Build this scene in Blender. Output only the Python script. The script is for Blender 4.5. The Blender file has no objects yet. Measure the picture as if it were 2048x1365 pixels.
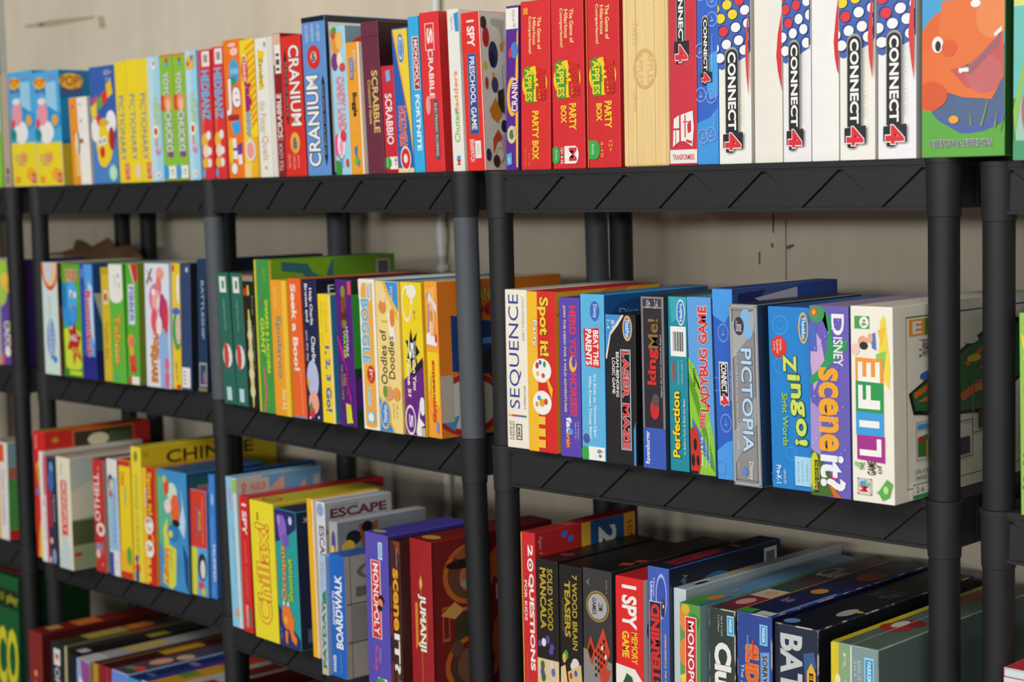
import bpy, bmesh, math, random
from mathutils import Matrix, Vector
random.seed(4)
SC = bpy.context.scene
COL = SC.collection

# ---------------------------------------------------------------- camera
cam_data = bpy.data.cameras.new('camera')
cam = bpy.data.objects.new('camera', cam_data)
COL.objects.link(cam)
cam.matrix_world = Matrix(((0.716954, -0.048263, 0.695448, 1.518), (0.696819, 0.078963, -0.712887, -1.930665), (-0.020508, 0.995709, 0.090244, 0.036441), (0.0, 0.0, 0.0, 1.0)))
cam_data.sensor_width = 36.0
cam_data.lens = 59.766
cam_data.clip_start = 0.05
cam_data.dof.use_dof = True
cam_data.dof.focus_distance = 2.42
cam_data.dof.aperture_fstop = 4.6
SC.camera = cam

# ---------------------------------------------------------------- world, lights, exposure
world = bpy.data.worlds.new('room_ambience')
SC.world = world
world.use_nodes = True
bg = world.node_tree.nodes['Background']
bg.inputs['Color'].default_value = (1.0, 0.97, 0.93, 1)
bg.inputs['Strength'].default_value = 0.10

def area(name, loc, target, sx, sy, power, color=(1, 1, 1)):
    d = bpy.data.lights.new(name, 'AREA')
    d.shape = 'RECTANGLE'; d.size = sx; d.size_y = sy; d.energy = power; d.color = color
    o = bpy.data.objects.new(name, d); COL.objects.link(o)
    o.location = loc
    o.rotation_euler = (Vector(target) - Vector(loc)).to_track_quat('-Z', 'Y').to_euler()
    return o

area('far_strip_light', (2.2, -6.6, 0.50), (0.0, 0.0, 0.0), 11.0, 0.30, 300, (1.0, 0.99, 0.97))  # long low area light, out of view in front of the shelves
area('ceiling_lamp_row', (0.7, -5.0, 2.9), (-0.5, 0.0, 0.0), 8.0, 1.6, 420, (1.0, 0.97, 0.93))

SC.view_settings.view_transform = 'Standard'
SC.view_settings.look = 'None'
SC.view_settings.gamma = 1.0
SC.view_settings.use_curve_mapping = False
SC.view_settings.exposure = -0.40
SC.cycles.max_bounces = 6
SC.cycles.use_denoising = True

# ---------------------------------------------------------------- materials
def lin(h):
    h = h.lstrip('#')
    out = []
    for i in (0, 2, 4):
        c = int(h[i:i + 2], 16) / 255
        out.append(c / 12.92 if c <= 0.04045 else ((c + 0.055) / 1.055) ** 2.4)
    return out

_mats = {}
def mat(hexcol, rough=0.42, kind='card'):
    key = (hexcol, kind)
    if key in _mats:
        return _mats[key]
    m = bpy.data.materials.new('%s_%s' % (kind, hexcol.lstrip('#')))
    m.use_nodes = True
    nt = m.node_tree
    b = nt.nodes['Principled BSDF']
    c = lin(hexcol)
    geo = nt.nodes.new('ShaderNodeTexCoord')
    n = nt.nodes.new('ShaderNodeTexNoise')
    n.inputs['Scale'].default_value = 38 if kind == 'card' else 60
    n.inputs['Detail'].default_value = 3
    nt.links.new(geo.outputs['Object'], n.inputs['Vector'])
    mix = nt.nodes.new('ShaderNodeMix'); mix.data_type = 'RGBA'
    k = 0.94 if kind == 'card' else 0.86
    mix.inputs['A'].default_value = (c[0] * k, c[1] * k, c[2] * k, 1)
    mix.inputs['B'].default_value = (min(c[0] * 1.04, 1), min(c[1] * 1.04, 1), min(c[2] * 1.04, 1), 1)
    nt.links.new(n.outputs['Fac'], mix.inputs['Factor'])
    nt.links.new(mix.outputs['Result'], b.inputs['Base Color'])
    mr = nt.nodes.new('ShaderNodeMapRange')
    mr.inputs['To Min'].default_value = rough - 0.07
    mr.inputs['To Max'].default_value = rough + 0.1
    nt.links.new(n.outputs['Fac'], mr.inputs['Value'])
    nt.links.new(mr.outputs['Result'], b.inputs['Roughness'])
    if kind == 'plastic':
        b.inputs['Specular IOR Level'].default_value = 0.35
    if kind == 'metal':
        b.inputs['Metallic'].default_value = 0.85
    _mats[key] = m
    return m

def wood_mat():
    m = bpy.data.materials.new('bamboo_ply'); m.use_nodes = True
    nt = m.node_tree; b = nt.nodes['Principled BSDF']
    tc = nt.nodes.new('ShaderNodeTexCoord')
    mp = nt.nodes.new('ShaderNodeMapping'); mp.inputs['Scale'].default_value = (70, 70, 2.2)
    n = nt.nodes.new('ShaderNodeTexNoise'); n.inputs['Scale'].default_value = 3; n.inputs['Detail'].default_value = 4
    r = nt.nodes.new('ShaderNodeValToRGB')
    r.color_ramp.elements[0].position = 0.3; r.color_ramp.elements[0].color = (*lin('#e2c283'), 1)
    r.color_ramp.elements[1].position = 0.7; r.color_ramp.elements[1].color = (*lin('#eacf94'), 1)
    nt.links.new(tc.outputs['Object'], mp.inputs['Vector']); nt.links.new(mp.outputs['Vector'], n.inputs['Vector'])
    nt.links.new(n.outputs['Fac'], r.inputs['Fac']); nt.links.new(r.outputs['Color'], b.inputs['Base Color'])
    b.inputs['Roughness'].default_value = 0.5
    return m

def wall_mat():
    m = bpy.data.materials.new('painted_concrete'); m.use_nodes = True
    nt = m.node_tree; b = nt.nodes['Principled BSDF']
    tc = nt.nodes.new('ShaderNodeTexCoord')
    n1 = nt.nodes.new('ShaderNodeTexNoise'); n1.inputs['Scale'].default_value = 2.2; n1.inputs['Detail'].default_value = 6; n1.inputs['Roughness'].default_value = 0.6
    n2 = nt.nodes.new('ShaderNodeTexNoise'); n2.inputs['Scale'].default_value = 90; n2.inputs['Detail'].default_value = 4
    mp = nt.nodes.new('ShaderNodeMapping'); mp.inputs['Scale'].default_value = (6, 6, 0.5)
    n3 = nt.nodes.new('ShaderNodeTexNoise'); n3.inputs['Scale'].default_value = 2.5; n3.inputs['Detail'].default_value = 3
    nt.links.new(tc.outputs['Object'], n1.inputs['Vector']); nt.links.new(tc.outputs['Object'], n2.inputs['Vector'])
    nt.links.new(tc.outputs['Object'], mp.inputs['Vector']); nt.links.new(mp.outputs['Vector'], n3.inputs['Vector'])
    add = nt.nodes.new('ShaderNodeMath'); add.operation = 'MULTIPLY_ADD'; add.inputs[1].default_value = 0.45
    nt.links.new(n3.outputs['Fac'], add.inputs[0]); nt.links.new(n1.outputs['Fac'], add.inputs[2])
    r = nt.nodes.new('ShaderNodeValToRGB')
    r.color_ramp.elements[0].position = 0.4; r.color_ramp.elements[0].color = (*lin('#c4baa6'), 1)
    r.color_ramp.elements[1].position = 1.0; r.color_ramp.elements[1].color = (*lin('#dcd2bd'), 1)
    nt.links.new(add.outputs['Value'], r.inputs['Fac'])
    nt.links.new(r.outputs['Color'], b.inputs['Base Color'])
    bp = nt.nodes.new('ShaderNodeBump'); bp.inputs['Strength'].default_value = 0.18; bp.inputs['Distance'].default_value = 0.004
    nt.links.new(n2.outputs['Fac'], bp.inputs['Height']); nt.links.new(bp.outputs['Normal'], b.inputs['Normal'])
    b.inputs['Roughness'].default_value = 0.85
    return m

PLASTIC = mat('#242528', 0.55, 'plastic')
POSTM = mat('#1f2023', 0.55, 'plastic')
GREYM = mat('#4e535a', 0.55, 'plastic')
WALLM = wall_mat()
WOODM = wood_mat()

# ---------------------------------------------------------------- mesh helpers
def link(name, me, parent=None):
    o = bpy.data.objects.new(name, me)
    COL.objects.link(o)
    if parent: o.parent = parent
    return o

def from_bm(name, bm, mats, parent=None, smooth=False):
    bmesh.ops.recalc_face_normals(bm, faces=bm.faces[:]) if smooth is not None else None
    me = bpy.data.meshes.new(name)
    bm.to_mesh(me); bm.free()
    for m in mats: me.materials.append(m)
    if smooth:
        for p in me.polygons: p.use_smooth = True
    return link(name, me, parent)

def add_box(bm, x0, x1, y0, y1, z0, z1, mi=0):
    vs = [bm.verts.new((x, y, z)) for z in (z0, z1) for x, y in ((x0, y0), (x1, y0), (x1, y1), (x0, y1))]
    for q in ((3, 2, 1, 0), (4, 5, 6, 7), (0, 1, 5, 4), (1, 2, 6, 5), (2, 3, 7, 6), (3, 0, 4, 7)):
        f = bm.faces.new([vs[i] for i in q]); f.material_index = mi
    return vs

def add_prism(bm, pts, y0, y1):
    a = [bm.verts.new((x, y0, z)) for x, z in pts]
    b = [bm.verts.new((x, y1, z)) for x, z in pts]
    n = len(pts)
    bm.faces.new(a); bm.faces.new(b[::-1])
    for i in range(n):
        bm.faces.new((a[i], b[i], b[(i + 1) % n], a[(i + 1) % n]))

def add_tube(bm, c0, r0, c1, r1, seg=24, cap=True):
    """closed frustum between two points, seam of smooth quads"""
    c0 = Vector(c0); c1 = Vector(c1); ax = (c1 - c0).normalized()
    s = Vector((1, 0, 0)) if abs(ax.x) < 0.9 else Vector((0, 1, 0))
    u = ax.cross(s).normalized(); w = ax.cross(u)
    ra = []; rb = []
    for i in range(seg):
        t = 2 * math.pi * i / seg
        d = u * math.cos(t) + w * math.sin(t)
        ra.append(bm.verts.new(c0 + d * r0)); rb.append(bm.verts.new(c1 + d * r1))
    for i in range(seg):
        f = bm.faces.new((ra[i], ra[(i + 1) % seg], rb[(i + 1) % seg], rb[i])); f.smooth = True
    if cap:
        for f in (bm.faces.new(ra[::-1]), bm.faces.new(rb)):
            for ed in f.edges: ed.smooth = False

def tag(o, label, cat, group=None):
    o['label'] = label; o['category'] = cat
    if group: o['group'] = group
    return o

# ---------------------------------------------------------------- room
def structure(o):
    o['kind'] = 'structure'
    return o
WY, WS = 0.455, -0.048
def wall_y(x): return WY + WS * x
FLOOR_Z = -1.80
bm = bmesh.new()
add_box(bm, -7.0, 3.4, 0.0, 0.15, 0.0, 4.4)
w = from_bm('wall_back', bm, [WALLM]); structure(w)
w.location = (0, WY, FLOOR_Z); w.rotation_euler = (0, 0, math.atan(WS))
bm = bmesh.new()
add_box(bm, -7.0, 3.4, -7.5, 1.2, -0.12, 0.0)
fl = from_bm('floor', bm, [mat('#8b877f', 0.6, 'concrete')]); structure(fl)
fl.location = (0, 0, FLOOR_Z)
fl['kind'] = 'structure'
def on_wall(x, z, off=0.0): return Vector((x, wall_y(x) - off, z))
# vertical joint strip on the concrete at the far left, and old scuffs left in the paint
JX = -2.96
bm = bmesh.new(); add_box(bm, -0.013, 0.013, -0.004, 0.004, 0.0, 4.4)
j = from_bm('trim_1', bm, [mat('#b3b2a8', 0.7, 'paint')]); structure(j); j.location = on_wall(JX, FLOOR_Z, 0.004)
bm = bmesh.new(); add_box(bm, -0.03, 0.03, -0.003, 0.003, 0.0, 4.4)
j = from_bm('trim_2', bm, [mat('#6f675a', 0.8, 'paint')]); structure(j); j.location = on_wall(JX - 0.043, FLOOR_Z, 0.003)
def scuff(pts, colour):
    bm = bmesh.new()
    f = bm.faces.new([bm.verts.new(on_wall(x, z, 0.0012) - Vector((0, WY, FLOOR_Z))) for x, z in pts])
    o = from_bm('paint_scuff', bm, [mat(colour, 0.85, 'paint')], None, None)
    o.location = (0, WY, FLOOR_Z); o['kind'] = 'structure'
    return o
for pts, colour in [([(-2.827, 0.5181), (-2.7165, 0.5172), (-2.7118, 0.5059), (-2.8219, 0.5094)], '#b5a88d'), ([(-2.7512, 0.5146), (-2.6963, 0.5196), (-2.4431, 0.5099), (-2.4384, 0.5043), (-2.6951, 0.5018), (-2.7463, 0.506)], '#b0a285'), ([(-2.4225, 0.5068), (-2.3941, 0.5057), (-2.3836, 0.4763), (-2.4147, 0.4749)], '#b3a585'), ([(-0.1901, -0.0183), (-0.1869, -0.0183), (-0.1882, -0.0506), (-0.1904, -0.0506)], '#5f5a50'), ([(-0.221, -0.0843), (-0.2177, -0.0826), (-0.2179, -0.1058), (-0.2211, -0.1042)], '#6e685c'), ([(-0.1937, -0.0677), (-0.1894, -0.0677), (-0.1895, -0.0762), (-0.1938, -0.0754)], '#6e685c'), ([(-0.1617, -0.0725), (-0.1459, -0.0689), (-0.1449, -0.0723), (-0.1586, -0.0792)], '#6e685c'), ([(-0.1635, -0.0285), (-0.1614, -0.0285), (-0.1611, -0.1302), (-0.1632, -0.1303)], '#857e70')]:
    scuff(pts, colour)

# white conduit pipe standing against the wall
PX = -1.0403
def pipe():
    root = bpy.data.objects.new('conduit_pipe', None); COL.objects.link(root)
    root.location = (PX, wall_y(PX) - 0.016, FLOOR_Z)
    tag(root, 'white vertical conduit pipe with a coupling, fixed to the wall behind the shelves', 'pipe')
    bm = bmesh.new(); add_tube(bm, (0, 0, 0.0), 0.0085, (0, 0, 4.3), 0.0085, 20)
    from_bm('pipe', bm, [mat('#d9dcd8', 0.35, 'paint')], root)
    for z, h, r in [(1.721, 0.035, 0.0125), (1.6678, 0.012, 0.014), (1.6978, 0.07, 0.0105)]:
        bm = bmesh.new(); add_tube(bm, (0, 0, z), r, (0, 0, z + h), r, 20)
        from_bm('coupling', bm, [mat('#eceeea', 0.3, 'paint')], root)
    bm = bmesh.new(); add_box(bm, -0.022, 0.022, 0.004, 0.0155, 1.556, 1.556 + 0.018)
    from_bm('strap', bm, [mat('#a8aaa6', 0.4, 'metal')], root)
pipe()

# ---------------------------------------------------------------- black plastic shelving
V = 0.12501; HALF = 0.39703; TIER = 0.44; DECK = 0.062; DEPTH = 0.295; PY = 0.012; PR = 0.0202
def shelf_mesh():
    bm = bmesh.new()
    xe = 3 * V + 0.008
    yb = PY * 2 + DEPTH
    add_box(bm, -xe - 0.012, xe + 0.012, 0.002, yb - 0.002, DECK - 0.006, DECK)          # deck
    for front in (True, False):                                                          # truss patterned front and back skirts
        Y = (lambda t: t) if front else (lambda t: yb - t)
        def slab(x0, x1, a, b, z0, z1): add_box(bm, x0, x1, min(Y(a), Y(b)), max(Y(a), Y(b)), z0, z1)
        slab(-xe, xe, 0.0055, 0.008, 0.0, DECK - 0.005)
        for i in range(6):
            x = (i - 2.5) * V; top = DECK - 0.0112; hw = V / 2
            tri = [(x, 0.0008), (x + hw - 0.0035, top), (x - hw + 0.0035, top)]
            add_prism(bm, tri, min(Y(0.0), Y(0.0056)), max(Y(0.0), Y(0.0056)))
        for i in range(7):
            x = (i - 3) * V; top = DECK - 0.0155
            lo = x - V / 2 + 0.0032; hi = x + V / 2 - 0.0012
            tri = [(max(lo, -xe), 0.0008), (min(hi, xe), 0.0008), (x + 0.006, top), (x - 0.004, top)]
            if i == 0: tri = [(-xe, 0.0008), (hi, 0.0008), (x + 0.006, top), (-xe, top)]
            if i == 6: tri = [(lo, 0.0008), (xe, 0.0008), (xe, top), (x - 0.004, top)]
            add_prism(bm, tri, min(Y(0.0022), Y(0.0056)), max(Y(0.0022), Y(0.0056)))
        slab(-xe, xe, -0.0005, 0.007, -0.004, 0.0005)
        slab(-xe - 0.004, xe + 0.004, -0.0022, 0.007, DECK - 0.0075, DECK)
        slab(-xe - 0.004, xe + 0.004, -0.0004, 0.007, DECK - 0.011, DECK - 0.0074)
    for s in (-1, 1):                                                                     # end skirts
        x = s * (HALF + 0.012)
        add_box(bm, x - 0.002, x + 0.002, PY, yb - PY, -0.002, DECK)
        add_box(bm, min(s * xe, x), max(s * xe, x), PY, yb - PY, DECK - 0.006, DECK)
        for i in range(5):
            y = PY + 0.06 + i * (yb - 2 * PY - 0.12) / 4
            add_box(bm, x - 0.0035, x + 0.0035, y - 0.002, y + 0.002, 0.0, DECK - 0.01)
    me = bpy.data.meshes.new('shelf')
    bmesh.ops.recalc_face_normals(bm, faces=bm.faces[:])
    bm.to_mesh(me); bm.free(); me.materials.append(PLASTIC)
    return me
SHELF = shelf_mesh()
def socket_mesh():
    bm = bmesh.new()
    add_tube(bm, (0, 0, -0.012), 0.0215, (0, 0, DECK - 0.0055), 0.0232, 28)
    add_tube(bm, (0, 0, DECK - 0.0055), 0.0242, (0, 0, DECK), 0.0242, 28)
    me = bpy.data.meshes.new('corner_socket')
    bm.to_mesh(me); bm.free(); me.materials.append(PLASTIC)
    return me
SOCKET = socket_mesh()
UNITS = {'A': [-2.62999, 0.19984, -0.00263, -0.04893, 0.00482, -0.00267],
 'B': [-1.72751, 0.166, 0.00037, -0.04893, 0.00482, -0.00267],
 'C': [-0.88406, 0.04494, 0.00178, -0.08783, -0.00066, 0.00736],
 'D': [0.0, 0.0, 0.0, 0.0, 0.0, 0.00198],
 'E': [0.86385, 0.013, -0.006, 0.0, 0.0, 0.00198]}
ULABEL = {'A': 'black plastic shelving unit at the far left, cut off by the photo edge',
 'B': 'second black plastic shelving unit from the left, with the cardboard cutout behind its boxes',
 'C': 'black plastic shelving unit in the middle, with grey upper posts',
 'D': 'largest looking black plastic shelving unit, holding the apple and dotted boxes',
 'E': 'black plastic shelving unit at the right edge, only its left posts visible'}
def unit_matrix(k):
    x, y, z, a, sl, ln = UNITS[k]
    ex = Vector((math.cos(a), math.sin(a), sl)).normalized()
    ey = Vector((-math.sin(a), math.cos(a), 0))
    ez = ex.cross(ey)
    return Matrix((ex, ey, ez)).transposed()
def shelving(k):
    x, y, z, a, sl, ln = UNITS[k]
    Rm = unit_matrix(k)
    root = bpy.data.objects.new('shelving_unit', None); COL.objects.link(root)
    base = Vector((x + 2 * ln, y, z - 4 * TIER))
    root.matrix_world = Matrix.Translation(base) @ Rm.to_4x4()
    tag(root, ULABEL[k], 'shelf', 'black plastic shelving units along the wall')
    def tierpt(s, p):                          # unit-frame point of tier s (0 = top); the stack leans a little
        d = Rm.transposed() @ (Vector((x + min(s, 2) * ln, y, z - s * TIER)) - base)
        return d + Vector(p)
    for s in range(5):
        o = link('shelf', SHELF, root); o.location = tierpt(s, (0, 0, 0))
        for sx in (-1, 1):
            for yy in (PY, PY + DEPTH):
                c = link('corner_socket', SOCKET, o); c.location = (sx * HALF, yy, 0)
    for s in range(5):
        for sx in (-1, 1):
            for yy in (PY, PY + DEPTH):
                if s < 4:
                    p0 = tierpt(s + 1, (sx * HALF, yy, DECK)); p1 = tierpt(s, (sx * HALF, yy, -0.012))
                else:
                    continue
                bm = bmesh.new(); add_tube(bm, p0 + Vector((0, 0, 0.0006)), PR, p1 - Vector((0, 0, 0.0006)), PR, 28)
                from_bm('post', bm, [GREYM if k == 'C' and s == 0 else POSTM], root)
    for sx in (-1, 1):
        for yy in (PY, PY + DEPTH):
            p1 = tierpt(4, (sx * HALF, yy, -0.012)); p0 = p1.copy(); p0.z -= p1.z + (base.z - FLOOR_Z) - 0.001
            bm = bmesh.new(); add_tube(bm, p0, PR + 0.003, p1 - Vector((0, 0, 0.0006)), PR, 28)
            from_bm('foot', bm, [POSTM], root)
for k in UNITS: shelving(k)

# ---------------------------------------------------------------- boxed games
_txt = {}
def glyphs(s, k):
    """flat outline of a word: vertices and faces"""
    key = (s, k)
    if key not in _txt:
        cu = bpy.data.curves.new('word', 'FONT')
        cu.body = s; cu.size = 1.0; cu.resolution_u = 3; cu.fill_mode = 'FRONT'
        cu.offset = k
        ob = bpy.data.objects.new('word', cu)
        me = bpy.data.meshes.new_from_object(ob)
        vs = [(v.co.x, v.co.y) for v in me.vertices]
        fs = [tuple(p.vertices) for p in me.polygons]
        # keep the face winding counter-clockwise
        out = []
        for f in fs:
            ar = 0
            for i in range(len(f)):
                x0, y0 = vs[f[i]]; x1, y1 = vs[f[(i + 1) % len(f)]]
                ar += x0 * y1 - x1 * y0
            out.append(f if ar >= 0 else f[::-1])
        bpy.data.objects.remove(ob); bpy.data.curves.remove(cu); bpy.data.meshes.remove(me)
        _txt[key] = (vs, out)
    return _txt[key]

def clip(poly, lo=0.004, hi=0.996):
    for ax in (0, 1):
        for lim, sg in ((lo, 1), (hi, -1)):
            out = []
            for i in range(len(poly)):
                a = poly[i]; b = poly[(i + 1) % len(poly)]
                ia = sg * (a[ax] - lim) >= 0; ib = sg * (b[ax] - lim) >= 0
                if ia: out.append(a)
                if ia != ib:
                    t = (lim - a[ax]) / (b[ax] - a[ax])
                    out.append((a[0] + t * (b[0] - a[0]), a[1] + t * (b[1] - a[1])))
            poly = out
            if len(poly) < 3: return []
    return poly

def area2(p):
    return sum(p[i][0] * p[(i + 1) % len(p)][1] - p[(i + 1) % len(p)][0] * p[i][1] for i in range(len(p)))

class Print:
    """collects flat print on the faces of one box"""
    def __init__(self): self.v = []; self.f = []; self.m = []; self.mats = []
    def mi(self, c):
        if c not in self.mats: self.mats.append(c)
        return self.mats.index(c)
    def poly(self, pts3, c):
        n = len(self.v); self.v += pts3; self.f.append(tuple(range(n, n + len(pts3)))); self.m.append(self.mi(c))
    def mesh(self, pts3, faces, c):
        n = len(self.v); self.v += pts3; k = self.mi(c)
        for f in faces: self.f.append(tuple(i + n for i in f)); self.m.append(k)
    def build(self, name, parent):
        if not self.f: return
        me = bpy.data.meshes.new(name)
        me.from_pydata(self.v, [], self.f)
        for c in self.mats: me.materials.append(mat(c))
        for p, k in zip(me.polygons, self.m): p.material_index = k
        me.update()
        return link(name, me, parent)

BOLD = (0.0, 0.018, 0.034, 0.05)
def worn_mat(hexcol):
    """card rubbed through to white paper in patches along the edges"""
    key = (hexcol, 'worn')
    if key not in _mats:
        m = bpy.data.materials.new('worn_%s' % hexcol.lstrip('#')); m.use_nodes = True
        nt = m.node_tree; b = nt.nodes['Principled BSDF']
        tc = nt.nodes.new('ShaderNodeTexCoord'); n = nt.nodes.new('ShaderNodeTexNoise')
        n.inputs['Scale'].default_value = 42; n.inputs['Detail'].default_value = 5
        r = nt.nodes.new('ShaderNodeValToRGB')
        r.color_ramp.elements[0].position = 0.50; r.color_ramp.elements[0].color = (*lin(hexcol), 1)
        r.color_ramp.elements[1].position = 0.62; r.color_ramp.elements[1].color = (*lin('#b9b2a6'), 1)
        nt.links.new(tc.outputs['Object'], n.inputs['Vector']); nt.links.new(n.outputs['Fac'], r.inputs['Fac'])
        nt.links.new(r.outputs['Color'], b.inputs['Base Color']); b.inputs['Roughness'].default_value = 0.6
        _mats[key] = m
    return _mats[key]
def game(name, unit, pos, w, d, h, lean, cols, label, group, art, worn=0, wood=0):
    bm = bmesh.new()
    add_box(bm, -w / 2, w / 2, -d / 2, d / 2, 0, h)
    bm.normal_update()
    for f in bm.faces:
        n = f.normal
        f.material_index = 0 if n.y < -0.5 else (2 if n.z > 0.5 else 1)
    before = set(bm.faces)
    bv = 0.0035 if wood else (0.0016 if worn else 0.0011)
    r = bmesh.ops.bevel(bm, geom=bm.edges[:], offset=bv, segments=3 if wood else 2, profile=0.5, affect='EDGES')
    if worn:
        for f in r['faces']: f.material_index = 3
    for q in bm.verts: q.co.x += lean * q.co.z          # the row leans together
    me = bpy.data.meshes.new(name)
    bm.to_mesh(me); bm.free()
    for c in cols: me.materials.append(WOODM if wood else mat(c))  # most side colours have shade painted in, darker than the bare card
    if worn: me.materials.append(worn_mat(cols[0]))
    o = link(name, me)
    Rm = unit_matrix(unit)
    o.matrix_world = Matrix.Translation(Vector(pos)) @ Rm.to_4x4()
    tag(o, label, 'board game', group)
    W2, D2 = w / 2, d / 2
    size = {'F': (w, h), 'S': (d, h), 'T': (w, d)}
    shapes = {'F': Print(), 'S': Print(), 'T': Print()}
    titles, small = [], {'F': Print(), 'S': Print(), 'T': Print()}
    layer = {'F': 0, 'S': 0, 'T': 0}
    for a in art:
        face, kind, col = a[0], a[1], a[2]
        layer[face] += 1
        e = 0.00015 + 0.00009 * layer[face]
        def P(u, v, e=e, face=face):
            if face == 'F': return (-W2 + u * w + lean * v * h, -D2 - e, v * h)
            if face == 'S': return (W2 + e + lean * v * h, -D2 + u * d, v * h)
            return (-W2 + u * w + lean * h, -D2 + v * d, h + e)
        fw, fh = size[face]
        polys = []
        if kind == 'r':
            u0, v0, u1, v1 = a[3:7]; polys = [[(u0, v0), (u1, v0), (u1, v1), (u0, v1)]]
        elif kind == 'e':
            cu, cv, ru, rv = a[3:7]
            polys = [[(cu + ru * math.cos(t * math.pi / 12), cv + rv * math.sin(t * math.pi / 12)) for t in range(24)]]
        elif kind == 'p':
            polys = [list(a[3:])]
        elif kind == 'ring':
            cu, cv, ru, rv = a[3:7]; k = 0.82
            for t in range(24):
                a0, a1 = t * math.pi / 12, (t + 1) * math.pi / 12
                polys.append([(cu + ru * math.cos(a0), cv + rv * math.sin(a0)), (cu + ru * math.cos(a1), cv + rv * math.sin(a1)),
                              (cu + ru * k * math.cos(a1), cv + rv * k * math.sin(a1)), (cu + ru * k * math.cos(a0), cv + rv * k * math.sin(a0))])
        elif kind == 'frame':
            u0, v0, u1, v1 = a[3:7]; tu = 0.0016 / fw; tv = 0.0016 / fh
            polys = [[(u0, v0), (u1, v0), (u1, v0 + tv), (u0, v0 + tv)], [(u0, v1 - tv), (u1, v1 - tv), (u1, v1), (u0, v1)],
                     [(u0, v0), (u0 + tu, v0), (u0 + tu, v1), (u0, v1)], [(u1 - tu, v0), (u1, v0), (u1, v1), (u1 - tu, v1)]]
        if kind != 't':
            for q in polys:
                if area2(q) < 0: q = q[::-1]
                q = clip(q)
                if q: shapes[face].poly([P(*c) for c in q], col)
            continue
        s, u0, v0, u1, v1, way, outline, bold = a[3:11]
        vs, fs = glyphs(s, BOLD[bold])
        gx0 = min(v[0] for v in vs); gx1 = max(v[0] for v in vs); gy0 = min(v[1] for v in vs); gy1 = max(v[1] for v in vs)
        def tr(g):
            X = (g[0] - gx0) / (gx1 - gx0); Y = (g[1] - gy0) / (gy1 - gy0)
            if way == 'd': return (u0 + Y * (u1 - u0), v1 - X * (v1 - v0))
            if way == 'u': return (u1 - Y * (u1 - u0), v0 + X * (v1 - v0))
            return (u0 + X * (u1 - u0), v0 + Y * (v1 - v0))
        if bold >= 1 and (u1 - u0) * (v1 - v0) > 0.03:
            tgt = Print(); titles.append(tgt)
        else:
            tgt = small[face]
        def put(vs, fs, c, e):
            uv = [tr(g) for g in vs]
            if min(min(q) for q in uv) < 0.0 or max(max(q) for q in uv) > 1.0:
                for f in fs:
                    q = clip([uv[i] for i in f])
                    if q: tgt.poly([P(x, y, e) for x, y in q], c)
            else:
                tgt.mesh([P(x, y, e) for x, y in uv], fs, c)
        if outline:
            ov, of = glyphs(s, BOLD[bold] + 0.032)
            put(ov, of, outline, e)
            layer[face] += 1
            e += 0.00012
        put(vs, fs, col, e)
    for face, name in (('F', 'front_print'), ('S', 'side_print'), ('T', 'top_print')):
        shapes[face].build(name, o)
        small[face].build('small_lettering', o)
    for q in titles:
        q.build('title_lettering', o)
    return o

G = ('boxed games on the top shelves', 'boxed games on the second shelves', 'boxed games on the third shelves', 'boxed games on the fourth shelves')

game('board_game_box', 'B', (-2.3206, 0.2992, 0.0612), 0.0733, 0.2000, 0.2666, 0.0229, ('#8fd03a','#6faa28','#7fbb30'), 'lime green game box cut off by the left edge of the photo, top shelf', G[0],
     [('F','e','#3a8f3a',.6,.45,.3,.12),('F','r','#cfe8f5',.0,.5,1,1)])
game('board_game_box', 'B', (-2.2561, 0.2960, 0.0615), 0.0365, 0.2000, 0.2734, 0.0077, ('#b9ab98','#a89a86','#b9ab98'), 'plain beige game box left of the twin cartoon pig boxes', G[0],
     [('F','e','#8a3a3a',.6,.14,.2,.03),('F','r','#8d8578',.3,.03,.8,.1)])
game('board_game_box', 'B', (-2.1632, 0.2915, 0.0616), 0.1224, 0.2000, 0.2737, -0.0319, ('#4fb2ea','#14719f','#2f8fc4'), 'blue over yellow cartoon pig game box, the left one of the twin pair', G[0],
     [('F','r','#f5dc2c',0,0,1,.38),('F','r','#f0a42c',.1,.03,.3,.09),('F','r','#f3b535',.35,.22,.6,.3),('F','e','#f3b02e',.75,.1,.2,.06),('F','r','#9fd4f2',.5,.62,.9,.9),('F','p','#2f9ad8',(0,.5),(.3,.62),(.55,.7),(1,.62),(1,.52),(0,.42)),('F','e','#f3f3f3',.45,.47,.28,.1),('F','e','#ef9fae',.33,.63,.2,.1),('F','e','#f6e7e2',.33,.74,.16,.03),('F','e','#e8485a',.14,.55,.09,.04),('F','e','#e3b04a',.8,.57,.12,.05),('F','e','#1d8f8a',.15,.45,.12,.05),('F','e','#f4c43c',.3,.9,.24,.05),('F','t','#d6301f','POP!',.1,.87,.5,.94,'h','',1),('F','t','#7a2a78','the Pig',.1,.8,.5,.86,'h','',0),('F','t','#c98ab0','AGES 4+',.62,.93,.92,.96,'h','',0),('F','t','#d9a0a0','PRESS HIS HEAD',.15,.25,.65,.28,'h','',0),('F','t','#d9a0a0','WATCH BELLY',.15,.215,.65,.245,'h','',0),('F','t','#d9a0a0','GROW',.25,.18,.55,.21,'h','',0),('F','r','#d8372f',.8,.03,.95,.11),('F','t','#f6e3e0','G',.82,.05,.93,.09,'h','',0),('S','r','#c9a81c',0,0,1,.36),('S','r','#1f86bb',0,.4,1,.75),('S','e','#f4c43c',.16,.9,.15,.07),('S','t','#c8301f','POP!',.03,.86,.29,.95,'h','#f4d43c',1),('S','t','#8a2a78','the Pig',.03,.78,.29,.85,'h','',1),('S','e','#f0b0b8',.6,.6,.2,.15),('S','e','#f3f3f3',.65,.45,.25,.12)])
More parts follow.
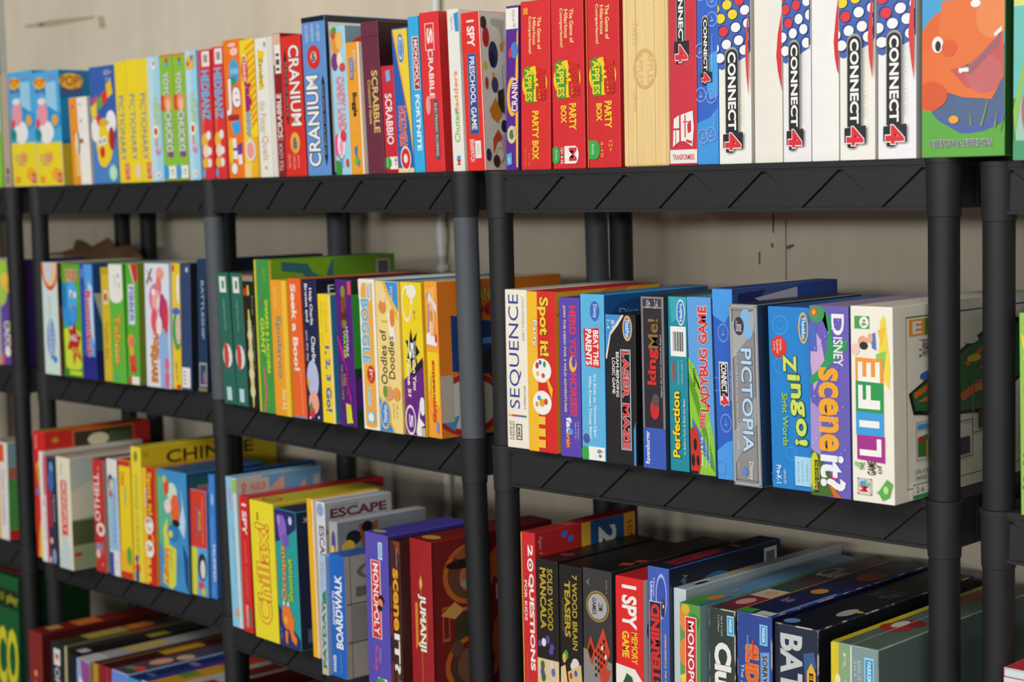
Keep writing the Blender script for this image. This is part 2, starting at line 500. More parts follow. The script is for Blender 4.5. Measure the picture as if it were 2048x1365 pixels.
game('board_game_box', 'B', (-2.0388, 0.2854, 0.0610), 0.1255, 0.2000, 0.2673, -0.0253, ('#4fb2ea','#14719f','#2f8fc4'), 'blue over yellow cartoon pig game box, the right one of the twin pair', G[0],
     [('F','r','#f5dc2c',0,0,1,.38),('F','r','#f0a42c',.1,.03,.3,.09),('F','r','#f3b535',.35,.22,.6,.3),('F','e','#f3b02e',.75,.1,.2,.06),('F','r','#9fd4f2',.5,.62,.9,.9),('F','p','#2f9ad8',(0,.5),(.3,.62),(.55,.7),(1,.62),(1,.52),(0,.42)),('F','e','#f3f3f3',.45,.47,.28,.1),('F','e','#ef9fae',.33,.63,.2,.1),('F','e','#f6e7e2',.33,.74,.16,.03),('F','e','#e8485a',.14,.55,.09,.04),('F','e','#e3b04a',.8,.57,.12,.05),('F','e','#1d8f8a',.15,.45,.12,.05),('F','e','#f4c43c',.3,.9,.24,.05),('F','t','#d6301f','POP!',.1,.87,.5,.94,'h','',1),('F','t','#7a2a78','the Pig',.1,.8,.5,.86,'h','',0),('F','t','#c98ab0','AGES 4+',.62,.93,.92,.96,'h','',0),('F','t','#d9a0a0','PRESS HIS HEAD',.15,.25,.65,.28,'h','',0),('F','t','#d9a0a0','WATCH BELLY',.15,.215,.65,.245,'h','',0),('F','t','#d9a0a0','GROW',.25,.18,.55,.21,'h','',0),('F','r','#d8372f',.8,.03,.95,.11),('F','t','#f6e3e0','G',.82,.05,.93,.09,'h','',0),('S','r','#c9a81c',0,0,1,.36),('S','r','#1f86bb',0,.4,1,.75),('S','e','#f4c43c',.16,.9,.15,.07),('S','t','#c8301f','POP!',.03,.86,.29,.95,'h','#f4d43c',1),('S','t','#8a2a78','the Pig',.03,.78,.29,.85,'h','',1),('S','e','#f0b0b8',.6,.6,.2,.15),('S','e','#f3f3f3',.65,.45,.25,.12)])
game('board_game_box', 'B', (-1.8929, 0.2382, 0.0618), 0.0812, 0.1200, 0.1982, -0.0356, ('#f5f1ea','#c9c4bb','#e9e4da'), 'short white and orange game box standing just right of the twin pig boxes', G[0],
     [('F','r','#f29a2a',0,0,.45,1),('F','r','#f3c27a',.2,.1,.45,.5),('F','e','#222222',.42,.48,.07,.13),('F','e','#f4dfc0',.34,.48,.09,.13),('F','e','#b06a50',.6,.5,.1,.03),('F','r','#8aa08a',.6,.9,.66,.93),('F','e','#8a4fae',.2,.9,.06,.02),('F','e','#3f9a50',.62,.73,.05,.015),('F','e','#e06030',.2,.6,.05,.02)])
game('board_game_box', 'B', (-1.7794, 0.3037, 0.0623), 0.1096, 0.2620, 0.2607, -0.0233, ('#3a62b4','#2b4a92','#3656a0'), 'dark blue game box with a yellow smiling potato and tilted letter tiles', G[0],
     [('F','r','#4f86cc',0,0,1,.38),('F','p','#e84a3c',(.1,.72),(.28,.76),(.3,.66),(.12,.62)),('F','p','#f2d23c',(.0,.66),(.25,.7),(.25,.58),(.05,.55)),('F','p','#45b060',(.28,.72),(.48,.76),(.5,.66),(.3,.62)),('F','p','#e8382c',(.45,.76),(.66,.8),(.68,.7),(.48,.66)),('F','p','#f2c62e',(.66,.84),(.86,.88),(.92,.76),(.7,.72)),('F','e','#f4d428',.5,.36,.34,.2),('F','e','#f4d428',.45,.24,.24,.1),('F','e','#f3f3f3',.15,.46,.16,.1),('F','e','#f3f3f3',.8,.52,.2,.1),('F','e','#d83228',.4,.27,.1,.05),('F','e','#b03038',.8,.38,.12,.1),('F','e','#f6f6f6',.32,.36,.08,.04),('F','e','#f6f6f6',.5,.37,.08,.04),('F','e','#1c3f9a',.33,.36,.03,.02),('F','e','#1c3f9a',.5,.37,.03,.02),('F','e','#e8b040',.5,.52,.22,.03),('F','e','#e23a30',.3,.55,.06,.05),('F','e','#7fd0a8',.8,.09,.17,.075),('F','e','#c4ead2',.8,.09,.13,.055),('F','t','#dfe6ef','AGES 4+',.62,.92,.92,.96,'h','',0),('F','t','#dfe6ef','2-6',.68,.87,.9,.9,'h','',0)])
game('board_game_box', 'B', (-1.6995, 0.2998, 0.0627), 0.0457, 0.2620, 0.2647, -0.0236, ('#f4d92a','#e0c016','#efd01f'), 'leftmost of three bright yellow drawing game boxes in a row', G[0],
     [('F','t','#4f6fae','PICTIONARY',.22,.18,.72,.72,'d','',0),('F','r','#d8302c',.55,.03,.95,.16),('F','t','#f7e8d8','MATTEL',.6,.04,.9,.15,'d','',0)])
game('board_game_box', 'B', (-1.6536, 0.2975, 0.0629), 0.0438, 0.2620, 0.2656, -0.0187, ('#f5dc2a','#e0c016','#efd01f'), 'middle of three bright yellow drawing game boxes in a row', G[0],
     [('F','t','#4f6fae','PICTIONARY',.22,.18,.72,.72,'d','',0),('F','r','#f3c9b6',.5,.04,.95,.14),('F','t','#f7e8d8','MATTEL',.6,.04,.9,.15,'d','',0)])
game('board_game_box', 'B', (-1.6083, 0.2953, 0.0631), 0.0425, 0.2620, 0.2646, -0.0218, ('#f2d835','#dcbb16','#efd01f'), 'rightmost of three bright yellow drawing game boxes in a row', G[0],
     [('F','t','#4f6fae','PICTIONARY',.22,.18,.72,.72,'d','',0),('F','r','#d8302c',.55,.03,.95,.16),('F','t','#f7e8d8','MATTEL',.6,.04,.9,.15,'d','',0)])
game('board_game_box', 'B', (-1.5634, 0.2931, 0.0633), 0.0462, 0.2620, 0.2664, -0.0154, ('#a9d8ef','#88b8d4','#b8def0'), 'pale blue cherry game box standing left of the two green boxes', G[0],
     [('F','r','#bfe2f3',0,0,.5,1),('F','r','#a7d4ee',.5,.25,1,.6),('F','t','#d8e05a','Cherry',.3,.4,.68,.68,'d','#7fb84a',0),('F','t','#d8e05a','Hi Ho',.68,.45,.95,.62,'d','#7fb84a',0),('F','e','#f3f6d8',.5,.4,.28,.05),('F','e','#d83a34',.5,.4,.15,.03),('F','r','#d8a07a',.4,.28,.6,.35),('F','e','#c890c8',.62,.24,.22,.03),('F','e','#e8c0a0',.75,.26,.12,.02),('F','e','#eef6f6',.6,.05,.2,.03),('F','e','#d86a5a',.6,.05,.08,.015),('F','e','#f3f3f3',.6,.93,.2,.04),('F','e','#d85a6a',.6,.94,.1,.02)])
game('board_game_box', 'B', (-1.5137, 0.2907, 0.0636), 0.0488, 0.2620, 0.2661, -0.0185, ('#8cc63c','#d85a2a','#d86a2a'), 'left one of two matching lime green boxes with white bubbly letters', G[0],
     [('F','r','#e07a3a',0,.98,1,1),('F','t','#f1eef6','YOYO',.25,.66,.7,.86,'d','#4d4266',1),('F','r','#d84a28',0,.56,.35,.68),('F','e','#f09a5a',.6,.62,.35,.07),('F','e','#f4c4a0',.6,.6,.18,.05),('F','t','#f1eef6','CHUCKO',.3,.23,.85,.55,'d','#4d4266',1),('F','e','#6a4aa8',.6,.21,.25,.025),('F','e','#d83a3a',.55,.2,.1,.015),('F','r','#f3f2ea',.4,.02,1,.12),('F','e','#3f9fdc',.2,.07,.25,.06),('F','r','#3f9fdc',0,.02,.3,.12),('F','r','#8fae34',0,0,1,.02),('F','e','#d84a4a',.6,.95,.12,.02),('F','e','#6ab0e0',.6,.92,.12,.015),('F','t','#8a8a80','4+',.6,.04,.85,.1,'d','',0)])
game('board_game_box', 'B', (-1.4656, 0.2883, 0.0638), 0.0464, 0.2620, 0.2653, -0.0082, ('#8cc63c','#d85a2a','#d86a2a'), 'right one of two matching lime green boxes with white bubbly letters', G[0],
     [('F','r','#e07a3a',0,.98,1,1),('F','t','#f1eef6','YOYO',.25,.66,.7,.86,'d','#4d4266',1),('F','r','#d84a28',0,.56,.35,.68),('F','e','#f09a5a',.6,.62,.35,.07),('F','e','#f4c4a0',.6,.6,.18,.05),('F','t','#f1eef6','CHUCKO',.3,.23,.85,.55,'d','#4d4266',1),('F','e','#6a4aa8',.6,.21,.25,.025),('F','e','#d83a3a',.55,.2,.1,.015),('F','r','#f3f2ea',.4,.02,1,.12),('F','e','#3f9fdc',.2,.07,.25,.06),('F','r','#3f9fdc',0,.02,.3,.12),('F','r','#8fae34',0,0,1,.02),('F','e','#d84a4a',.6,.95,.12,.02),('F','e','#6ab0e0',.6,.92,.12,.015),('F','t','#8a8a80','4+',.6,.04,.85,.1,'d','',0)])
game('board_game_box', 'B', (-1.4185, 0.2860, 0.0640), 0.0397, 0.2620, 0.2669, -0.0118, ('#9fd8f4','#7fb4d4','#b8def0'), 'pale blue cherry game box standing left of the two red boxes', G[0],
     [('F','r','#bfe2f3',0,0,.5,1),('F','r','#a7d4ee',.5,.25,1,.6),('F','t','#d8e05a','Cherry',.3,.4,.68,.68,'d','#7fb84a',0),('F','t','#d8e05a','Hi Ho',.68,.45,.95,.62,'d','#7fb84a',0),('F','e','#f3f6d8',.5,.4,.28,.05),('F','e','#d83a34',.5,.4,.15,.03),('F','r','#d8a07a',.4,.28,.6,.35),('F','e','#c890c8',.62,.24,.22,.03),('F','e','#e8c0a0',.75,.26,.12,.02),('F','e','#eef6f6',.6,.05,.2,.03),('F','e','#d86a5a',.6,.05,.08,.015),('F','p','#f2c22a',(.2,.96),(.9,.97),(.8,.86),(.1,.86)),('F','p','#3f6ac0',(.55,.96),(.85,.96),(.6,.9)),('F','e','#c0504a',.3,.9,.12,.02)])
game('board_game_box', 'B', (-1.3769, 0.2900, 0.0642), 0.0419, 0.2620, 0.2658, -0.0067, ('#e23138','#a81f24','#c22a2e'), 'left one of two matching red headband game boxes', G[0],
     [('F','r','#efeee8',.3,.87,.95,.985),('F','r','#9a9a94',.45,.9,.8,.96),('F','t','#6fc8ee','HEDBANZ',.2,.46,.85,.84,'d','#3a7fb8',1),('F','t','#f0a030','The Quick Question',.1,.34,.35,.6,'d','',0),('F','e','#f2b93a',.3,.3,.28,.06),('F','e','#f3d9c0',.4,.22,.3,.05),('F','e','#eef0f0',.65,.34,.2,.035),('F','e','#eef0f0',.7,.22,.18,.03),('F','e','#e8ecec',.65,.13,.2,.035),('F','e','#f2b93a',.3,.13,.25,.04),('F','e','#7f9fd0',.15,.05,.14,.035)])
game('board_game_box', 'B', (-1.3350, 0.2920, 0.0644), 0.0402, 0.2620, 0.2688, -0.0071, ('#e5343a','#a81f24','#c22a2e'), 'right one of two matching red headband game boxes', G[0],
     [('F','r','#efeee8',.3,.87,.95,.985),('F','r','#9a9a94',.45,.9,.8,.96),('F','t','#6fc8ee','HEDBANZ',.2,.46,.85,.84,'d','#3a7fb8',1),('F','t','#f0a030','The Quick Question',.1,.34,.35,.6,'d','',0),('F','e','#f2b93a',.3,.3,.28,.06),('F','e','#f3d9c0',.4,.22,.3,.05),('F','e','#eef0f0',.65,.34,.2,.035),('F','e','#eef0f0',.7,.22,.18,.03),('F','e','#e8ecec',.65,.13,.2,.035),('F','e','#f2b93a',.3,.13,.25,.04),('F','e','#7f9fd0',.15,.05,.14,.035)])
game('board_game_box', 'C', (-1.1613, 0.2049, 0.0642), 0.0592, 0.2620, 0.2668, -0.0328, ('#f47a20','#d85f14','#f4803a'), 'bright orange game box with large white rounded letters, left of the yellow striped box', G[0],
     [('F','e','#3fa8dc',.62,.77,.3,.09),('F','e','#2f9a78',.55,.7,.2,.03),('F','t','#eaf6fb','THE ORIGINAL',.4,.75,.9,.79,'h','',0),('F','t','#f4f0ee','Je',.08,.45,.95,.72,'h','#b02a6a',2),('F','r','#a82a3a',.15,.42,.8,.46),('F','p','#3aa8e0',(.3,.4),(.85,.42),(.85,.33),(.45,.31)),('F','p','#7a3aa0',(.4,.22),(.9,.26),(.9,.18),(.42,.16)),('F','r','#f2efe4',.3,.22,.58,.29),('F','r','#f2efe4',.32,.14,.62,.2),('F','r','#f2efe4',.66,.1,.9,.17),('F','e','#f4c83a',.25,.2,.12,.1),('F','e','#eceef0',.4,.07,.18,.04),('F','e','#f7c8b8',.7,.91,.25,.03),('F','e','#f7c8b8',.6,.96,.25,.015)])
game('board_game_box', 'C', (-1.1060, 0.2000, 0.0641), 0.0497, 0.2620, 0.2630, -0.0320, ('#f4d922','#e6a81c','#efb52a'), 'yellow game box with diagonal orange stripes and pink curly letters', G[0],
     [('F','p','#f0a22a',(.35,.94),(1,.99),(1,.965),(.35,.915)),('F','p','#f0a22a',(.38,.89),(1,.94),(1,.915),(.38,.865)),('F','p','#f0a22a',(.41,.84),(1,.89),(1,.865),(.41,.815)),('F','p','#f0a22a',(.44,.79),(1,.84),(1,.815),(.44,.765)),('F','p','#f0a22a',(.47,.74),(1,.79),(1,.765),(.47,.715)),('F','p','#f0a22a',(.5,.69),(1,.74),(1,.715),(.5,.665)),('F','p','#f0a22a',(.53,.64),(1,.69),(1,.665),(.53,.615)),('F','p','#f0a22a',(.56,.59),(1,.64),(1,.615),(.56,.565)),('F','p','#f0a22a',(.59,.54),(1,.59),(1,.565),(.59,.515)),('F','p','#f0a22a',(.62,.49),(1,.54),(1,.515),(.62,.465)),('F','p','#f0a22a',(.65,.44),(1,.49),(1,.465),(.65,.415)),('F','p','#f0a22a',(.68,.39),(1,.44),(1,.415),(.68,.365)),('F','r','#f4b52a',.6,0,1,.3),('F','r','#f6d68a',0,0,.5,.1),('F','e','#e8e6c0',.35,.8,.2,.1),('F','e','#d8383a',.32,.78,.22,.1),('F','t','#f8e8d8','CRANIUM',.2,.7,.45,.86,'d','',1),('F','t','#b01f80','hulla',.3,.48,.7,.68,'d','#b01f80',2),('F','t','#3a7ac8','baloo',.3,.3,.7,.47,'d','#f4f4f4',1),('F','e','#e0e4ea',.5,.2,.36,.08),('F','e','#f0a090',.5,.2,.25,.06)])
game('board_game_box', 'C', (-1.0474, 0.1948, 0.0641), 0.0605, 0.2620, 0.2617, -0.0318, ('#edeae2','#dcd8ce','#e6e2d8'), 'white game box with thin gold handwriting and a yellow ribbon title', G[0],
     [('F','r','#c6c2ba',.74,0,.77,1),('F','r','#e4e0d6',.77,0,1,1),('F','p','#f0d028',(.15,.92),(.55,.9),(.45,.84),(.3,.8),(.45,.64),(.15,.63),(.2,.8)),('F','t','#6a5a10','Zaruba!',.22,.66,.44,.86,'d','',0),('F','t','#c9b98a','the Potter',.12,.32,.5,.55,'d','',0),('F','t','#c9b98a','Quelt',.15,.12,.55,.3,'d','',0),('F','e','#d8b02a',.35,.07,.07,.012),('F','t','#7a7fb8','ages',.5,.93,.65,.97,'d','',0)])
game('board_game_box', 'C', (-1.0021, 0.1909, 0.0641), 0.0265, 0.2620, 0.2662, -0.0330, ('#8e1c26','#701219','#c9b7a2'), 'narrow maroon letter game box with a barcode near its top, left of the red box', G[0],
     [('F','r','#dcb8a4',0,.78,1,1),('F','r','#f0eeea',.25,.72,.95,.92),('F','r','#55504c',.35,.78,.8,.82),('F','r','#55504c',.35,.84,.8,.86),('F','r','#55504c',.35,.74,.8,.76),('F','t','#f3e9e2','SCRABBLE',.2,.27,.8,.58,'u','',1),('F','t','#e9d6cc','TILE LOCK',.25,.04,.7,.24,'u','',0),('F','r','#c9989a',.05,.255,.9,.262)])
game('board_game_box', 'C', (-0.9558, 0.1868, 0.0640), 0.0653, 0.2620, 0.2585, -0.0324, ('#df3128','#a81d18','#b52a22'), 'red game box with white wavy title reading downward and a gold globe', G[0],
     [('F','p','#1c1c20',(.14,.84),(.22,.92),(.26,.84),(.26,.42),(.2,.36),(.14,.42)),('F','t','#e8d8d0','the game for your whole brain',.17,.43,.24,.82,'d','',0),('F','t','#f3f0ea','CRANIUM',.38,.36,.9,.93,'d','#8a1510',1),('F','e','#eab54a',.52,.24,.24,.075),('F','e','#d89a2a',.5,.23,.14,.05),('F','t','#3a4a9a','&',.42,.2,.62,.28,'h','',1),('F','t','#f0b8a8','more than',.15,.06,.3,.16,'d','',0),('F','t','#f0b8a8','1,000,000',.38,.05,.5,.16,'d','',0),('F','t','#f0b8a8','players',.6,.06,.72,.15,'d','',0)])
game('board_game_box', 'C', (-0.8806, 0.1827, 0.0640), 0.0733, 0.2670, 0.2870, -0.0313, ('#6596d6','#26272b','#1d1d20'), 'tall light blue game box with black edges and white wavy title reading upward', G[0],
     [('F','r','#1d1d20',0,.965,1,1),('F','t','#dce8f4','THE GAME FOR YOUR',.15,.84,.28,.95,'u','',0),('F','t','#dce8f4','WHOLE BRAIN',.4,.84,.52,.95,'u','',0),('F','t','#dce8f4','AGES 16+',.65,.84,.78,.95,'u','',0),('F','e','#d8302c',.48,.745,.28,.075),('F','e','#eccaa0',.48,.745,.13,.035),('F','t','#3a2a8a','&',.38,.715,.58,.775,'h','',1),('F','t','#f4f3ee','CRANIUM',.1,.06,.62,.63,'u','#25324a',1),('F','p','#15171c',(.78,.58),(.84,.63),(.9,.58),(.9,.12),(.84,.06),(.78,.12)),('F','t','#cfd8e4','the game for your whole brain',.81,.13,.87,.57,'u','',0),('S','r','#dfe2d8',.02,.02,.97,.955),('S','r','#26272b',0,0,.03,1),('S','t','#b4b8a8','Cranium',.3,.9,.6,.94,'h','',0)])
game('board_game_box', 'C', (-0.8046, 0.1735, 0.0639), 0.0452, 0.2620, 0.2637, -0.0387, ('#a6d7ec','#7898a8','#c9dde2'), 'pale blue candy themed game box with gingerbread and sweets, right of the tall blue box', G[0],
     [('F','e','#e9983a',.35,.88,.3,.08),('F','e','#d84a30',.2,.95,.16,.04),('F','e','#f0c060',.6,.9,.22,.06),('F','e','#5a9a3a',.3,.97,.15,.025),('F','e','#7a3a80',.25,.76,.22,.06),('F','e','#f3e2d0',.6,.77,.2,.05),('F','e','#d84a4a',.75,.72,.2,.03),('F','t','#ee9fb0','CANDY LAND',.3,.3,.8,.66,'d','#e0586e',1),('F','e','#e85a9a',.2,.2,.2,.08),('F','e','#f3f0f0',.45,.2,.25,.09),('F','e','#d83a5a',.6,.26,.2,.04),('F','e','#f4a0b8',.45,.19,.14,.05),('F','t','#4a6ab8','Classic',.3,.05,.6,.14,'d','',0),('F','e','#3a9a3a',.15,.04,.25,.06),('F','e','#e04838',.8,.08,.1,.03),('S','e','#c63a4a',.35,.87,.3,.09),('S','e','#7898a8',.35,.86,.18,.06),('S','r','#7898a8',.1,.7,.34,.85),('S','r','#c63a4a',.08,.72,.16,.88)])
game('board_game_box', 'C', (-0.7613, 0.1697, 0.0639), 0.0398, 0.2620, 0.2315, -0.0399, ('#f0a52e','#e8e2d6','#f0b552'), 'orange word dice game box, shorter than the purple box on its right', G[0],
     [('F','r','#f4ecdc',.88,0,1,1),('F','t','#dce4ee','Junior',.5,.8,.75,.94,'d','',0),('F','r','#4a5aa8',.25,.72,.5,.88),('F','t','#e6e8f2','PARKER',.3,.73,.45,.87,'d','',0),('F','t','#3f9fd8','fun',.55,.78,.75,.86,'d','',0),('F','t','#26262a','Boggle',.28,.44,.68,.62,'d','',2),('F','t','#f2cf8c','Word Game',.3,.32,.5,.42,'d','',0),('F','p','#2a7fc0',(.3,.2),(.55,.22),(.5,.14),(.7,.1),(.6,.05),(.4,.13)),('F','e','#6ab83a',.45,.1,.16,.03)])
game('board_game_box', 'C', (-0.7053, 0.1838, 0.0639), 0.0497, 0.3000, 0.2626, -0.0479, ('#6d3044','#2a0b12','#4a1a28'), 'tall plum purple letter game box with small gold capitals', G[0],
     [('F','t','#e3c870','SCRABBLE',.5,.27,.85,.68,'d','',1),('F','t','#d8b85c','Crossword Game',.26,.33,.44,.62,'d','',1),('F','r','#5a2236',0,.9,1,.905)])
game('board_game_box', 'C', (-0.6636, 0.1400, 0.0638), 0.0350, 0.2200, 0.1841, -0.0509, ('#cf2b3c','#9a1a26','#d83a4a'), 'short red word game box with a green and white corner label', G[0],
     [('F','r','#a8202c',0,0,1,.06),('F','r','#f0efe8',.35,.04,1,.155),('F','e','#3aa040',.2,.1,.3,.055),('F','r','#3aa040',0,.05,.3,.15),('F','t','#e8f2e8','Family',.1,.06,.25,.14,'d','',0),('F','t','#44443e','8+',.75,.07,.95,.14,'d','',0),('F','t','#f6f1ee','SCRABBIO',.25,.27,.8,.74,'d','',1),('F','p','#7ab0dc',(.4,.95),(.75,.96),(.8,.86),(.45,.85))])
game('board_game_box', 'C', (-0.6216, 0.1574, 0.0638), 0.0441, 0.2620, 0.2451, -0.0501, ('#2d62b4','#d8b21e','#e4c640'), 'blue and yellow game box with red title and a big red circle below it', G[0],
     [('F','p','#f0d342',(.1,.99),(1,.99),(1,.1),(.85,.35)),('F','p','#e89a2a',(.05,.985),(.12,.985),(.88,.36),(.82,.36)),('F','r','#f0d890',0,0,1,.035),('F','e','#3f78c8',.55,.86,.2,.1),('F','e','#dfe8f4',.55,.86,.15,.08),('F','e','#3f78c8',.55,.86,.12,.065),('F','t','#dfe8f4','Hasbro',.5,.8,.6,.92,'d','',0),('F','t','#d8302a','PERATION',.22,.19,.66,.46,'u','#f1ece2',2),('F','e','#f1ece2',.52,.1,.33,.085),('F','e','#d8302a',.52,.1,.28,.072),('F','e','#f1ece2',.52,.1,.12,.032)])
game('board_game_box', 'C', (-0.5853, 0.1542, 0.0638), 0.0274, 0.2620, 0.2609, -0.0404, ('#37b1ea','#2a8fc4','#2f9ad0'), 'sky blue property game box with a white outlined title, left of the red box', G[0],
     [('F','r','#f0f0ee',.36,.53,.98,.87),('F','r','#b8303c',.42,.535,.95,.865),('F','t','#f4f1ee','MONOPOLY',.5,.55,.88,.85,'d','',1),('F','t','#eef4f6','FORTNITE',.42,.14,.85,.5,'d','',2)])
game('board_game_box', 'C', (-0.5425, 0.1504, 0.0638), 0.0503, 0.2620, 0.2643, -0.0397, ('#e23439','#c3272b','#d83036'), 'large red letter game box with white title and a grey pill shaped label', G[0],
     [('F','r','#f3e6e2',.28,.76,.75,.93),('F','r','#e23439',.31,.765,.72,.925),('F','t','#f4efea','S',.38,.8,.68,.9,'d','',2),('F','t','#f4efea','CRABBLE',.4,.46,.66,.77,'d','',1),('F','r','#5a565a',.56,.1,.8,.43),('F','e','#5a565a',.68,.1,.12,.025),('F','e','#5a565a',.68,.43,.12,.025),('F','t','#eeeae6','ELECTRONIC SCORING',.62,.1,.75,.43,'d','',0),('F','e','#f0a0a0',.3,.42,.12,.06),('S','r','#e8e4e0',.25,.62,.9,.95),('S','p','#c02228',(.1,.63),(.5,.66),(.5,.5),(.1,.47)),('S','t','#e8c8c4','U',.2,.52,.4,.62,'h','',0),('S','p','#b82026',(.1,.2),(.6,.22),(.6,.1),(.1,.08)),('S','t','#e8c8c4','T',.2,.11,.4,.2,'h','',0)])
game('board_game_box', 'C', (-0.4810, 0.1450, 0.0637), 0.0292, 0.2620, 0.2632, -0.0335, ('#edeae4','#dcd8d0','#d8c8c2'), 'slim white game box with orange and green upward letters on the top shelf', G[0],
     [('F','p','#3a96dc',(.6,.97),(1,.98),(1,.86),(.7,.86)),('F','t','#9a948c','Ages 3+',.3,.87,.5,.96,'d','',0),('F','t','#ee9a3a','ladders',.35,.38,.72,.62,'u','',1),('F','t','#8fc84a','Chutes',.28,.18,.75,.37,'u','',1),('F','t','#8a6ab8','&',.4,.36,.6,.385,'u','',0),('F','t','#d83a3a','M',.4,.04,.7,.07,'u','',2),('F','t','#3a8ad0','B',.4,.07,.7,.1,'u','',2),('S','p','#5a9a3a',(.02,.85),(.2,.85),(.2,.72),(.02,.72)),('S','e','#c0402a',.1,.78,.06,.04),('S','t','#a8403a','Juvenile game aligned',.06,.25,.12,.6,'u','',0)])
game('board_game_box', 'C', (-0.4357, 0.1410, 0.0637), 0.0474, 0.2620, 0.2543, -0.0355, ('#e5332f','#d6d0c6','#e23a38'), 'red picture hunt game box with a blue title strip, its side covered in small toys', G[0],
     [('F','r','#f0e8e0',.96,0,1,1),('F','t','#f4efe8','I SPY',.3,.78,.7,.95,'d','',2),('F','r','#3a8a7a',.26,.23,.74,.74),('F','r','#3d4c9a',.3,.235,.7,.735),('F','t','#eef0f2','PRESCHOOL GAME',.36,.26,.64,.72,'d','',1),('F','t','#f2dcd6','BRIARPATCH',.22,.06,.46,.2,'d','',1),('F','r','#eeeae6',.5,.08,.8,.19),('F','r','#d8d4d0',.58,.1,.72,.17),('S','e','#b8242a',.042,.84,.027,.065),('S','e','#2f3350',.095,.73,.038,.085),('S','e','#20223a',.084,.7,.021,.05),('S','e','#d08a2a',.164,.78,.015,.03),('S','p','#b5aba2',(.084,.96),(.189,.95),(.178,.85),(.189,.8),(.168,.8),(.147,.9),(.088,.92)),('S','e','#26262a',.025,.93,.025,.04),('S','e','#c8c03a',.025,.66,.017,.03),('S','e','#d8a02a',.088,.6,.011,.02),('S','e','#44405c',.097,.54,.027,.05),('S','e','#c03030',.032,.55,.013,.04),('S','p','#3a2a22',(.116,.5),(.168,.52),(.168,.36),(.116,.38)),('S','p','#c87a28',(.042,.38),(.095,.46),(.147,.36),(.105,.3),(.063,.33)),('S','p','#c04a2a',(.063,.2),(.105,.26),(.147,.2),(.095,.18),(.063,.1)),('S','e','#20302a',.158,.28,.025,.04),('S','e','#b8a8b0',.158,.18,.029,.05),('S','e','#c8b060',.116,.1,.034,.05),('S','e','#d6d0c6',.116,.1,.025,.035),('S','e','#4a2a22',.084,.06,.027,.04),('S','e','#2f3350',.021,.1,.021,.04),('S','r','#4a7a4a',.158,.35,.161,.67),('S','t','#b0a8a0','of matching fun',.178,.34,.193,.6,'d','',0),('S','e','#b8242a',.36,.84,.039,.065),('S','e','#2f3350',.435,.73,.054,.085),('S','e','#20223a',.42,.7,.03,.05),('S','e','#d08a2a',.534,.78,.021,.03),('S','p','#b5aba2',(.42,.96),(.57,.95),(.555,.85),(.57,.8),(.54,.8),(.51,.9),(.426,.92)),('S','e','#26262a',.336,.93,.036,.04),('S','e','#c8c03a',.336,.66,.024,.03),('S','e','#d8a02a',.426,.6,.015,.02),('S','e','#44405c',.438,.54,.039,.05),('S','e','#c03030',.345,.55,.018,.04),('S','p','#3a2a22',(.465,.5),(.54,.52),(.54,.36),(.465,.38)),('S','p','#c87a28',(.36,.38),(.435,.46),(.51,.36),(.45,.3),(.39,.33)),('S','p','#c04a2a',(.39,.2),(.45,.26),(.51,.2),(.435,.18),(.39,.1)),('S','e','#20302a',.525,.28,.036,.04),('S','e','#b8a8b0',.525,.18,.042,.05),('S','e','#c8b060',.465,.1,.048,.05),('S','e','#d6d0c6',.465,.1,.036,.035),('S','e','#4a2a22',.42,.06,.039,.04),('S','e','#2f3350',.33,.1,.03,.04),('S','r','#4a7a4a',.525,.35,.529,.67)])
game('board_game_box', 'D', (-0.3573, 0.1250, 0.0622), 0.0270, 0.2500, 0.2561, 0.0271, ('#5a2590','#431a70','#2a2030'), 'purple and yellow game box with a white top label, left of the red apple boxes', G[0],
     [('F','r','#efece0',0,.86,1,.985),('F','t','#8a887a','AGES 8+',.5,.9,.75,.975,'d','',0),('F','t','#5a584e','4-16',.6,.865,.8,.9,'h','',0),('F','p','#f0bb2e',(1,.86),(1,.02),(.86,.02),(.76,.5),(.9,.84)),('F','e','#4f7fc4',.7,.73,.3,.05),('F','e','#d8383a',.38,.715,.14,.03),('F','e','#efb53a',.55,.45,.45,.12),('F','e','#6a2a96',.75,.45,.42,.1),('F','t','#f1ede4','CRANIU',.5,.36,.98,.56,'u','#6a2a96',1),('F','e','#d8c8a8',.5,.22,.36,.055),('F','e','#4a7a4a',.5,.22,.2,.03),('F','e','#cdb488',.75,.24,.15,.03),('F','p','#4fa8d8',(.1,.1),(.5,.11),(.55,.04),(.15,.03)),('F','t','#dfe8f0','Hasbro',.2,.05,.4,.09,'h','',0)])
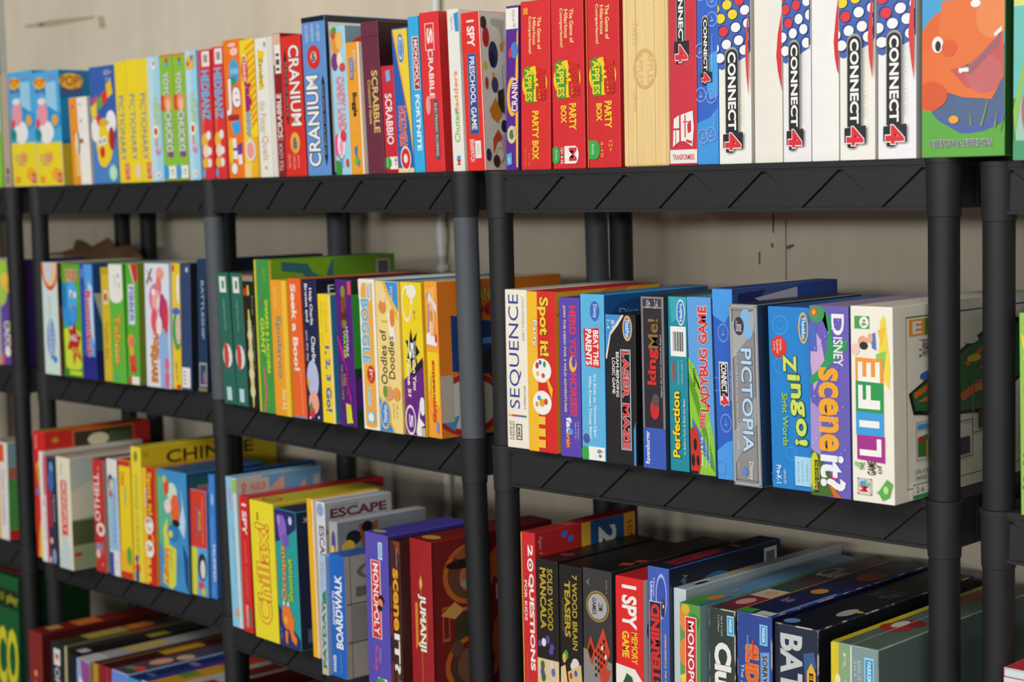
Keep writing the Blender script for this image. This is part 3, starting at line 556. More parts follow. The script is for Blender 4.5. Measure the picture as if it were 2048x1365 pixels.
game('board_game_box', 'D', (-0.3096, 0.1350, 0.0622), 0.0625, 0.2620, 0.2606, 0.0180, ('#d92f2f','#a81c20','#c22a2c'), 'leftmost of the three red and green apple party boxes', G[0],
     [('F','t','#f2dd9a','The Game of',.58,.71,.7,.9,'d','',1),('F','t','#f2dd9a','Hilarious',.42,.74,.53,.9,'d','',1),('F','t','#f2dd9a','Comparisons!',.26,.69,.38,.91,'d','',1),('F','e','#f2cf28',.48,.51,.42,.105),('F','p','#3f9a34',(.1,.6),(.3,.62),(.36,.56),(.46,.57),(.44,.4),(.18,.4)),('F','p','#d42e28',(.5,.62),(.84,.6),(.88,.42),(.7,.4)),('F','t','#e6d52e','APPLES',.16,.41,.4,.6,'d','#2f7a2a',2),('F','t','#d8281f','APPLES',.54,.41,.84,.6,'d','#6a1410',2),('F','t','#6a5a10','to',.42,.48,.5,.52,'d','',0),('F','t','#f0cf2e','PARTY BOX',.4,.06,.62,.35,'d','',2),('F','p','#f08a3a',(.12,.96),(.28,.96),(.28,.92),(.12,.92)),('F','t','#d88a2a','fun in a box',.14,.02,.22,.13,'d','',0),('F','t','#d88a2a','party',.26,.02,.33,.1,'d','',0)])
game('board_game_box', 'D', (-0.2393, 0.1350, 0.0622), 0.0661, 0.2620, 0.2680, 0.0000, ('#d62c34','#a01a1f','#c22a2c'), 'middle of the three red apple party boxes, white sticker near its foot', G[0],
     [('F','t','#f2dd9a','The Game of',.58,.71,.7,.9,'d','',1),('F','t','#f2dd9a','Hilarious',.42,.74,.53,.9,'d','',1),('F','t','#f2dd9a','Comparisons!',.26,.69,.38,.91,'d','',1),('F','e','#f2cf28',.48,.51,.42,.105),('F','p','#3f9a34',(.1,.6),(.3,.62),(.36,.56),(.46,.57),(.44,.4),(.18,.4)),('F','p','#d42e28',(.5,.62),(.84,.6),(.88,.42),(.7,.4)),('F','t','#e6d52e','APPLES',.16,.41,.4,.6,'d','#2f7a2a',2),('F','t','#d8281f','APPLES',.54,.41,.84,.6,'d','#6a1410',2),('F','t','#6a5a10','to',.42,.48,.5,.52,'d','',0),('F','t','#f0cf2e','PARTY',.54,.22,.76,.37,'d','',2),('F','t','#f0cf2e','BOX',.28,.26,.46,.36,'d','',2),('F','e','#3aa84a',.1,.08,.14,.05),('F','t','#e0f2e2','family',.08,.05,.15,.11,'d','',0),('F','r','#f2ede8',.38,.03,.72,.13),('F','e','#f2ede8',.7,.08,.12,.05),('F','t','#c8343a','M',.52,.045,.76,.12,'d','',2),('F','t','#f2e2da','12+ 4-10',.26,.03,.35,.12,'d','',1)])
game('board_game_box', 'D', (-0.1675, 0.1350, 0.0622), 0.0636, 0.2620, 0.2680, 0.0000, ('#d22b30','#b02026','#c22a2c'), 'rightmost of the three red apple party boxes, with a green tab at its lower left', G[0],
     [('F','t','#f2dd9a','The Game of',.58,.71,.7,.9,'d','',1),('F','t','#f2dd9a','Hilarious',.42,.74,.53,.9,'d','',1),('F','t','#f2dd9a','Comparisons!',.26,.69,.38,.91,'d','',1),('F','e','#f2cf28',.48,.51,.42,.105),('F','p','#3f9a34',(.1,.6),(.3,.62),(.36,.56),(.46,.57),(.44,.4),(.18,.4)),('F','p','#d42e28',(.5,.62),(.84,.6),(.88,.42),(.7,.4)),('F','t','#e6d52e','APPLES',.16,.41,.4,.6,'d','#2f7a2a',2),('F','t','#d8281f','APPLES',.54,.41,.84,.6,'d','#6a1410',2),('F','t','#6a5a10','to',.42,.48,.5,.52,'d','',0),('F','t','#f0cf2e','PARTY',.54,.22,.76,.37,'d','',2),('F','t','#f0cf2e','BOX',.28,.26,.46,.36,'d','',2),('F','r','#3aa84a',0,.05,.24,.155),('F','e','#3aa84a',.24,.103,.14,.052),('F','t','#d8f0dc','family',.1,.075,.2,.135,'d','',0),('F','t','#f0a03a','12+',.66,.09,.78,.15,'d','',1),('F','t','#f0a03a','4-10',.4,.06,.5,.15,'d','',1),('F','r','#f0823a',-.0,0,.03,1),('F','r','#7a6a2a',.12,.955,.34,1)])
game('wooden_game_case', 'D', (-0.0871, 0.1350, 0.0622), 0.0855, 0.2620, 0.2680, 0.0000, ('#e6c685','#cfae6a','#dcbb78'), 'pale bamboo wood game case with a faint engraved emblem', G[0],
     [('F','t','#d2b06c','APPLES',.34,.45,.46,.62,'d','',0),('F','t','#d2b06c','APPLES',.56,.45,.68,.62,'d','',0),('F','ring','#d2b06c',.5,.53,.26,.11),('F','t','#d8b878','CRAB APPLE',.24,.3,.32,.42,'d','',0),('F','t','#d8b878','PARTY',.24,.66,.34,.78,'d','',0),('F','t','#f2e2b8','THE GAME OF',.58,.75,.64,.92,'d','',0),('F','r','#dfbd78',.95,0,.96,1),('F','r','#ecd096',.1,0,.12,1),('F','r','#e0bf7c',.3,0,.31,1),('F','r','#ecd096',.7,0,.72,1)], wood=1)
game('board_game_box', 'D', (-0.0169, 0.1350, 0.0622), 0.0493, 0.2620, 0.2680, 0.0000, ('#cb3443','#9c2230','#b02a38'), 'crimson four in a row box with a white robot face crest above its white foot', G[0],
     [('F','r','#ece9e4',0,0,1,.085),('F','r','#b02434',0,0,1,.012),('F','t','#c8383f','TRANSFORMERS',.1,.03,.9,.06,'h','',1),('F','r','#8d8c88',.28,.62,.62,1),('F','r','#26272b',.31,.62,.58,1),('F','t','#f0efeb','CONNECT',.36,.63,.54,1.0,'d','',2),('F','p','#26272b',(.2,.6),(.2,.66),(.74,.66),(.74,.56),(.5,.56),(.5,.54),(.28,.54),(.28,.57),(.2,.57)),('F','t','#d8343e','4',.24,.55,.7,.64,'d','#f0e4e2',2),('F','p','#efe9e6',(.16,.25),(.36,.27),(.36,.13),(.12,.1)),('F','p','#efe9e6',(.42,.27),(.86,.29),(.9,.2),(.84,.1),(.55,.13),(.42,.13)),('F','r','#cb3443',.14,.19,.36,.2),('F','r','#cb3443',.5,.23,.8,.235),('F','r','#cb3443',.56,.15,.6,.27),('F','p','#cb3443',(.66,.22),(.8,.24),(.8,.18),(.68,.17)),('F','p','#cb3443',(.62,.14),(.82,.13),(.82,.115),(.62,.125)),('F','r','#cb3443',.22,.1,.24,.19)])
game('board_game_box', 'D', (0.0274, 0.1350, 0.0622), 0.0374, 0.2620, 0.2680, 0.0000, ('#3566c8','#2a52a0','#2f5cb8'), 'slim blue four in a row box covered in pale circled fours, on the top shelf', G[0],
     [('F','p','#3f97e0',(0,0),(1,0),(1,.3),(.6,.25),(0,.22)),('F','p','#49a2e6',(.35,.56),(1,.6),(1,.36),(.6,.34),(.4,.44)),('F','ring','#7fa4e2',.2,.9,.26,.04),('F','t','#7fa4e2','4',.1,.88,.3,.92,'d','',0),('F','ring','#7fa4e2',.75,.86,.26,.04),('F','t','#7fa4e2','4',.65,.84,.85,.88,'d','',0),('F','ring','#7fa4e2',.6,.96,.26,.04),('F','t','#7fa4e2','4',.5,.94,.7,.98,'d','',0),('F','ring','#7fa4e2',.75,.76,.26,.04),('F','t','#7fa4e2','4',.65,.74,.85,.78,'d','',0),('F','ring','#7fa4e2',.2,.37,.26,.04),('F','t','#7fa4e2','4',.1,.35,.3,.39,'d','',0),('F','ring','#7fa4e2',.7,.36,.26,.04),('F','t','#7fa4e2','4',.6,.34,.8,.38,'d','',0),('F','ring','#7fa4e2',.68,.16,.26,.04),('F','t','#7fa4e2','4',.58,.14,.78,.18,'d','',0),('F','ring','#7fa4e2',.3,.15,.26,.04),('F','t','#7fa4e2','4',.2,.13,.4,.17,'d','',0),('F','ring','#7fa4e2',.2,.6,.26,.04),('F','t','#7fa4e2','4',.1,.58,.3,.62,'d','',0),('F','r','#a5a39c',.28,.484,.62,.74),('F','e','#a5a39c',.45,.74,.17,.045),('F','r','#23262b',.3,.484,.6,.735),('F','e','#23262b',.45,.735,.15,.038),('F','t','#f2f1ec','CONNECT',.37,.494,.54,.76,'d','',2),('F','p','#24262a',(.21,.481),(.21,.436),(.3,.436),(.3,.42),(.5,.42),(.5,.433),(.74,.433),(.74,.487)),('F','t','#da2f3a','4',.27,.432,.68,.484,'d','#f3e6e4',2),('F','t','#c4d4f0','The Vertical Strategy Game',.74,.5,.8,.68,'d','',0),('F','t','#a8c0ea','AMUSING',.8,.18,.86,.27,'d','',0)])
game('board_game_box', 'D', (0.0747, 0.1350, 0.0622), 0.0554, 0.2620, 0.2680, 0.0000, ('#efede6','#dcd9d0','#e4e2da'), 'first of the four white boxes with yellow and red dots, beside the slim blue box', G[0],
     [('F','p','#4568b4',(0,1),(1,1),(1,.58),(.85,.55),(.12,.49),(0,.5)),('F','e','#2c3f8c',.06,.966,.15,.027),('F','e','#dd3a44',.1,.96,.145,.025),('F','e','#2c3f8c',.44,.982,.15,.027),('F','e','#dd3a44',.48,.976,.145,.025),('F','e','#2c3f8c',.82,.998,.15,.027),('F','e','#ecd430',.86,.992,.145,.025),('F','e','#2c3f8c',.16,.898,.15,.027),('F','e','#dd3a44',.2,.892,.145,.025),('F','e','#2c3f8c',.54,.914,.15,.027),('F','e','#dd3a44',.58,.908,.145,.025),('F','e','#2c3f8c',.92,.93,.15,.027),('F','e','#dd3a44',.96,.924,.145,.025),('F','e','#2c3f8c',-.12,.814,.15,.027),('F','e','#ecd430',-.08,.808,.145,.025),('F','e','#2c3f8c',.26,.83,.15,.027),('F','e','#ecd430',.3,.824,.145,.025),('F','e','#2c3f8c',.64,.846,.15,.027),('F','e','#dd3a44',.68,.84,.145,.025),('F','e','#2c3f8c',1.02,.862,.15,.027),('F','e','#dd3a44',1.06,.856,.145,.025),('F','e','#2c3f8c',.06,.762,.15,.027),('F','e','#ecd430',.1,.756,.145,.025),('F','e','#2c3f8c',.44,.778,.15,.027),('F','e','#ecd430',.48,.772,.145,.025),('F','e','#2c3f8c',.82,.794,.15,.027),('F','e','#f0f0f2',.86,.788,.145,.025),('F','e','#2c3f8c',.16,.694,.15,.027),('F','e','#dd3a44',.2,.688,.145,.025),('F','e','#2c3f8c',.54,.71,.15,.027),('F','e','#f0f0f2',.58,.704,.145,.025),('F','e','#2c3f8c',.92,.726,.15,.027),('F','e','#f0f0f2',.96,.72,.145,.025),('F','e','#2c3f8c',-.12,.61,.15,.027),('F','e','#f0f0f2',-.08,.604,.145,.025),('F','e','#2c3f8c',.26,.626,.15,.027),('F','e','#f0f0f2',.3,.62,.145,.025),('F','e','#2c3f8c',.64,.642,.15,.027),('F','e','#f0f0f2',.68,.636,.145,.025),('F','e','#2c3f8c',1.02,.658,.15,.027),('F','e','#f0f0f2',1.06,.652,.145,.025),('F','e','#2c3f8c',.06,.558,.15,.027),('F','e','#f0f0f2',.1,.552,.145,.025),('F','e','#2c3f8c',.44,.574,.15,.027),('F','e','#f0f0f2',.48,.568,.145,.025),('F','e','#2c3f8c',.82,.59,.15,.027),('F','e','#f0f0f2',.86,.584,.145,.025),('F','r','#a5a39c',.26,.16,.68,.56),('F','e','#a5a39c',.47,.56,.21,.045),('F','r','#23262b',.28,.16,.66,.555),('F','e','#23262b',.47,.555,.19,.038),('F','t','#f2f1ec','CONNECT',.35,.175,.6,.58,'d','',2),('F','p','#24262a',(.19,.155),(.19,.085),(.28,.085),(.28,.06),(.48,.06),(.48,.08),(.8,.08),(.8,.165)),('F','t','#da2f3a','4',.25,.072,.74,.16,'d','#f3e6e4',2),('F','t','#9a9a6a','The Vertical Four-In-A-Row Game',.74,.2,.79,.54,'d','',0),('F','p','#dc4038',(1,.8),(.93,.68),(.9,.56),(.93,.46),(1,.34))])
game('board_game_box', 'D', (0.1314, 0.1350, 0.0622), 0.0461, 0.2620, 0.2680, 0.0000, ('#e9e7dc','#d6d3c8','#e4e2da'), 'blank cream box with a red crescent, between the first two white dotted boxes', G[0],
     [('F','p','#d8323a',(1,.76),(.86,.65),(.8,.54),(.86,.46),(1,.36))])
game('board_game_box', 'D', (0.1785, 0.1350, 0.0622), 0.0448, 0.2620, 0.2720, 0.0000, ('#eceaee','#d9d7d4','#e4e2da'), 'second of the four white boxes with yellow and red dots, from the left', G[0],
     [('F','p','#4568b4',(0,1),(1,1),(1,.58),(.85,.55),(.12,.49),(0,.5)),('F','e','#2c3f8c',.1,.966,.15,.027),('F','e','#ecd430',.14,.96,.145,.025),('F','e','#2c3f8c',.48,.982,.15,.027),('F','e','#dd3a44',.52,.976,.145,.025),('F','e','#2c3f8c',.86,.998,.15,.027),('F','e','#dd3a44',.9,.992,.145,.025),('F','e','#2c3f8c',.2,.898,.15,.027),('F','e','#ecd430',.24,.892,.145,.025),('F','e','#2c3f8c',.58,.914,.15,.027),('F','e','#ecd430',.62,.908,.145,.025),('F','e','#2c3f8c',.96,.93,.15,.027),('F','e','#dd3a44',1.0,.924,.145,.025),('F','e','#2c3f8c',.0,.83,.15,.027),('F','e','#dd3a44',.04,.824,.145,.025),('F','e','#2c3f8c',.38,.846,.15,.027),('F','e','#ecd430',.42,.84,.145,.025),('F','e','#2c3f8c',.76,.862,.15,.027),('F','e','#ecd430',.8,.856,.145,.025),('F','e','#2c3f8c',.1,.762,.15,.027),('F','e','#dd3a44',.14,.756,.145,.025),('F','e','#2c3f8c',.48,.778,.15,.027),('F','e','#dd3a44',.52,.772,.145,.025),('F','e','#2c3f8c',.86,.794,.15,.027),('F','e','#f0f0f2',.9,.788,.145,.025),('F','e','#2c3f8c',.2,.694,.15,.027),('F','e','#dd3a44',.24,.688,.145,.025),('F','e','#2c3f8c',.58,.71,.15,.027),('F','e','#f0f0f2',.62,.704,.145,.025),('F','e','#2c3f8c',.96,.726,.15,.027),('F','e','#f0f0f2',1.0,.72,.145,.025),('F','e','#2c3f8c',.0,.626,.15,.027),('F','e','#f0f0f2',.04,.62,.145,.025),('F','e','#2c3f8c',.38,.642,.15,.027),('F','e','#f0f0f2',.42,.636,.145,.025),('F','e','#2c3f8c',.76,.658,.15,.027),('F','e','#f0f0f2',.8,.652,.145,.025),('F','e','#2c3f8c',.1,.558,.15,.027),('F','e','#f0f0f2',.14,.552,.145,.025),('F','e','#2c3f8c',.48,.574,.15,.027),('F','e','#f0f0f2',.52,.568,.145,.025),('F','e','#2c3f8c',.86,.59,.15,.027),('F','e','#f0f0f2',.9,.584,.145,.025),('F','r','#a5a39c',.26,.16,.68,.56),('F','e','#a5a39c',.47,.56,.21,.045),('F','r','#23262b',.28,.16,.66,.555),('F','e','#23262b',.47,.555,.19,.038),('F','t','#f2f1ec','CONNECT',.35,.175,.6,.58,'d','',2),('F','p','#24262a',(.19,.155),(.19,.085),(.28,.085),(.28,.06),(.48,.06),(.48,.08),(.8,.08),(.8,.165)),('F','t','#da2f3a','4',.25,.072,.74,.16,'d','#f3e6e4',2),('F','t','#9a9a6a','The Vertical Four-In-A-Row Game',.74,.2,.79,.54,'d','',0)])
game('board_game_box', 'D', (0.2239, 0.1350, 0.0622), 0.0428, 0.2620, 0.2720, 0.0000, ('#efeeea','#d8d6d0','#e4e2da'), 'blank white box with a red crescent, right of the second white dotted box', G[0],
     [('F','p','#d8323a',(1,.8),(.9,.7),(.82,.58),(.86,.5),(.94,.44),(1,.42))])
game('board_game_box', 'D', (0.2795, 0.1260, 0.0622), 0.0535, 0.2620, 0.2720, 0.0000, ('#efede4','#dcdad0','#e4e2da'), 'third of the four white boxes with yellow and red dots, from the left', G[0],
     [('F','p','#4568b4',(0,1),(1,1),(1,.58),(.85,.55),(.12,.49),(0,.5)),('F','e','#2c3f8c',.06,.966,.15,.027),('F','e','#dd3a44',.1,.96,.145,.025),('F','e','#2c3f8c',.44,.982,.15,.027),('F','e','#dd3a44',.48,.976,.145,.025),('F','e','#2c3f8c',.82,.998,.15,.027),('F','e','#ecd430',.86,.992,.145,.025),('F','e','#2c3f8c',.16,.898,.15,.027),('F','e','#dd3a44',.2,.892,.145,.025),('F','e','#2c3f8c',.54,.914,.15,.027),('F','e','#dd3a44',.58,.908,.145,.025),('F','e','#2c3f8c',.92,.93,.15,.027),('F','e','#dd3a44',.96,.924,.145,.025),('F','e','#2c3f8c',-.12,.814,.15,.027),('F','e','#ecd430',-.08,.808,.145,.025),('F','e','#2c3f8c',.26,.83,.15,.027),('F','e','#ecd430',.3,.824,.145,.025),('F','e','#2c3f8c',.64,.846,.15,.027),('F','e','#dd3a44',.68,.84,.145,.025),('F','e','#2c3f8c',1.02,.862,.15,.027),('F','e','#dd3a44',1.06,.856,.145,.025),('F','e','#2c3f8c',.06,.762,.15,.027),('F','e','#ecd430',.1,.756,.145,.025),('F','e','#2c3f8c',.44,.778,.15,.027),('F','e','#ecd430',.48,.772,.145,.025),('F','e','#2c3f8c',.82,.794,.15,.027),('F','e','#f0f0f2',.86,.788,.145,.025),('F','e','#2c3f8c',.16,.694,.15,.027),('F','e','#dd3a44',.2,.688,.145,.025),('F','e','#2c3f8c',.54,.71,.15,.027),('F','e','#f0f0f2',.58,.704,.145,.025),('F','e','#2c3f8c',.92,.726,.15,.027),('F','e','#f0f0f2',.96,.72,.145,.025),('F','e','#2c3f8c',-.12,.61,.15,.027),('F','e','#f0f0f2',-.08,.604,.145,.025),('F','e','#2c3f8c',.26,.626,.15,.027),('F','e','#f0f0f2',.3,.62,.145,.025),('F','e','#2c3f8c',.64,.642,.15,.027),('F','e','#f0f0f2',.68,.636,.145,.025),('F','e','#2c3f8c',1.02,.658,.15,.027),('F','e','#f0f0f2',1.06,.652,.145,.025),('F','e','#2c3f8c',.06,.558,.15,.027),('F','e','#f0f0f2',.1,.552,.145,.025),('F','e','#2c3f8c',.44,.574,.15,.027),('F','e','#f0f0f2',.48,.568,.145,.025),('F','e','#2c3f8c',.82,.59,.15,.027),('F','e','#f0f0f2',.86,.584,.145,.025),('F','r','#a5a39c',.26,.16,.68,.56),('F','e','#a5a39c',.47,.56,.21,.045),('F','r','#23262b',.28,.16,.66,.555),('F','e','#23262b',.47,.555,.19,.038),('F','t','#f2f1ec','CONNECT',.35,.175,.6,.58,'d','',2),('F','p','#24262a',(.19,.155),(.19,.085),(.28,.085),(.28,.06),(.48,.06),(.48,.08),(.8,.08),(.8,.165)),('F','t','#da2f3a','4',.25,.072,.74,.16,'d','#f3e6e4',2),('F','t','#9a9a6a','The Vertical Four-In-A-Row Game',.74,.2,.79,.54,'d','',0),('F','p','#dc4038',(1,.82),(.93,.72),(.86,.58),(.9,.48),(1,.38))])
game('board_game_box', 'D', (0.3388, 0.1260, 0.0622), 0.0560, 0.2620, 0.2720, 0.0000, ('#efeef2','#d8d6cf','#e4e2da'), 'last of the four white dotted boxes, next to the orange hippo box', G[0],
     [('F','p','#4568b4',(0,1),(1,1),(1,.58),(.85,.55),(.12,.49),(0,.5)),('F','e','#2c3f8c',.1,.966,.15,.027),('F','e','#ecd430',.14,.96,.145,.025),('F','e','#2c3f8c',.48,.982,.15,.027),('F','e','#dd3a44',.52,.976,.145,.025),('F','e','#2c3f8c',.86,.998,.15,.027),('F','e','#dd3a44',.9,.992,.145,.025),('F','e','#2c3f8c',.2,.898,.15,.027),('F','e','#ecd430',.24,.892,.145,.025),('F','e','#2c3f8c',.58,.914,.15,.027),('F','e','#ecd430',.62,.908,.145,.025),('F','e','#2c3f8c',.96,.93,.15,.027),('F','e','#dd3a44',1.0,.924,.145,.025),('F','e','#2c3f8c',.0,.83,.15,.027),('F','e','#dd3a44',.04,.824,.145,.025),('F','e','#2c3f8c',.38,.846,.15,.027),('F','e','#ecd430',.42,.84,.145,.025),('F','e','#2c3f8c',.76,.862,.15,.027),('F','e','#ecd430',.8,.856,.145,.025),('F','e','#2c3f8c',.1,.762,.15,.027),('F','e','#dd3a44',.14,.756,.145,.025),('F','e','#2c3f8c',.48,.778,.15,.027),('F','e','#dd3a44',.52,.772,.145,.025),('F','e','#2c3f8c',.86,.794,.15,.027),('F','e','#f0f0f2',.9,.788,.145,.025),('F','e','#2c3f8c',.2,.694,.15,.027),('F','e','#dd3a44',.24,.688,.145,.025),('F','e','#2c3f8c',.58,.71,.15,.027),('F','e','#f0f0f2',.62,.704,.145,.025),('F','e','#2c3f8c',.96,.726,.15,.027),('F','e','#f0f0f2',1.0,.72,.145,.025),('F','e','#2c3f8c',.0,.626,.15,.027),('F','e','#f0f0f2',.04,.62,.145,.025),('F','e','#2c3f8c',.38,.642,.15,.027),('F','e','#f0f0f2',.42,.636,.145,.025),('F','e','#2c3f8c',.76,.658,.15,.027),('F','e','#f0f0f2',.8,.652,.145,.025),('F','e','#2c3f8c',.1,.558,.15,.027),('F','e','#f0f0f2',.14,.552,.145,.025),('F','e','#2c3f8c',.48,.574,.15,.027),('F','e','#f0f0f2',.52,.568,.145,.025),('F','e','#2c3f8c',.86,.59,.15,.027),('F','e','#f0f0f2',.9,.584,.145,.025),('F','r','#a5a39c',.26,.16,.68,.56),('F','e','#a5a39c',.47,.56,.21,.045),('F','r','#23262b',.28,.16,.66,.555),('F','e','#23262b',.47,.555,.19,.038),('F','t','#f2f1ec','CONNECT',.35,.175,.6,.58,'d','',2),('F','p','#24262a',(.19,.155),(.19,.085),(.28,.085),(.28,.06),(.48,.06),(.48,.08),(.8,.08),(.8,.165)),('F','t','#da2f3a','4',.25,.072,.74,.16,'d','#f3e6e4',2),('F','t','#9a9a6a','The Vertical Four-In-A-Row Game',.74,.2,.79,.54,'d','',0),('F','p','#dc4038',(1,.84),(.9,.7),(.85,.58),(.92,.46),(1,.36))])
game('board_game_box', 'D', (0.4354, 0.0750, 0.0622), 0.1141, 0.1700, 0.2720, 0.0000, ('#5faa45','#2c5a24','#4a8a3a'), 'wide green and blue box with an orange cartoon hippo opening its mouth, top right', G[0],
     [('F','r','#4aa4d8',0,.393,1,1),('F','e','#53688e',.56,.315,.62,.186),('F','ring','#4f62a8',.56,.329,.7,.222),('F','r','#5faa45',0,.0,1,.086),('F','p','#5faa45',(0,.315),(.06,.243),(.2,.172),(.45,.114),(.6,.086),(0,.071)),('F','e','#e06a34',.42,.5,.46,.186),('F','e','#e4713a',.1,.357,.24,.143),('F','p','#e4763c',(.25,.715),(.85,.715),(.98,.608),(.99,.357),(.85,.257),(.5,.272),(.15,.322)),('F','e','#e88a52',.86,.629,.2,.1),('F','p','#c85a5a',(.35,.4),(.6,.415),(.97,.558),(.98,.372),(.82,.3),(.55,.315)),('F','e','#c66a6c',.76,.372,.22,.086),('F','p','#a0646a',(.42,.404),(.62,.422),(.95,.55),(.93,.5),(.6,.372)),('F','e','#d85c30',.12,.286,.2,.064),('F','e','#f1efe8',.2,.518,.07,.037),('F','e','#2a2a2e',.205,.511,.035,.024),('F','e','#dd6033',.34,.5,.09,.039),('F','e','#f0eeea',.66,.69,.06,.018),('F','p','#efede9',(.46,.39),(.58,.418),(.6,.429),(.48,.379)),('F','r','#f0eeea',.46,.386,.58,.404),('F','p','#f0eeea',(.88,.55),(.97,.579),(.97,.558),(.89,.533)),('F','e','#e8a83a',.4,.172,.06,.018),('F','p','#8fa83a',(.72,.136),(.74,.136),(.82,.257),(.8,.243)),('F','p','#8fa83a',(.6,.143),(.62,.143),(.6,.214)),('F','p','#8fa83a',(.88,.129),(.9,.129),(.93,.214)),('F','p','#7f9a3a',(.95,.114),(.97,.114),(1,.2)),('F','t','#4a3a66','ELEFUN & FRIENDS',.12,.049,.86,.08,'h','#f0f0ea',1)])
game('board_game_box', 'E', (0.5296, 0.1240, 0.0562), 0.0546, 0.2620, 0.3000, 0.0000, ('#9fc6b4','#5a9a78','#7fb09a'), 'teal green game box cut off by the right edge of the photo, top shelf', G[0],
     [('F','r','#3f9a50',0,0,.06,1),('F','r','#d6dc7a',0,.62,1,.74),('F','r','#6ac0b8',0,.25,1,.62),('F','p','#8fc05a',(0,.2),(.3,.45),(.36,.45),(.05,.1)),('F','e','#b06a70',.5,.2,.3,.12),('F','r','#4a9a70',0,0,1,.08)])
game('board_game_box', 'A', (-2.3558, 0.2864, -0.3791), 0.0288, 0.2000, 0.2648, 0.0158, ('#e8e6e2','#cfccc6','#dcd8d0'), 'white game box left of the purple and lime box on the second shelf', G[1],
     [])
game('board_game_box', 'A', (-2.3105, 0.3042, -0.3789), 0.0587, 0.2000, 0.2618, 0.0234, ('#5a3a98','#432a74','#b5c83a'), 'purple and lime green game box peeking out at the left edge of the second shelf', G[1],
     [('F','p','#9ccb34',(0,1),(.7,1),(.8,.75),(.5,.6),(.1,.55),(0,.6)),('F','e','#f0c03a',.5,.8,.4,.08),('F','e','#e0a83a',.75,.74,.2,.05),('F','t','#efeae2','CADOO',.3,.1,.8,.42,'d','',1),('F','e','#efeae2',.55,.13,.25,.05),('F','r','#d8483a',0,0,.25,.1),('F','e','#e0a090',.9,.24,.15,.05),('F','e','#8fc83a',.8,.38,.15,.04)])
game('board_game_box', 'B', (-2.0091, 0.2601, -0.3788), 0.0723, 0.2200, 0.2627, 0.0146, ('#d3e6e2','#6a4020','#c9b89c'), 'pale mint game box standing first on the second shelf of the left unit', G[1],
     [('F','e','#e0543c',.55,.97,.55,.22),('F','e','#eccb9c',.55,.97,.45,.18),('F','e','#d0d8e4',.45,.95,.2,.12),('F','t','#a8c0c0','Junior',.35,.5,.6,.7,'d','',0),('F','e','#5a8ac8',.5,.32,.26,.18),('F','t','#e8eef4','Moonlight',.3,.16,.55,.48,'d','',1),('F','t','#e8eef4','Travels',.58,.18,.8,.44,'d','',0),('F','e','#2f8ad8',.72,.14,.14,.03),('S','p','#161210',(.02,.86),(.4,.8),(.7,.3),(.25,.55),(.02,.62))])
game('board_game_box', 'B', (-1.9086, 0.2555, -0.3783), 0.0825, 0.2200, 0.2605, 0.0112, ('#5fae30','#3f7a24','#86b84a'), 'green and yellow box with a blue cartoon elephant and red starburst', G[1],
     [('F','e','#2f98e0',.4,.62,.42,.22),('F','e','#4fb0ec',.55,.72,.3,.13),('F','e','#2a7fc4',.12,.72,.16,.12),('F','e','#f2f2f0',.5,.74,.08,.035),('F','e','#f2f2f0',.72,.73,.07,.03),('F','e','#2a2a50',.52,.73,.03,.018),('F','e','#d8604a',.52,.6,.08,.04),('F','e','#3f9fe0',.62,.56,.16,.08),('F','p','#d6e03a',(.05,.42),(.5,.45),(1,.4),(1,.1),(.5,.02),(.1,.1)),('F','p','#b8222a',(.3,.44),(.5,.42),(.65,.5),(.75,.4),(.98,.36),(.85,.28),(1,.14),(.7,.2),(.55,.1),(.5,.24),(.2,.25),(.38,.34)),('F','t','#f0e8e0','MAGIC',.42,.32,.8,.38,'h','',1),('F','t','#f0c83a','POWER',.45,.2,.9,.27,'h','',1),('F','r','#3a8a3a',0,0,1,.07),('F','r','#c8d83a',.3,.02,1,.06),('F','t','#e8683a','ELEFUN',.28,.85,.9,.95,'h','#f2e6d8',1)])
game('board_game_box', 'B', (-1.8325, 0.2722, -0.3779), 0.0587, 0.2620, 0.2617, 0.0049, ('#2f4fb8','#1f4a78','#2a3f90'), 'royal blue number tile game box with a slanted red title', G[1],
     [('F','p','#58a4e6',(.3,1),(.95,1),(.95,.2),(.6,.1),(.45,.6)),('F','r','#2a2688',0,0,1,.2),('F','p','#cfe2f4',(.62,.85),(.92,.8),(.95,.3),(.75,.4)),('F','t','#cf2f3a','Rummikub',.38,.2,.78,.77,'d','#e6d8e0',2),('F','r','#6a88d8',.1,.88,.3,.96),('S','p','#b4b8aa',(0,.75),(.6,.7),(.8,.45),(.5,.3),(.1,.4)),('S','p','#b8262c',(.35,.82),(.85,.8),(.85,.7),(.35,.72)),('S','r','#1d2560',0,0,1,.25),('S','e','#c8ccd8',.45,.04,.2,.03)])
game('board_game_box', 'B', (-1.7563, 0.2715, -0.3776), 0.0329, 0.2620, 0.2550, 0.0034, ('#d9ba2e','#b09018','#d8b020'), 'thin mustard yellow game box, shorter than the green box on its right', G[1],
     [('F','r','#e8e0c8',.3,.68,.85,.8),('F','e','#c8382a',.55,.74,.2,.04),('F','t','#9a7a10','Tumblin dice',.3,.2,.7,.52,'d','',0),('F','r','#c8a31c',0,.94,1,1)])
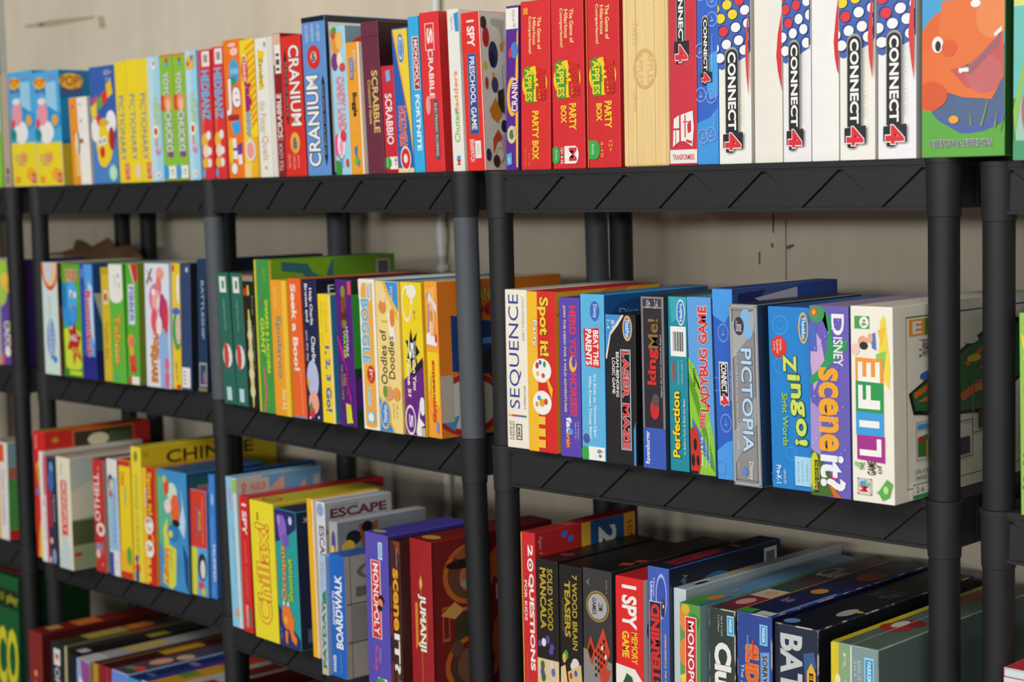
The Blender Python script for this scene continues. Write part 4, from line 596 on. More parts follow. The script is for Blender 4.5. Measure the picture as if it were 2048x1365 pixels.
game('board_game_box', 'B', (-1.7001, 0.2639, -0.3773), 0.0593, 0.2620, 0.2647, 0.0017, ('#62bd3c','#46922a','#e4e0d4'), 'green word guessing game box with a rounded white top', G[1],
     [('F','r','#efeee6',.02,.72,.98,.99),('F','e','#efeee6',.5,.73,.48,.06),('F','t','#9aa0b8','junior',.35,.8,.55,.9,'d','',0),('F','e','#c8d86a',.75,.82,.06,.03),('F','e','#7fb0d8',.7,.9,.06,.02),('F','t','#eda53a','Taboo',.28,.16,.75,.58,'d','#b8682a',2),('F','t','#e8f0e0','Junior',.3,.18,.45,.33,'d','',0),('F','r','#4fa0b0',.2,.03,.4,.07)])
game('board_game_box', 'B', (-1.6451, 0.2651, -0.3770), 0.0493, 0.2620, 0.2645, 0.0307, ('#58b23a','#7a8a2a','#5aa03a'), 'green game box with a red corner, left of the wide pale blue pig box', G[1],
     [('F','p','#cf2f34',(.35,1),(1,1),(1,.88),(.75,.82)),('F','p','#f0d8d0',(.3,1),(.4,1),(.75,.83),(.7,.82)),('F','r','#dfe2f0',.2,.5,.72,.83),('F','t','#3a4fb8','FIBBER',.28,.52,.64,.81,'d','',1),('F','e','#e89a3a',.35,.36,.3,.06),('F','e','#d87a6a',.4,.35,.2,.04),('F','e','#d8503a',.45,.2,.3,.06),('F','e','#e8b03a',.4,.28,.2,.04),('F','e','#d83a30',.5,.13,.3,.03),('F','r','#cf2f34',.12,0,.36,.07),('F','r','#eeece6',.36,0,1,.07),('S','p','#c88a3a',(.1,.55),(.6,.58),(.7,.2),(.2,.15))])
game('board_game_box', 'B', (-1.5488, 0.2631, -0.3766), 0.0961, 0.2620, 0.2664, 0.0326, ('#dfe6f2','#b8c4d8','#d8d4c8'), 'wide pale blue box with a pink cartoon pig juggling, on the second shelf', G[1],
     [('F','p','#8fb8e8',(.55,.5),(.95,.6),(.98,.0),(.6,0)),('F','p','#8a6a5a',(.03,.98),(.1,.95),(.3,.84),(.34,.87)),('F','p','#8a6a5a',(.3,.97),(.34,.95),(.12,.82),(.08,.85)),('F','e','#f0a090',.66,.92,.16,.05),('F','e','#e87a6a',.6,.82,.12,.08),('F','e','#d878a8',.45,.72,.26,.12),('F','e','#f4b0a8',.5,.7,.18,.09),('F','e','#f2f0f0',.38,.77,.07,.03),('F','e','#f2f0f0',.62,.68,.08,.05),('F','e','#b83a78',.75,.62,.14,.14),('F','e','#d83a4a',.88,.58,.1,.14),('F','e','#e8586a',.4,.54,.14,.1),('F','e','#f0e8e0',.6,.5,.12,.08),('F','t','#c8642a','PIGGY',.34,.24,.56,.44,'d','#f2b85a',2),('F','t','#c8642a','SQUARE',.2,.04,.5,.34,'d','#f2b85a',2),('F','e','#e8688a',.88,.2,.08,.05),('F','e','#e8688a',.88,.1,.09,.04),('F','e','#e8688a',.86,.04,.08,.03)])
game('board_game_box', 'B', (-1.4851, 0.2676, -0.3763), 0.0294, 0.2620, 0.2674, 0.0393, ('#ecc91f','#c8a818','#e0c030'), 'narrow yellow game box with a green oval, between the pale blue and navy boxes', G[1],
     [('F','e','#4aa03a',.6,.47,.6,.16),('F','e','#3a6ac8',.5,.62,.5,.03),('F','e','#e8e2d8',.75,.48,.3,.12),('F','t','#d8483a','WEDGITS',.6,.38,.9,.58,'d','',1),('F','e','#d83a30',.2,.96,.15,.03),('F','t','#3a3a6a','ages 5+',.3,.06,.6,.22,'d','',0),('F','e','#d83a30',.7,.02,.3,.02),('F','e','#f0f0f0',.85,.8,.2,.12)])
game('board_game_box', 'B', (-1.4491, 0.2854, -0.3761), 0.0387, 0.3000, 0.2678, 0.0392, ('#32466e','#1a1d26','#222a40'), 'navy blue box with a white barcode sticker at its foot, left of the post', G[1],
     [('F','e','#c8ccd4',.7,.95,.12,.02),('F','r','#ecebe8',.06,.02,.88,.18),('F','r','#8a8a8a',.2,.05,.5,.06),('F','r','#8a8a8a',.2,.08,.5,.09),('F','r','#8a8a8a',.2,.11,.5,.12),('F','r','#8a8a8a',.2,.14,.5,.15)])
game('board_game_box', 'B', (-1.3975, 0.2900, -0.3759), 0.0322, 0.3000, 0.2766, 0.0418, ('#1d3a5c','#15263c','#1c3554'), 'thin deep blue battle game box with a framed picture, half hidden by the post', G[1],
     [('F','t','#aab8c8','BATTLESHIP',.45,.4,.75,.84,'d','',1),('F','r','#a8a8aa',.1,.04,1,.22),('F','r','#2a4a6a',.2,.055,.9,.205),('F','e','#9a6a8a',.7,.11,.15,.05),('F','r','#8a7a5a',0,0,1,.03)])
game('board_game_box', 'C', (-1.1778, 0.1819, -0.3758), 0.0429, 0.2620, 0.2574, -0.0673, ('#2a6a5c','#1c4238','#24443c'), 'left one of two matching dark green quiz boxes behind the post', G[1],
     [('F','r','#e6e8e0',.25,.85,.8,.97),('F','r','#3f8a58',.45,.88,.65,.94),('F','t','#8ab8a8','Lodge Resort Game',.4,.56,.65,.8,'d','',0),('F','e','#dfe6e4',.55,.37,.38,.09),('F','e','#cf4a3a',.45,.37,.2,.1),('F','t','#c83a30','trivia',.35,.3,.7,.45,'d','',1),('F','r','#bcd8e4',.3,.03,.7,.13)])
game('board_game_box', 'C', (-1.1272, 0.1739, -0.3758), 0.0409, 0.2620, 0.2580, -0.0515, ('#2a6a5c','#8a5226','#24443c'), 'right one of two matching dark green quiz boxes behind the post', G[1],
     [('F','r','#e6e8e0',.25,.85,.8,.97),('F','r','#3f8a58',.45,.88,.65,.94),('F','t','#8ab8a8','Lodge Resort Game',.4,.56,.65,.8,'d','',0),('F','e','#dfe6e4',.55,.37,.38,.09),('F','e','#cf4a3a',.45,.37,.2,.1),('F','t','#c83a30','trivia',.35,.3,.7,.45,'d','',1),('F','r','#bcd8e4',.3,.03,.7,.13)])
game('board_game_box', 'C', (-1.0825, 0.1658, -0.3759), 0.0383, 0.2620, 0.2568, -0.0269, ('#201d1c','#141414','#7a7a7a'), 'black game box with a pale lantern column, right of the dark green pair', G[1],
     [('F','r','#8c8a86',0,.95,1,1),('F','r','#cf4a2a',0,.985,1,1),('F','e','#c83a30',.2,.87,.16,.03),('F','p','#c8c83a',(.4,.92),(.55,.92),(.6,.85),(.4,.84)),('F','p','#cfc88a',(.35,.66),(.65,.66),(.7,.2),(.6,.02),(.5,.0),(.45,.1),(.35,.2)),('F','p','#d8d84a',(.42,.74),(.52,.74),(.58,.66),(.4,.66)),('F','e','#dcd6a0',.5,.55,.22,.04),('F','e','#dcd6a0',.5,.4,.24,.05),('F','e','#dcd6a0',.52,.26,.24,.05),('F','e','#dcd6a0',.55,.13,.22,.05),('F','t','#a8a48a','Haunted lamp of',.8,.3,.92,.62,'d','',0),('F','t','#a8a48a','fog',.8,.7,.92,.85,'d','',0)])
game('board_game_box', 'C', (-1.0070, 0.1566, -0.3759), 0.0490, 0.2926, 0.2877, -0.0227, ('#3f9a44','#6fa01e','#5a7a2a'), 'tall green snake themed box with a yellow edge, its long green side showing behind', G[1],
     [('F','r','#c9c83a',0,0,.14,1),('F','p','#6a7a6a',(.3,1),(.4,1),(.35,.85),(.5,.75),(.38,.66),(.3,.7),(.4,.78),(.25,.9)),('F','p','#c86a6a',(.35,.3),(.45,.3),(.6,.18),(.5,.05),(.4,0),(.3,.0),(.45,.15)),('F','t','#c9e03a','GIANT',.3,.38,.58,.62,'d','',2),('F','t','#c9e03a','SNAKES & LADDERS',.66,.26,.88,.74,'d','',2),('F','t','#7fc03a','quick',.6,.85,.85,.95,'d','',0),('F','t','#7fc03a','AGES 6',.6,.05,.8,.15,'d','',0),('S','p','#2c6470',(.1,.98),(.3,.96),(.34,.9),(.44,.86),(.46,.93),(.5,.99),(.56,.99),(.52,.85),(.44,.78),(.32,.82),(.26,.9),(.1,.92)),('S','r','#5a8a1c',.5,.5,.98,.99),('S','r','#9a9a94',.84,.84,.96,.97),('S','r','#55555a',.86,.855,.94,.955),('S','r','#d8c83a',0,0,.02,1)])
game('board_game_box', 'C', (-0.9467, 0.1316, -0.3760), 0.0535, 0.2620, 0.2511, -0.0271, ('#f0a22c','#e8b52a','#f0c03c'), 'orange yellow game box with a wobbly blue title, left of the red orange box', G[1],
     [('F','r','#f4c63c',.72,0,1,1),('F','t','#f6dc9a','quick to see',.2,.8,.4,.95,'d','',0),('F','t','#6f7f8a','Spudaroo',.22,.28,.6,.74,'d','#f0bb50',1),('F','t','#f7e4b8','Ages 4-6',.4,.05,.75,.2,'d','',1)])
game('board_game_box', 'C', (-0.8949, 0.1301, -0.3760), 0.0392, 0.2620, 0.2552, -0.0421, ('#f0682a','#c84a1c','#e87a40'), 'red orange game box with white rounded words reading downward', G[1],
     [('F','t','#f5e6dc','Seek a Boo!',.2,.34,.62,.96,'d','',2),('F','t','#f7c8a8','a mystery box hide & find game',.65,.03,.78,.36,'d','',0),('F','r','#3f9ad0',0,0,1,.015)])
game('board_game_box', 'C', (-0.8453, 0.1232, -0.3760), 0.0438, 0.2620, 0.2549, -0.0368, ('#20244e','#17182c','#1c1f40'), 'dark navy box with white wording and a peach cartoon face at its foot', G[1],
     [('F','t','#eeeef2','Help Charlie',.45,.68,.72,.94,'d','',1),('F','t','#eeeef2','Brown and',.2,.7,.4,.97,'d','',1),('F','t','#eeeef2','Charlie',.5,.42,.8,.6,'d','',1),('F','t','#dfe0ea','save the day',.1,.42,.3,.64,'d','',0),('F','e','#b8c4e4',.5,.3,.42,.13),('F','e','#f0a890',.5,.13,.36,.08),('F','e','#d83a40',.35,.06,.2,.04),('F','e','#e8e8f0',.8,.03,.06,.01),('F','e','#e8e8f0',.2,.02,.06,.01),('F','e','#3a9a4a',.3,.1,.1,.03),('F','e','#f0b03a',.2,.27,.1,.03),('S','t','#dcdce6','Fun for',.1,.9,.5,.96,'h','',0),('S','e','#e8e8f0',.3,.97,.03,.01)])
game('board_game_box', 'C', (-0.8048, 0.0898, -0.3761), 0.0390, 0.2000, 0.2303, -0.0351, ('#f4d42c','#2f7ab0','#e6e0c0'), 'short yellow counting game box, leaning close in front of the navy box', G[1],
     [('F','t','#d8b828','Ready set',.15,.6,.35,.94,'d','',0),('F','t','#d8b828','count',.5,.7,.7,.94,'d','',0),('F','t','#3a68b8','1, 2, 3',.38,.33,.78,.6,'d','',2),('F','t','#3a68b8','Go!',.35,.09,.78,.28,'d','',2),('F','r','#f6eec8',.92,0,1,1)])
game('board_game_box', 'C', (-0.7408, 0.1134, -0.3761), 0.0483, 0.2620, 0.2580, -0.0259, ('#54207c','#17391c','#2a1a34'), 'purple brain game box with neon green lettering and a yellow flag', G[1],
     [('F','e','#7a4a2a',.5,.84,.16,.1),('F','e','#5a2a20',.45,.76,.2,.06),('F','e','#8a8a3a',.48,.92,.14,.04),('F','e','#8a7a2a',.5,.7,.16,.03),('F','e','#a03a30',.45,.8,.1,.03),('F','r','#e84a3a',.78,.9,.98,.99),('F','t','#e6e6ea','UNSTABLE',.6,.48,.72,.68,'d','',1),('F','t','#9fd828','WATER',.42,.46,.58,.66,'d','#2a4a10',2),('F','p','#b81f8a',(.1,.62),(.4,.52),(.5,.42),(.3,.46),(.05,.6)),('F','t','#7fb82a','THE CLASSIC GAME',.2,.18,.32,.42,'d','',0),('F','t','#d82a5a','ULTIMATE',.5,.22,.62,.42,'d','',1),('F','t','#f0a03a','4 KIDS',.36,.28,.46,.36,'d','',1),('F','p','#d8dc2a',(.42,.16),(.75,.15),(.78,.06),(.85,.03),(.45,.02)),('F','p','#b81f8a',(.6,.3),(.8,.2),(.75,.12)),('S','p','#2f9a34',(0,.9),(1,.93),(1,.35),(0,.4)),('S','r','#c8302a',.05,.95,.5,1),('S','r','#54207c',0,.12,1,.33),('S','t','#8fd83a','go',.1,.03,.6,.1,'h','',0)])
game('board_game_box', 'C', (-0.6766, 0.1110, -0.3761), 0.0445, 0.2620, 0.2605, -0.0259, ('#f2efe4','#e4e0d2','#efeadc'), 'white edged orange dice word box with pale blue bubble letters', G[1],
     [('F','r','#f0ae44',.14,.03,.88,.975),('F','e','#f0ae44',.5,.03,.36,.015),('F','p','#efece2',(0,1),(.3,1),(0,.86)),('F','r','#dfe8ea',.5,.86,.78,.97),('F','t','#4a9acb','PARKER',.56,.87,.72,.96,'d','',1),('F','t','#62b4dc','BOGGLE',.12,.44,.62,.87,'d','#f4f2ea',2),('F','e','#c83a2a',.62,.37,.26,.06),('F','t','#f2e2d4','jr.',.5,.33,.76,.41,'d','',1),('F','t','#8fc8e0','Letter',.36,.15,.66,.28,'d','#f2e8d0',1),('F','r','#7fc0e4',.28,.05,.76,.12),('F','e','#eef2f4',.52,.085,.18,.03)])
game('board_game_box', 'C', (-0.6218, 0.1080, -0.3762), 0.0631, 0.2620, 0.2583, -0.0238, ('#f2d888','#d8b858','#3f8ac8'), 'cream box with sketched people and black handwriting, blue corners', G[1],
     [('F','p','#3f93d6',(.4,1),(1,1),(1,.8),(.62,.92)),('F','p','#f0b83c',(.3,1),(.42,1),(.95,.79),(.95,.74)),('F','p','#3f8fd2',(0,.0),(0,.24),(.3,.12),(.62,0)),('F','p','#f0c054',(.62,0),(.7,0),(.08,.23),(0,.28)),('F','e','#d8904a',.3,.83,.17,.045),('F','e','#f0d8b0',.35,.9,.13,.04),('F','p','#f4efe0',(.5,.8),(.75,.78),(.85,.6),(.6,.62)),('F','e','#e6863c',.72,.76,.1,.06),('F','r','#cfa85a',.25,.73,.5,.74),('F','t','#2a2a2a','Oodles of',.14,.32,.42,.68,'u','',0),('F','t','#2a2a2a','Doodles',.5,.36,.76,.64,'u','',0),('F','e','#d8a070',.45,.26,.2,.05),('F','e','#6a9a3a',.3,.27,.1,.04),('F','e','#e89a4a',.8,.26,.16,.045),('F','t','#a89050','for young artists',.6,.1,.7,.2,'u','',0),('F','t','#a89050','of all ages',.76,.1,.84,.2,'u','',0),('F','e','#f4c05a',.27,.12,.23,.1),('F','e','#3f8fd2',.27,.12,.19,.085),('F','t','#eef2f6','ThinkFun',.2,.06,.36,.18,'u','',1),('F','t','#dcecf8','8 to Adult',.68,.88,.82,.97,'u','',0)])
game('board_game_box', 'C', (-0.5609, 0.1084, -0.3762), 0.0550, 0.2620, 0.2581, -0.0277, ('#eed424','#c8a81c','#d8c46a'), 'yellow and purple quick answer game box with a black starburst five', G[1],
     [('F','p','#6a2482',(0,.36),(.5,.42),(1,.5),(1,0),(0,0)),('F','p','#241c28',(.3,.4),(.98,.52),(.98,.46),(.5,.39)),('F','ring','#f2ecd0',.3,.86,.25,.12),('F','e','#f1ede0',.55,.94,.24,.045),('F','r','#f1ede0',.5,.86,.6,.93),('F','p','#17171b',(.45,.7),(.52,.62),(.75,.68),(.66,.6),(.85,.55),(.66,.52),(.74,.44),(.52,.5),(.42,.42),(.38,.5),(.18,.48),(.3,.56),(.16,.62),(.36,.62)),('F','t','#f2f0ea','5',.3,.5,.55,.62,'d','',2),('F','t','#f2f0ea','SECOND',.56,.5,.66,.62,'d','',0),('F','t','#f2ecd8','Can You',.48,.3,.64,.5,'d','',2),('F','t','#f2ecd8','Name 5?',.2,.25,.36,.5,'d','',2),('F','ring','#e8dcec',.28,.1,.26,.1),('F','t','#e8dcec','5',.2,.05,.4,.14,'d','',2),('F','p','#f1eee6',(.55,.03),(.75,.2),(.75,.12),(.98,.08),(.78,.06),(.9,0),(.6,.0)),('F','r','#c9b6b0',.8,0,1,.06),('F','e','#efe8ee',.9,.2,.14,.06),('F','t','#c8685a','6+',.62,.76,.72,.82,'d','',0)])
game('board_game_box', 'C', (-0.5152, 0.1180, -0.3763), 0.0332, 0.2774, 0.2604, -0.0226, ('#f2a034','#dd7a1c','#e8d8c8'), 'orange and yellow gymnastics toy box, right before the grey post', G[1],
     [('F','p','#f2cf26',(.1,.55),(.95,.55),(.95,.2),(.15,.3)),('F','p','#f6b45a',(.1,.95),(.9,.97),(.5,.6)),('F','p','#dfe2f2',(.2,.9),(.35,.93),(.95,.85),(.95,.8)),('F','p','#5a62b0',(.2,.9),(.3,.94),(.34,.93),(.26,.88)),('F','p','#7f86c8',(.3,.86),(.38,.86),(.3,.64),(.2,.64)),('F','p','#eef0f8',(.1,.66),(.35,.68),(.9,.64),(.9,.59),(.1,.6)),('F','e','#eeb088',.6,.76,.18,.11),('F','e','#d8904a',.55,.78,.14,.04),('F','e','#f2c49a',.5,.7,.16,.05),('F','p','#f2c8a0',(.6,.9),(.8,.8),(.85,.7),(.7,.78)),('F','e','#e8403a',.85,.64,.08,.03),('F','t','#d2362c','Gymnastics',.4,.1,.72,.5,'u','',2),('F','t','#9ab03a','Gabby',.25,.28,.42,.4,'u','',1),('F','e','#6a9ad8',.75,.07,.1,.04),('S','r','#dd7a1c',0,0,1,1),('S','p','#1d3f7a',(.1,.78),(1,.62),(1,.3),(.1,.42)),('S','t','#d8c83a','GIANT',.24,.86,.46,.95,'h','#3a3a10',1),('S','t','#b8302a','M!',.3,.76,.46,.85,'h','',2),('S','e','#5aa0d8',.4,.6,.2,.02),('S','p','#2a2a34',(.3,.5),(.5,.6),(.6,.4),(.4,.36)),('S','e','#c8c4bc',.22,.2,.28,.2),('S','ring','#a82a28',.22,.2,.28,.2),('S','p','#4a8ac0',(.02,.1),(.14,.14),(.1,.04)),('S','r','#b8b0a0',0,.1,.1,.4)])
game('board_game_box', 'D', (-0.3482, 0.1230, -0.3778), 0.0473, 0.2620, 0.2528, 0.0011, ('#f1ebd9','#ddd4bc','#d8d2be'), 'cream game box with thin navy capitals reading upward, first right of the post', G[1],
     [('F','t','#33419a','SEQUENCE',.15,.25,.7,.97,'u','',0),('F','t','#8a877c','AGES 7 THROUGH ADULT',.78,.68,.88,.96,'u','',0),('F','t','#6a685e','A WARNING GAME',.8,.25,.9,.4,'u','',0),('F','r','#e8b02a',.08,.2,.25,.212),('F','r','#d8362c',.25,.2,.42,.212),('F','r','#b83a8a',.42,.2,.58,.212),('F','r','#3a6ac8',.58,.2,.75,.212),('F','r','#2f9a4a',.75,.2,.92,.212),('F','t','#4a4840','A GAME OF',.12,.05,.22,.17,'u','',0),('F','t','#4a4840','STRATEGY',.26,.05,.36,.17,'u','',0),('F','frame','#33332e',.44,.055,.7,.155),('F','t','#2a2a28','jax',.5,.07,.64,.14,'u','',1)])
game('board_game_box', 'D', (-0.2858, 0.1098, -0.3778), 0.0603, 0.2524, 0.2526, 0.0027, ('#d92b26','#eeb62a','#c8262a'), 'red and yellow party game box with two white picture discs on the second shelf', G[1],
     [('F','r','#f2bd30',0,0,.36,1),('F','t','#f2cf36','Spot it!',.36,.6,.76,.965,'d','#6a3a10',2),('F','t','#f4f0ec','Party',.16,.66,.36,.82,'d','#5a3a30',1),('F','e','#f4f2ee',.5,.51,.33,.075),('F','e','#f4f2ee',.5,.31,.33,.075),('F','e','#e2a42c',.5,.31,.1,.025),('F','e','#c8382c',.34,.54,.06,.02),('F','e','#3f9a4a',.6,.55,.05,.02),('F','e','#2f6ab0',.45,.56,.05,.015),('F','e','#d84a3a',.55,.48,.06,.015),('F','e','#e8c03a',.36,.49,.05,.015),('F','e','#4a9ad8',.4,.34,.06,.015),('F','e','#d8a03a',.32,.3,.05,.015),('F','e','#c8483a',.64,.32,.06,.02),('F','p','#f0b52c',(.66,.46),(.74,.46),(.9,.4),(.86,.34),(.78,.38)),('F','r','#f2c23c',.34,.175,.62,.225),('F','r','#f2c23c',.34,.1,.62,.15),('F','r','#f2c23c',.34,.03,.62,.08),('S','p','#e87a28',(.0,.86),(.5,1),(.7,1),(.2,.7)),('S','p','#f2d62e',(.4,.9),(1,1),(1,.85))])
game('board_game_box', 'D', (-0.2218, 0.1024, -0.3778), 0.0423, 0.2500, 0.2450, 0.0030, ('#5c48b0','#46368a','#4a3a90'), 'purple game box with a red slogan about horses reading downward', G[1],
     [('F','t','#e23a4e','HERD YOUR HORSES!',.5,.26,.84,.95,'d','',2),('F','e','#eeb93a',.66,.585,.18,.05),('F','e','#5c48b0',.7,.6,.1,.035),('F','t','#f0dca0','JOIN THE HERD FOR 3 WILD ADVENTURES',.2,.28,.34,.95,'d','',1),('F','t','#eef2f6','fat',.3,.15,.56,.25,'d','',2),('F','e','#4fa0dc',.5,.16,.14,.02),('F','t','#f0a83a','brain',.3,.06,.52,.15,'d','#d8484a',1),('F','t','#d8d0ec','Ages 6 & Up',.72,.12,.8,.22,'d','',0),('F','t','#d8d0ec','2-6 Players',.84,.11,.92,.23,'d','',0)])
game('board_game_box', 'D', (-0.1703, 0.0990, -0.3778), 0.0471, 0.2534, 0.2520, 0.0011, ('#5fb4e2','#1f63a8','#3f86b4'), 'light blue family quiz box with a tilted red title block', G[1],
     [('F','e','#3a6cc0',.62,.9,.2,.06),('F','t','#eef2f6','Disney',.52,.86,.72,.94,'d','',0),('F','p','#d82f34',(.12,.79),(.78,.8),(.82,.56),(.2,.57)),('F','t','#f4f0ec','BEAT THE',.54,.575,.76,.785,'d','',2),('F','t','#f4f0ec','PARENTS',.22,.575,.48,.79,'d','',2),('F','t','#e8f3f9',"It's Kids vs. Grown-Ups:",.5,.14,.66,.52,'d','',1),('F','t','#e8f3f9','Who Knows Disney Best?',.3,.13,.46,.51,'d','',1),('F','e','#4a58a8',.2,.13,.14,.03),('F','r','#eff0ea',.3,0,1,.085),('F','e','#3fa84a',.15,.04,.16,.045),('F','t','#55554e','6+',.66,.02,.9,.07,'d','',1),('S','e','#1a4f90',.28,.88,.2,.08),('S','t','#8fb4dc','Disney',.14,.85,.42,.91,'h','',0)])
game('board_game_box', 'D', (-0.1134, 0.0808, -0.3778), 0.0578, 0.2200, 0.2239, 0.0002, ('#222024','#15171c','#18202c'), 'short black logic maze box with a red outlined title and blue top corner', G[1],
     [('F','p','#3f92d6',(0,1),(.62,1),(.4,.93),(.15,.86),(.03,.72),(0,.7)),('F','p','#e8dcc8',(.56,1),(.64,1),(.42,.925),(.18,.86),(.04,.7),(0,.7),(0,.72),(.02,.74),(.15,.875)),('F','e','#e8b048',.74,.91,.16,.085),('F','e','#3f86cc',.74,.91,.12,.07),('F','t','#eef2f8','ThinkFun',.68,.85,.8,.97,'d','',1),('F','t','#e6e6e6','8+',.2,.9,.32,.96,'d','',0),('F','t','#e6e6e6','1-4',.06,.9,.16,.96,'d','',0),('F','r','#c4c4c8',.5,.1,.84,.77),('F','r','#1c1a1e',.53,.105,.81,.765),('F','t','#d8323a','LASER',.57,.45,.78,.76,'d','#d8d4d4',2),('F','t','#d8323a','MAZE',.57,.11,.78,.41,'d','#d8d4d4',2),('F','t','#f0eeee','BEAM-BENDING',.36,.45,.46,.75,'d','',1),('F','t','#f0eeee','LOGIC GAME',.23,.47,.33,.71,'d','',1),('F','p','#3f92d6',(1,.3),(.93,.24),(.93,0),(1,0))])
game('board_game_box', 'D', (-0.0463, 0.0973, -0.3778), 0.0426, 0.2620, 0.2531, -0.0072, ('#2d2830','#24262e','#3a3640'), 'dark stone framed box with a red title above a solid blue lower band', G[1],
     [('F','r','#7d7a7c',0,.2,.09,1),('F','r','#7d7a7c',.9,.2,1,1),('F','r','#86827f',0,.93,1,1),('F','r','#3d3840',.09,.94,.9,.985),('F','r','#3a5cba',0,0,1,.24),('F','t','#d8d8dc','10+',.25,.93,.42,.98,'h','',0),('F','t','#d8d8dc','2-4',.6,.93,.75,.98,'h','',0),('F','t','#8a6a34','Me!',.3,.7,.75,.87,'u','',1),('F','t','#d8302e','king',.25,.49,.75,.7,'u','',2),('F','e','#c82a30',.55,.35,.2,.06),('F','e','#55504e',.6,.4,.16,.04),('F','t','#e4e2e2','Capture the Crown! Control the Realm!',.82,.42,.9,.78,'u','',0),('F','t','#eef0f4','Ravensburger',.12,.03,.36,.22,'u','',1)])
game('board_game_box', 'D', (-0.0070, 0.1041, -0.3778), 0.0344, 0.2600, 0.2532, -0.0077, ('#1f8ca0','#14606c','#2a6a72'), 'teal shape matching game box with a white barcode panel', G[1],
     [('F','p','#3aa8b8',(.1,1),(1,1),(1,.9),(.2,.85)),('F','e','#dfe8f2',.7,.91,.22,.075),('F','e','#3a78c4',.7,.91,.18,.065),('F','t','#eef2f8','Hasbro',.62,.86,.78,.96,'u','',1),('F','r','#f0efec',.14,.66,.96,.83),('F','r','#4a4a4a',.28,.69,.31,.8),('F','r','#4a4a4a',.35,.69,.4,.8),('F','r','#4a4a4a',.42,.69,.45,.8),('F','r','#4a4a4a',.49,.69,.54,.8),('F','r','#4a4a4a',.56,.69,.59,.8),('F','r','#4a4a4a',.63,.69,.68,.8),('F','r','#4a4a4a',.7,.69,.73,.8),('F','r','#4a4a4a',.77,.69,.82,.8),('F','t','#d8382e','CAUTION',.2,.52,.36,.63,'u','',1),('F','t','#a8d4da','small parts not for',.5,.5,.62,.64,'u','',0),('F','t','#a8d4da','children under 3',.68,.5,.8,.64,'u','',0),('F','t','#f3d02c','Perfection',.2,.08,.6,.46,'u','#171717',2),('F','t','#e4f0f2','or Before Push & Beat the Blast',.78,.1,.88,.42,'u','',0)])
game('board_game_box', 'D', (0.0405, 0.1002, -0.3778), 0.0429, 0.2620, 0.2539, -0.0266, ('#5f9fe0','#3f78b8','#5a9ad0'), 'sky blue insect game box with a red outlined title and green leaves', G[1],
     [('F','p','#8fc83a',(0,.66),(.3,.6),(.75,.4),(1,.18),(1,0),(.1,0),(0,.1)),('F','p','#5a9a2a',(0,.58),(.35,.45),(.9,.12),(1,.02),(.8,.05),(.3,.36),(0,.5)),('F','p','#c4dc5a',(.05,.63),(.4,.52),(.8,.34),(.45,.5)),('F','p','#3f78c0',(.1,.32),(.5,.22),(.9,.05),(.6,.1),(.1,.26)),('F','t','#d8352f','LADYBUG GAME',.46,.36,.82,.95,'u','#f0e6e2',2),('F','t','#d8352f','THE',.42,.26,.66,.35,'u','#f0e6e2',2),('F','t','#2a3a1a','PREMIUM',.2,.5,.3,.6,'u','',0),('F','e','#c8322a',.15,.12,.28,.15),('F','e','#1a1a1a',.2,.17,.07,.035),('F','e','#1a1a1a',.1,.08,.07,.035),('F','e','#1a1a1a',.3,.08,.06,.03),('F','r','#1a1a1a',0,.0,.3,.02),('F','t','#f4f4f2','Ages 3 & Up',.44,.05,.56,.22,'u','',1),('F','t','#eef4ee','For 2-4 players',.62,.05,.7,.22,'u','',0),('F','t','#eef4ee','No Reading Necessary to Play',.76,.05,.84,.3,'u','',0)])
game('board_game_box', 'D', (0.0930, 0.0866, -0.3778), 0.0342, 0.2597, 0.2682, -0.0305, ('#2f62c4','#3a5590','#2a3f78'), 'taller blue four in a row box on the second shelf, left of the silver box', G[1],
     [('F','p','#4a9ae6',(0,1),(1,1),(1,.9),(.6,.82),(0,.86)),('F','p','#4a9ae6',(0,0),(1,0),(1,.22),(.5,.2),(0,.15)),('F','ring','#6a90dc',.5,.77,.28,.05),('F','t','#6a90dc','4',.4,.75,.6,.79,'d','',0),('F','ring','#6a90dc',.5,.3,.3,.05),('F','t','#6a90dc','4',.4,.28,.6,.32,'d','',0),('F','ring','#5a84d4',.1,.5,.2,.04),('F','ring','#5a84d4',.2,.06,.25,.04),('F','r','#d8d8dc',.24,.4,.7,.62),('F','r','#1c1e24',.28,.44,.66,.61),('F','t','#f0efec','CONNECT',.34,.46,.62,.61,'d','',2),('F','t','#d8323c','4',.28,.39,.7,.45,'d','#f2e6e4',2),('F','t','#b8c8ea','The Vertical Game',.78,.42,.86,.58,'d','',0),('S','p','#20286a',(.05,.97),(.3,.98),(.2,.9),(.05,.92)),('S','p','#b4b4c4',(.2,.94),(.6,.98),(.6,.9),(.3,.9)),('S','r','#24449a',.6,.8,1,1)])
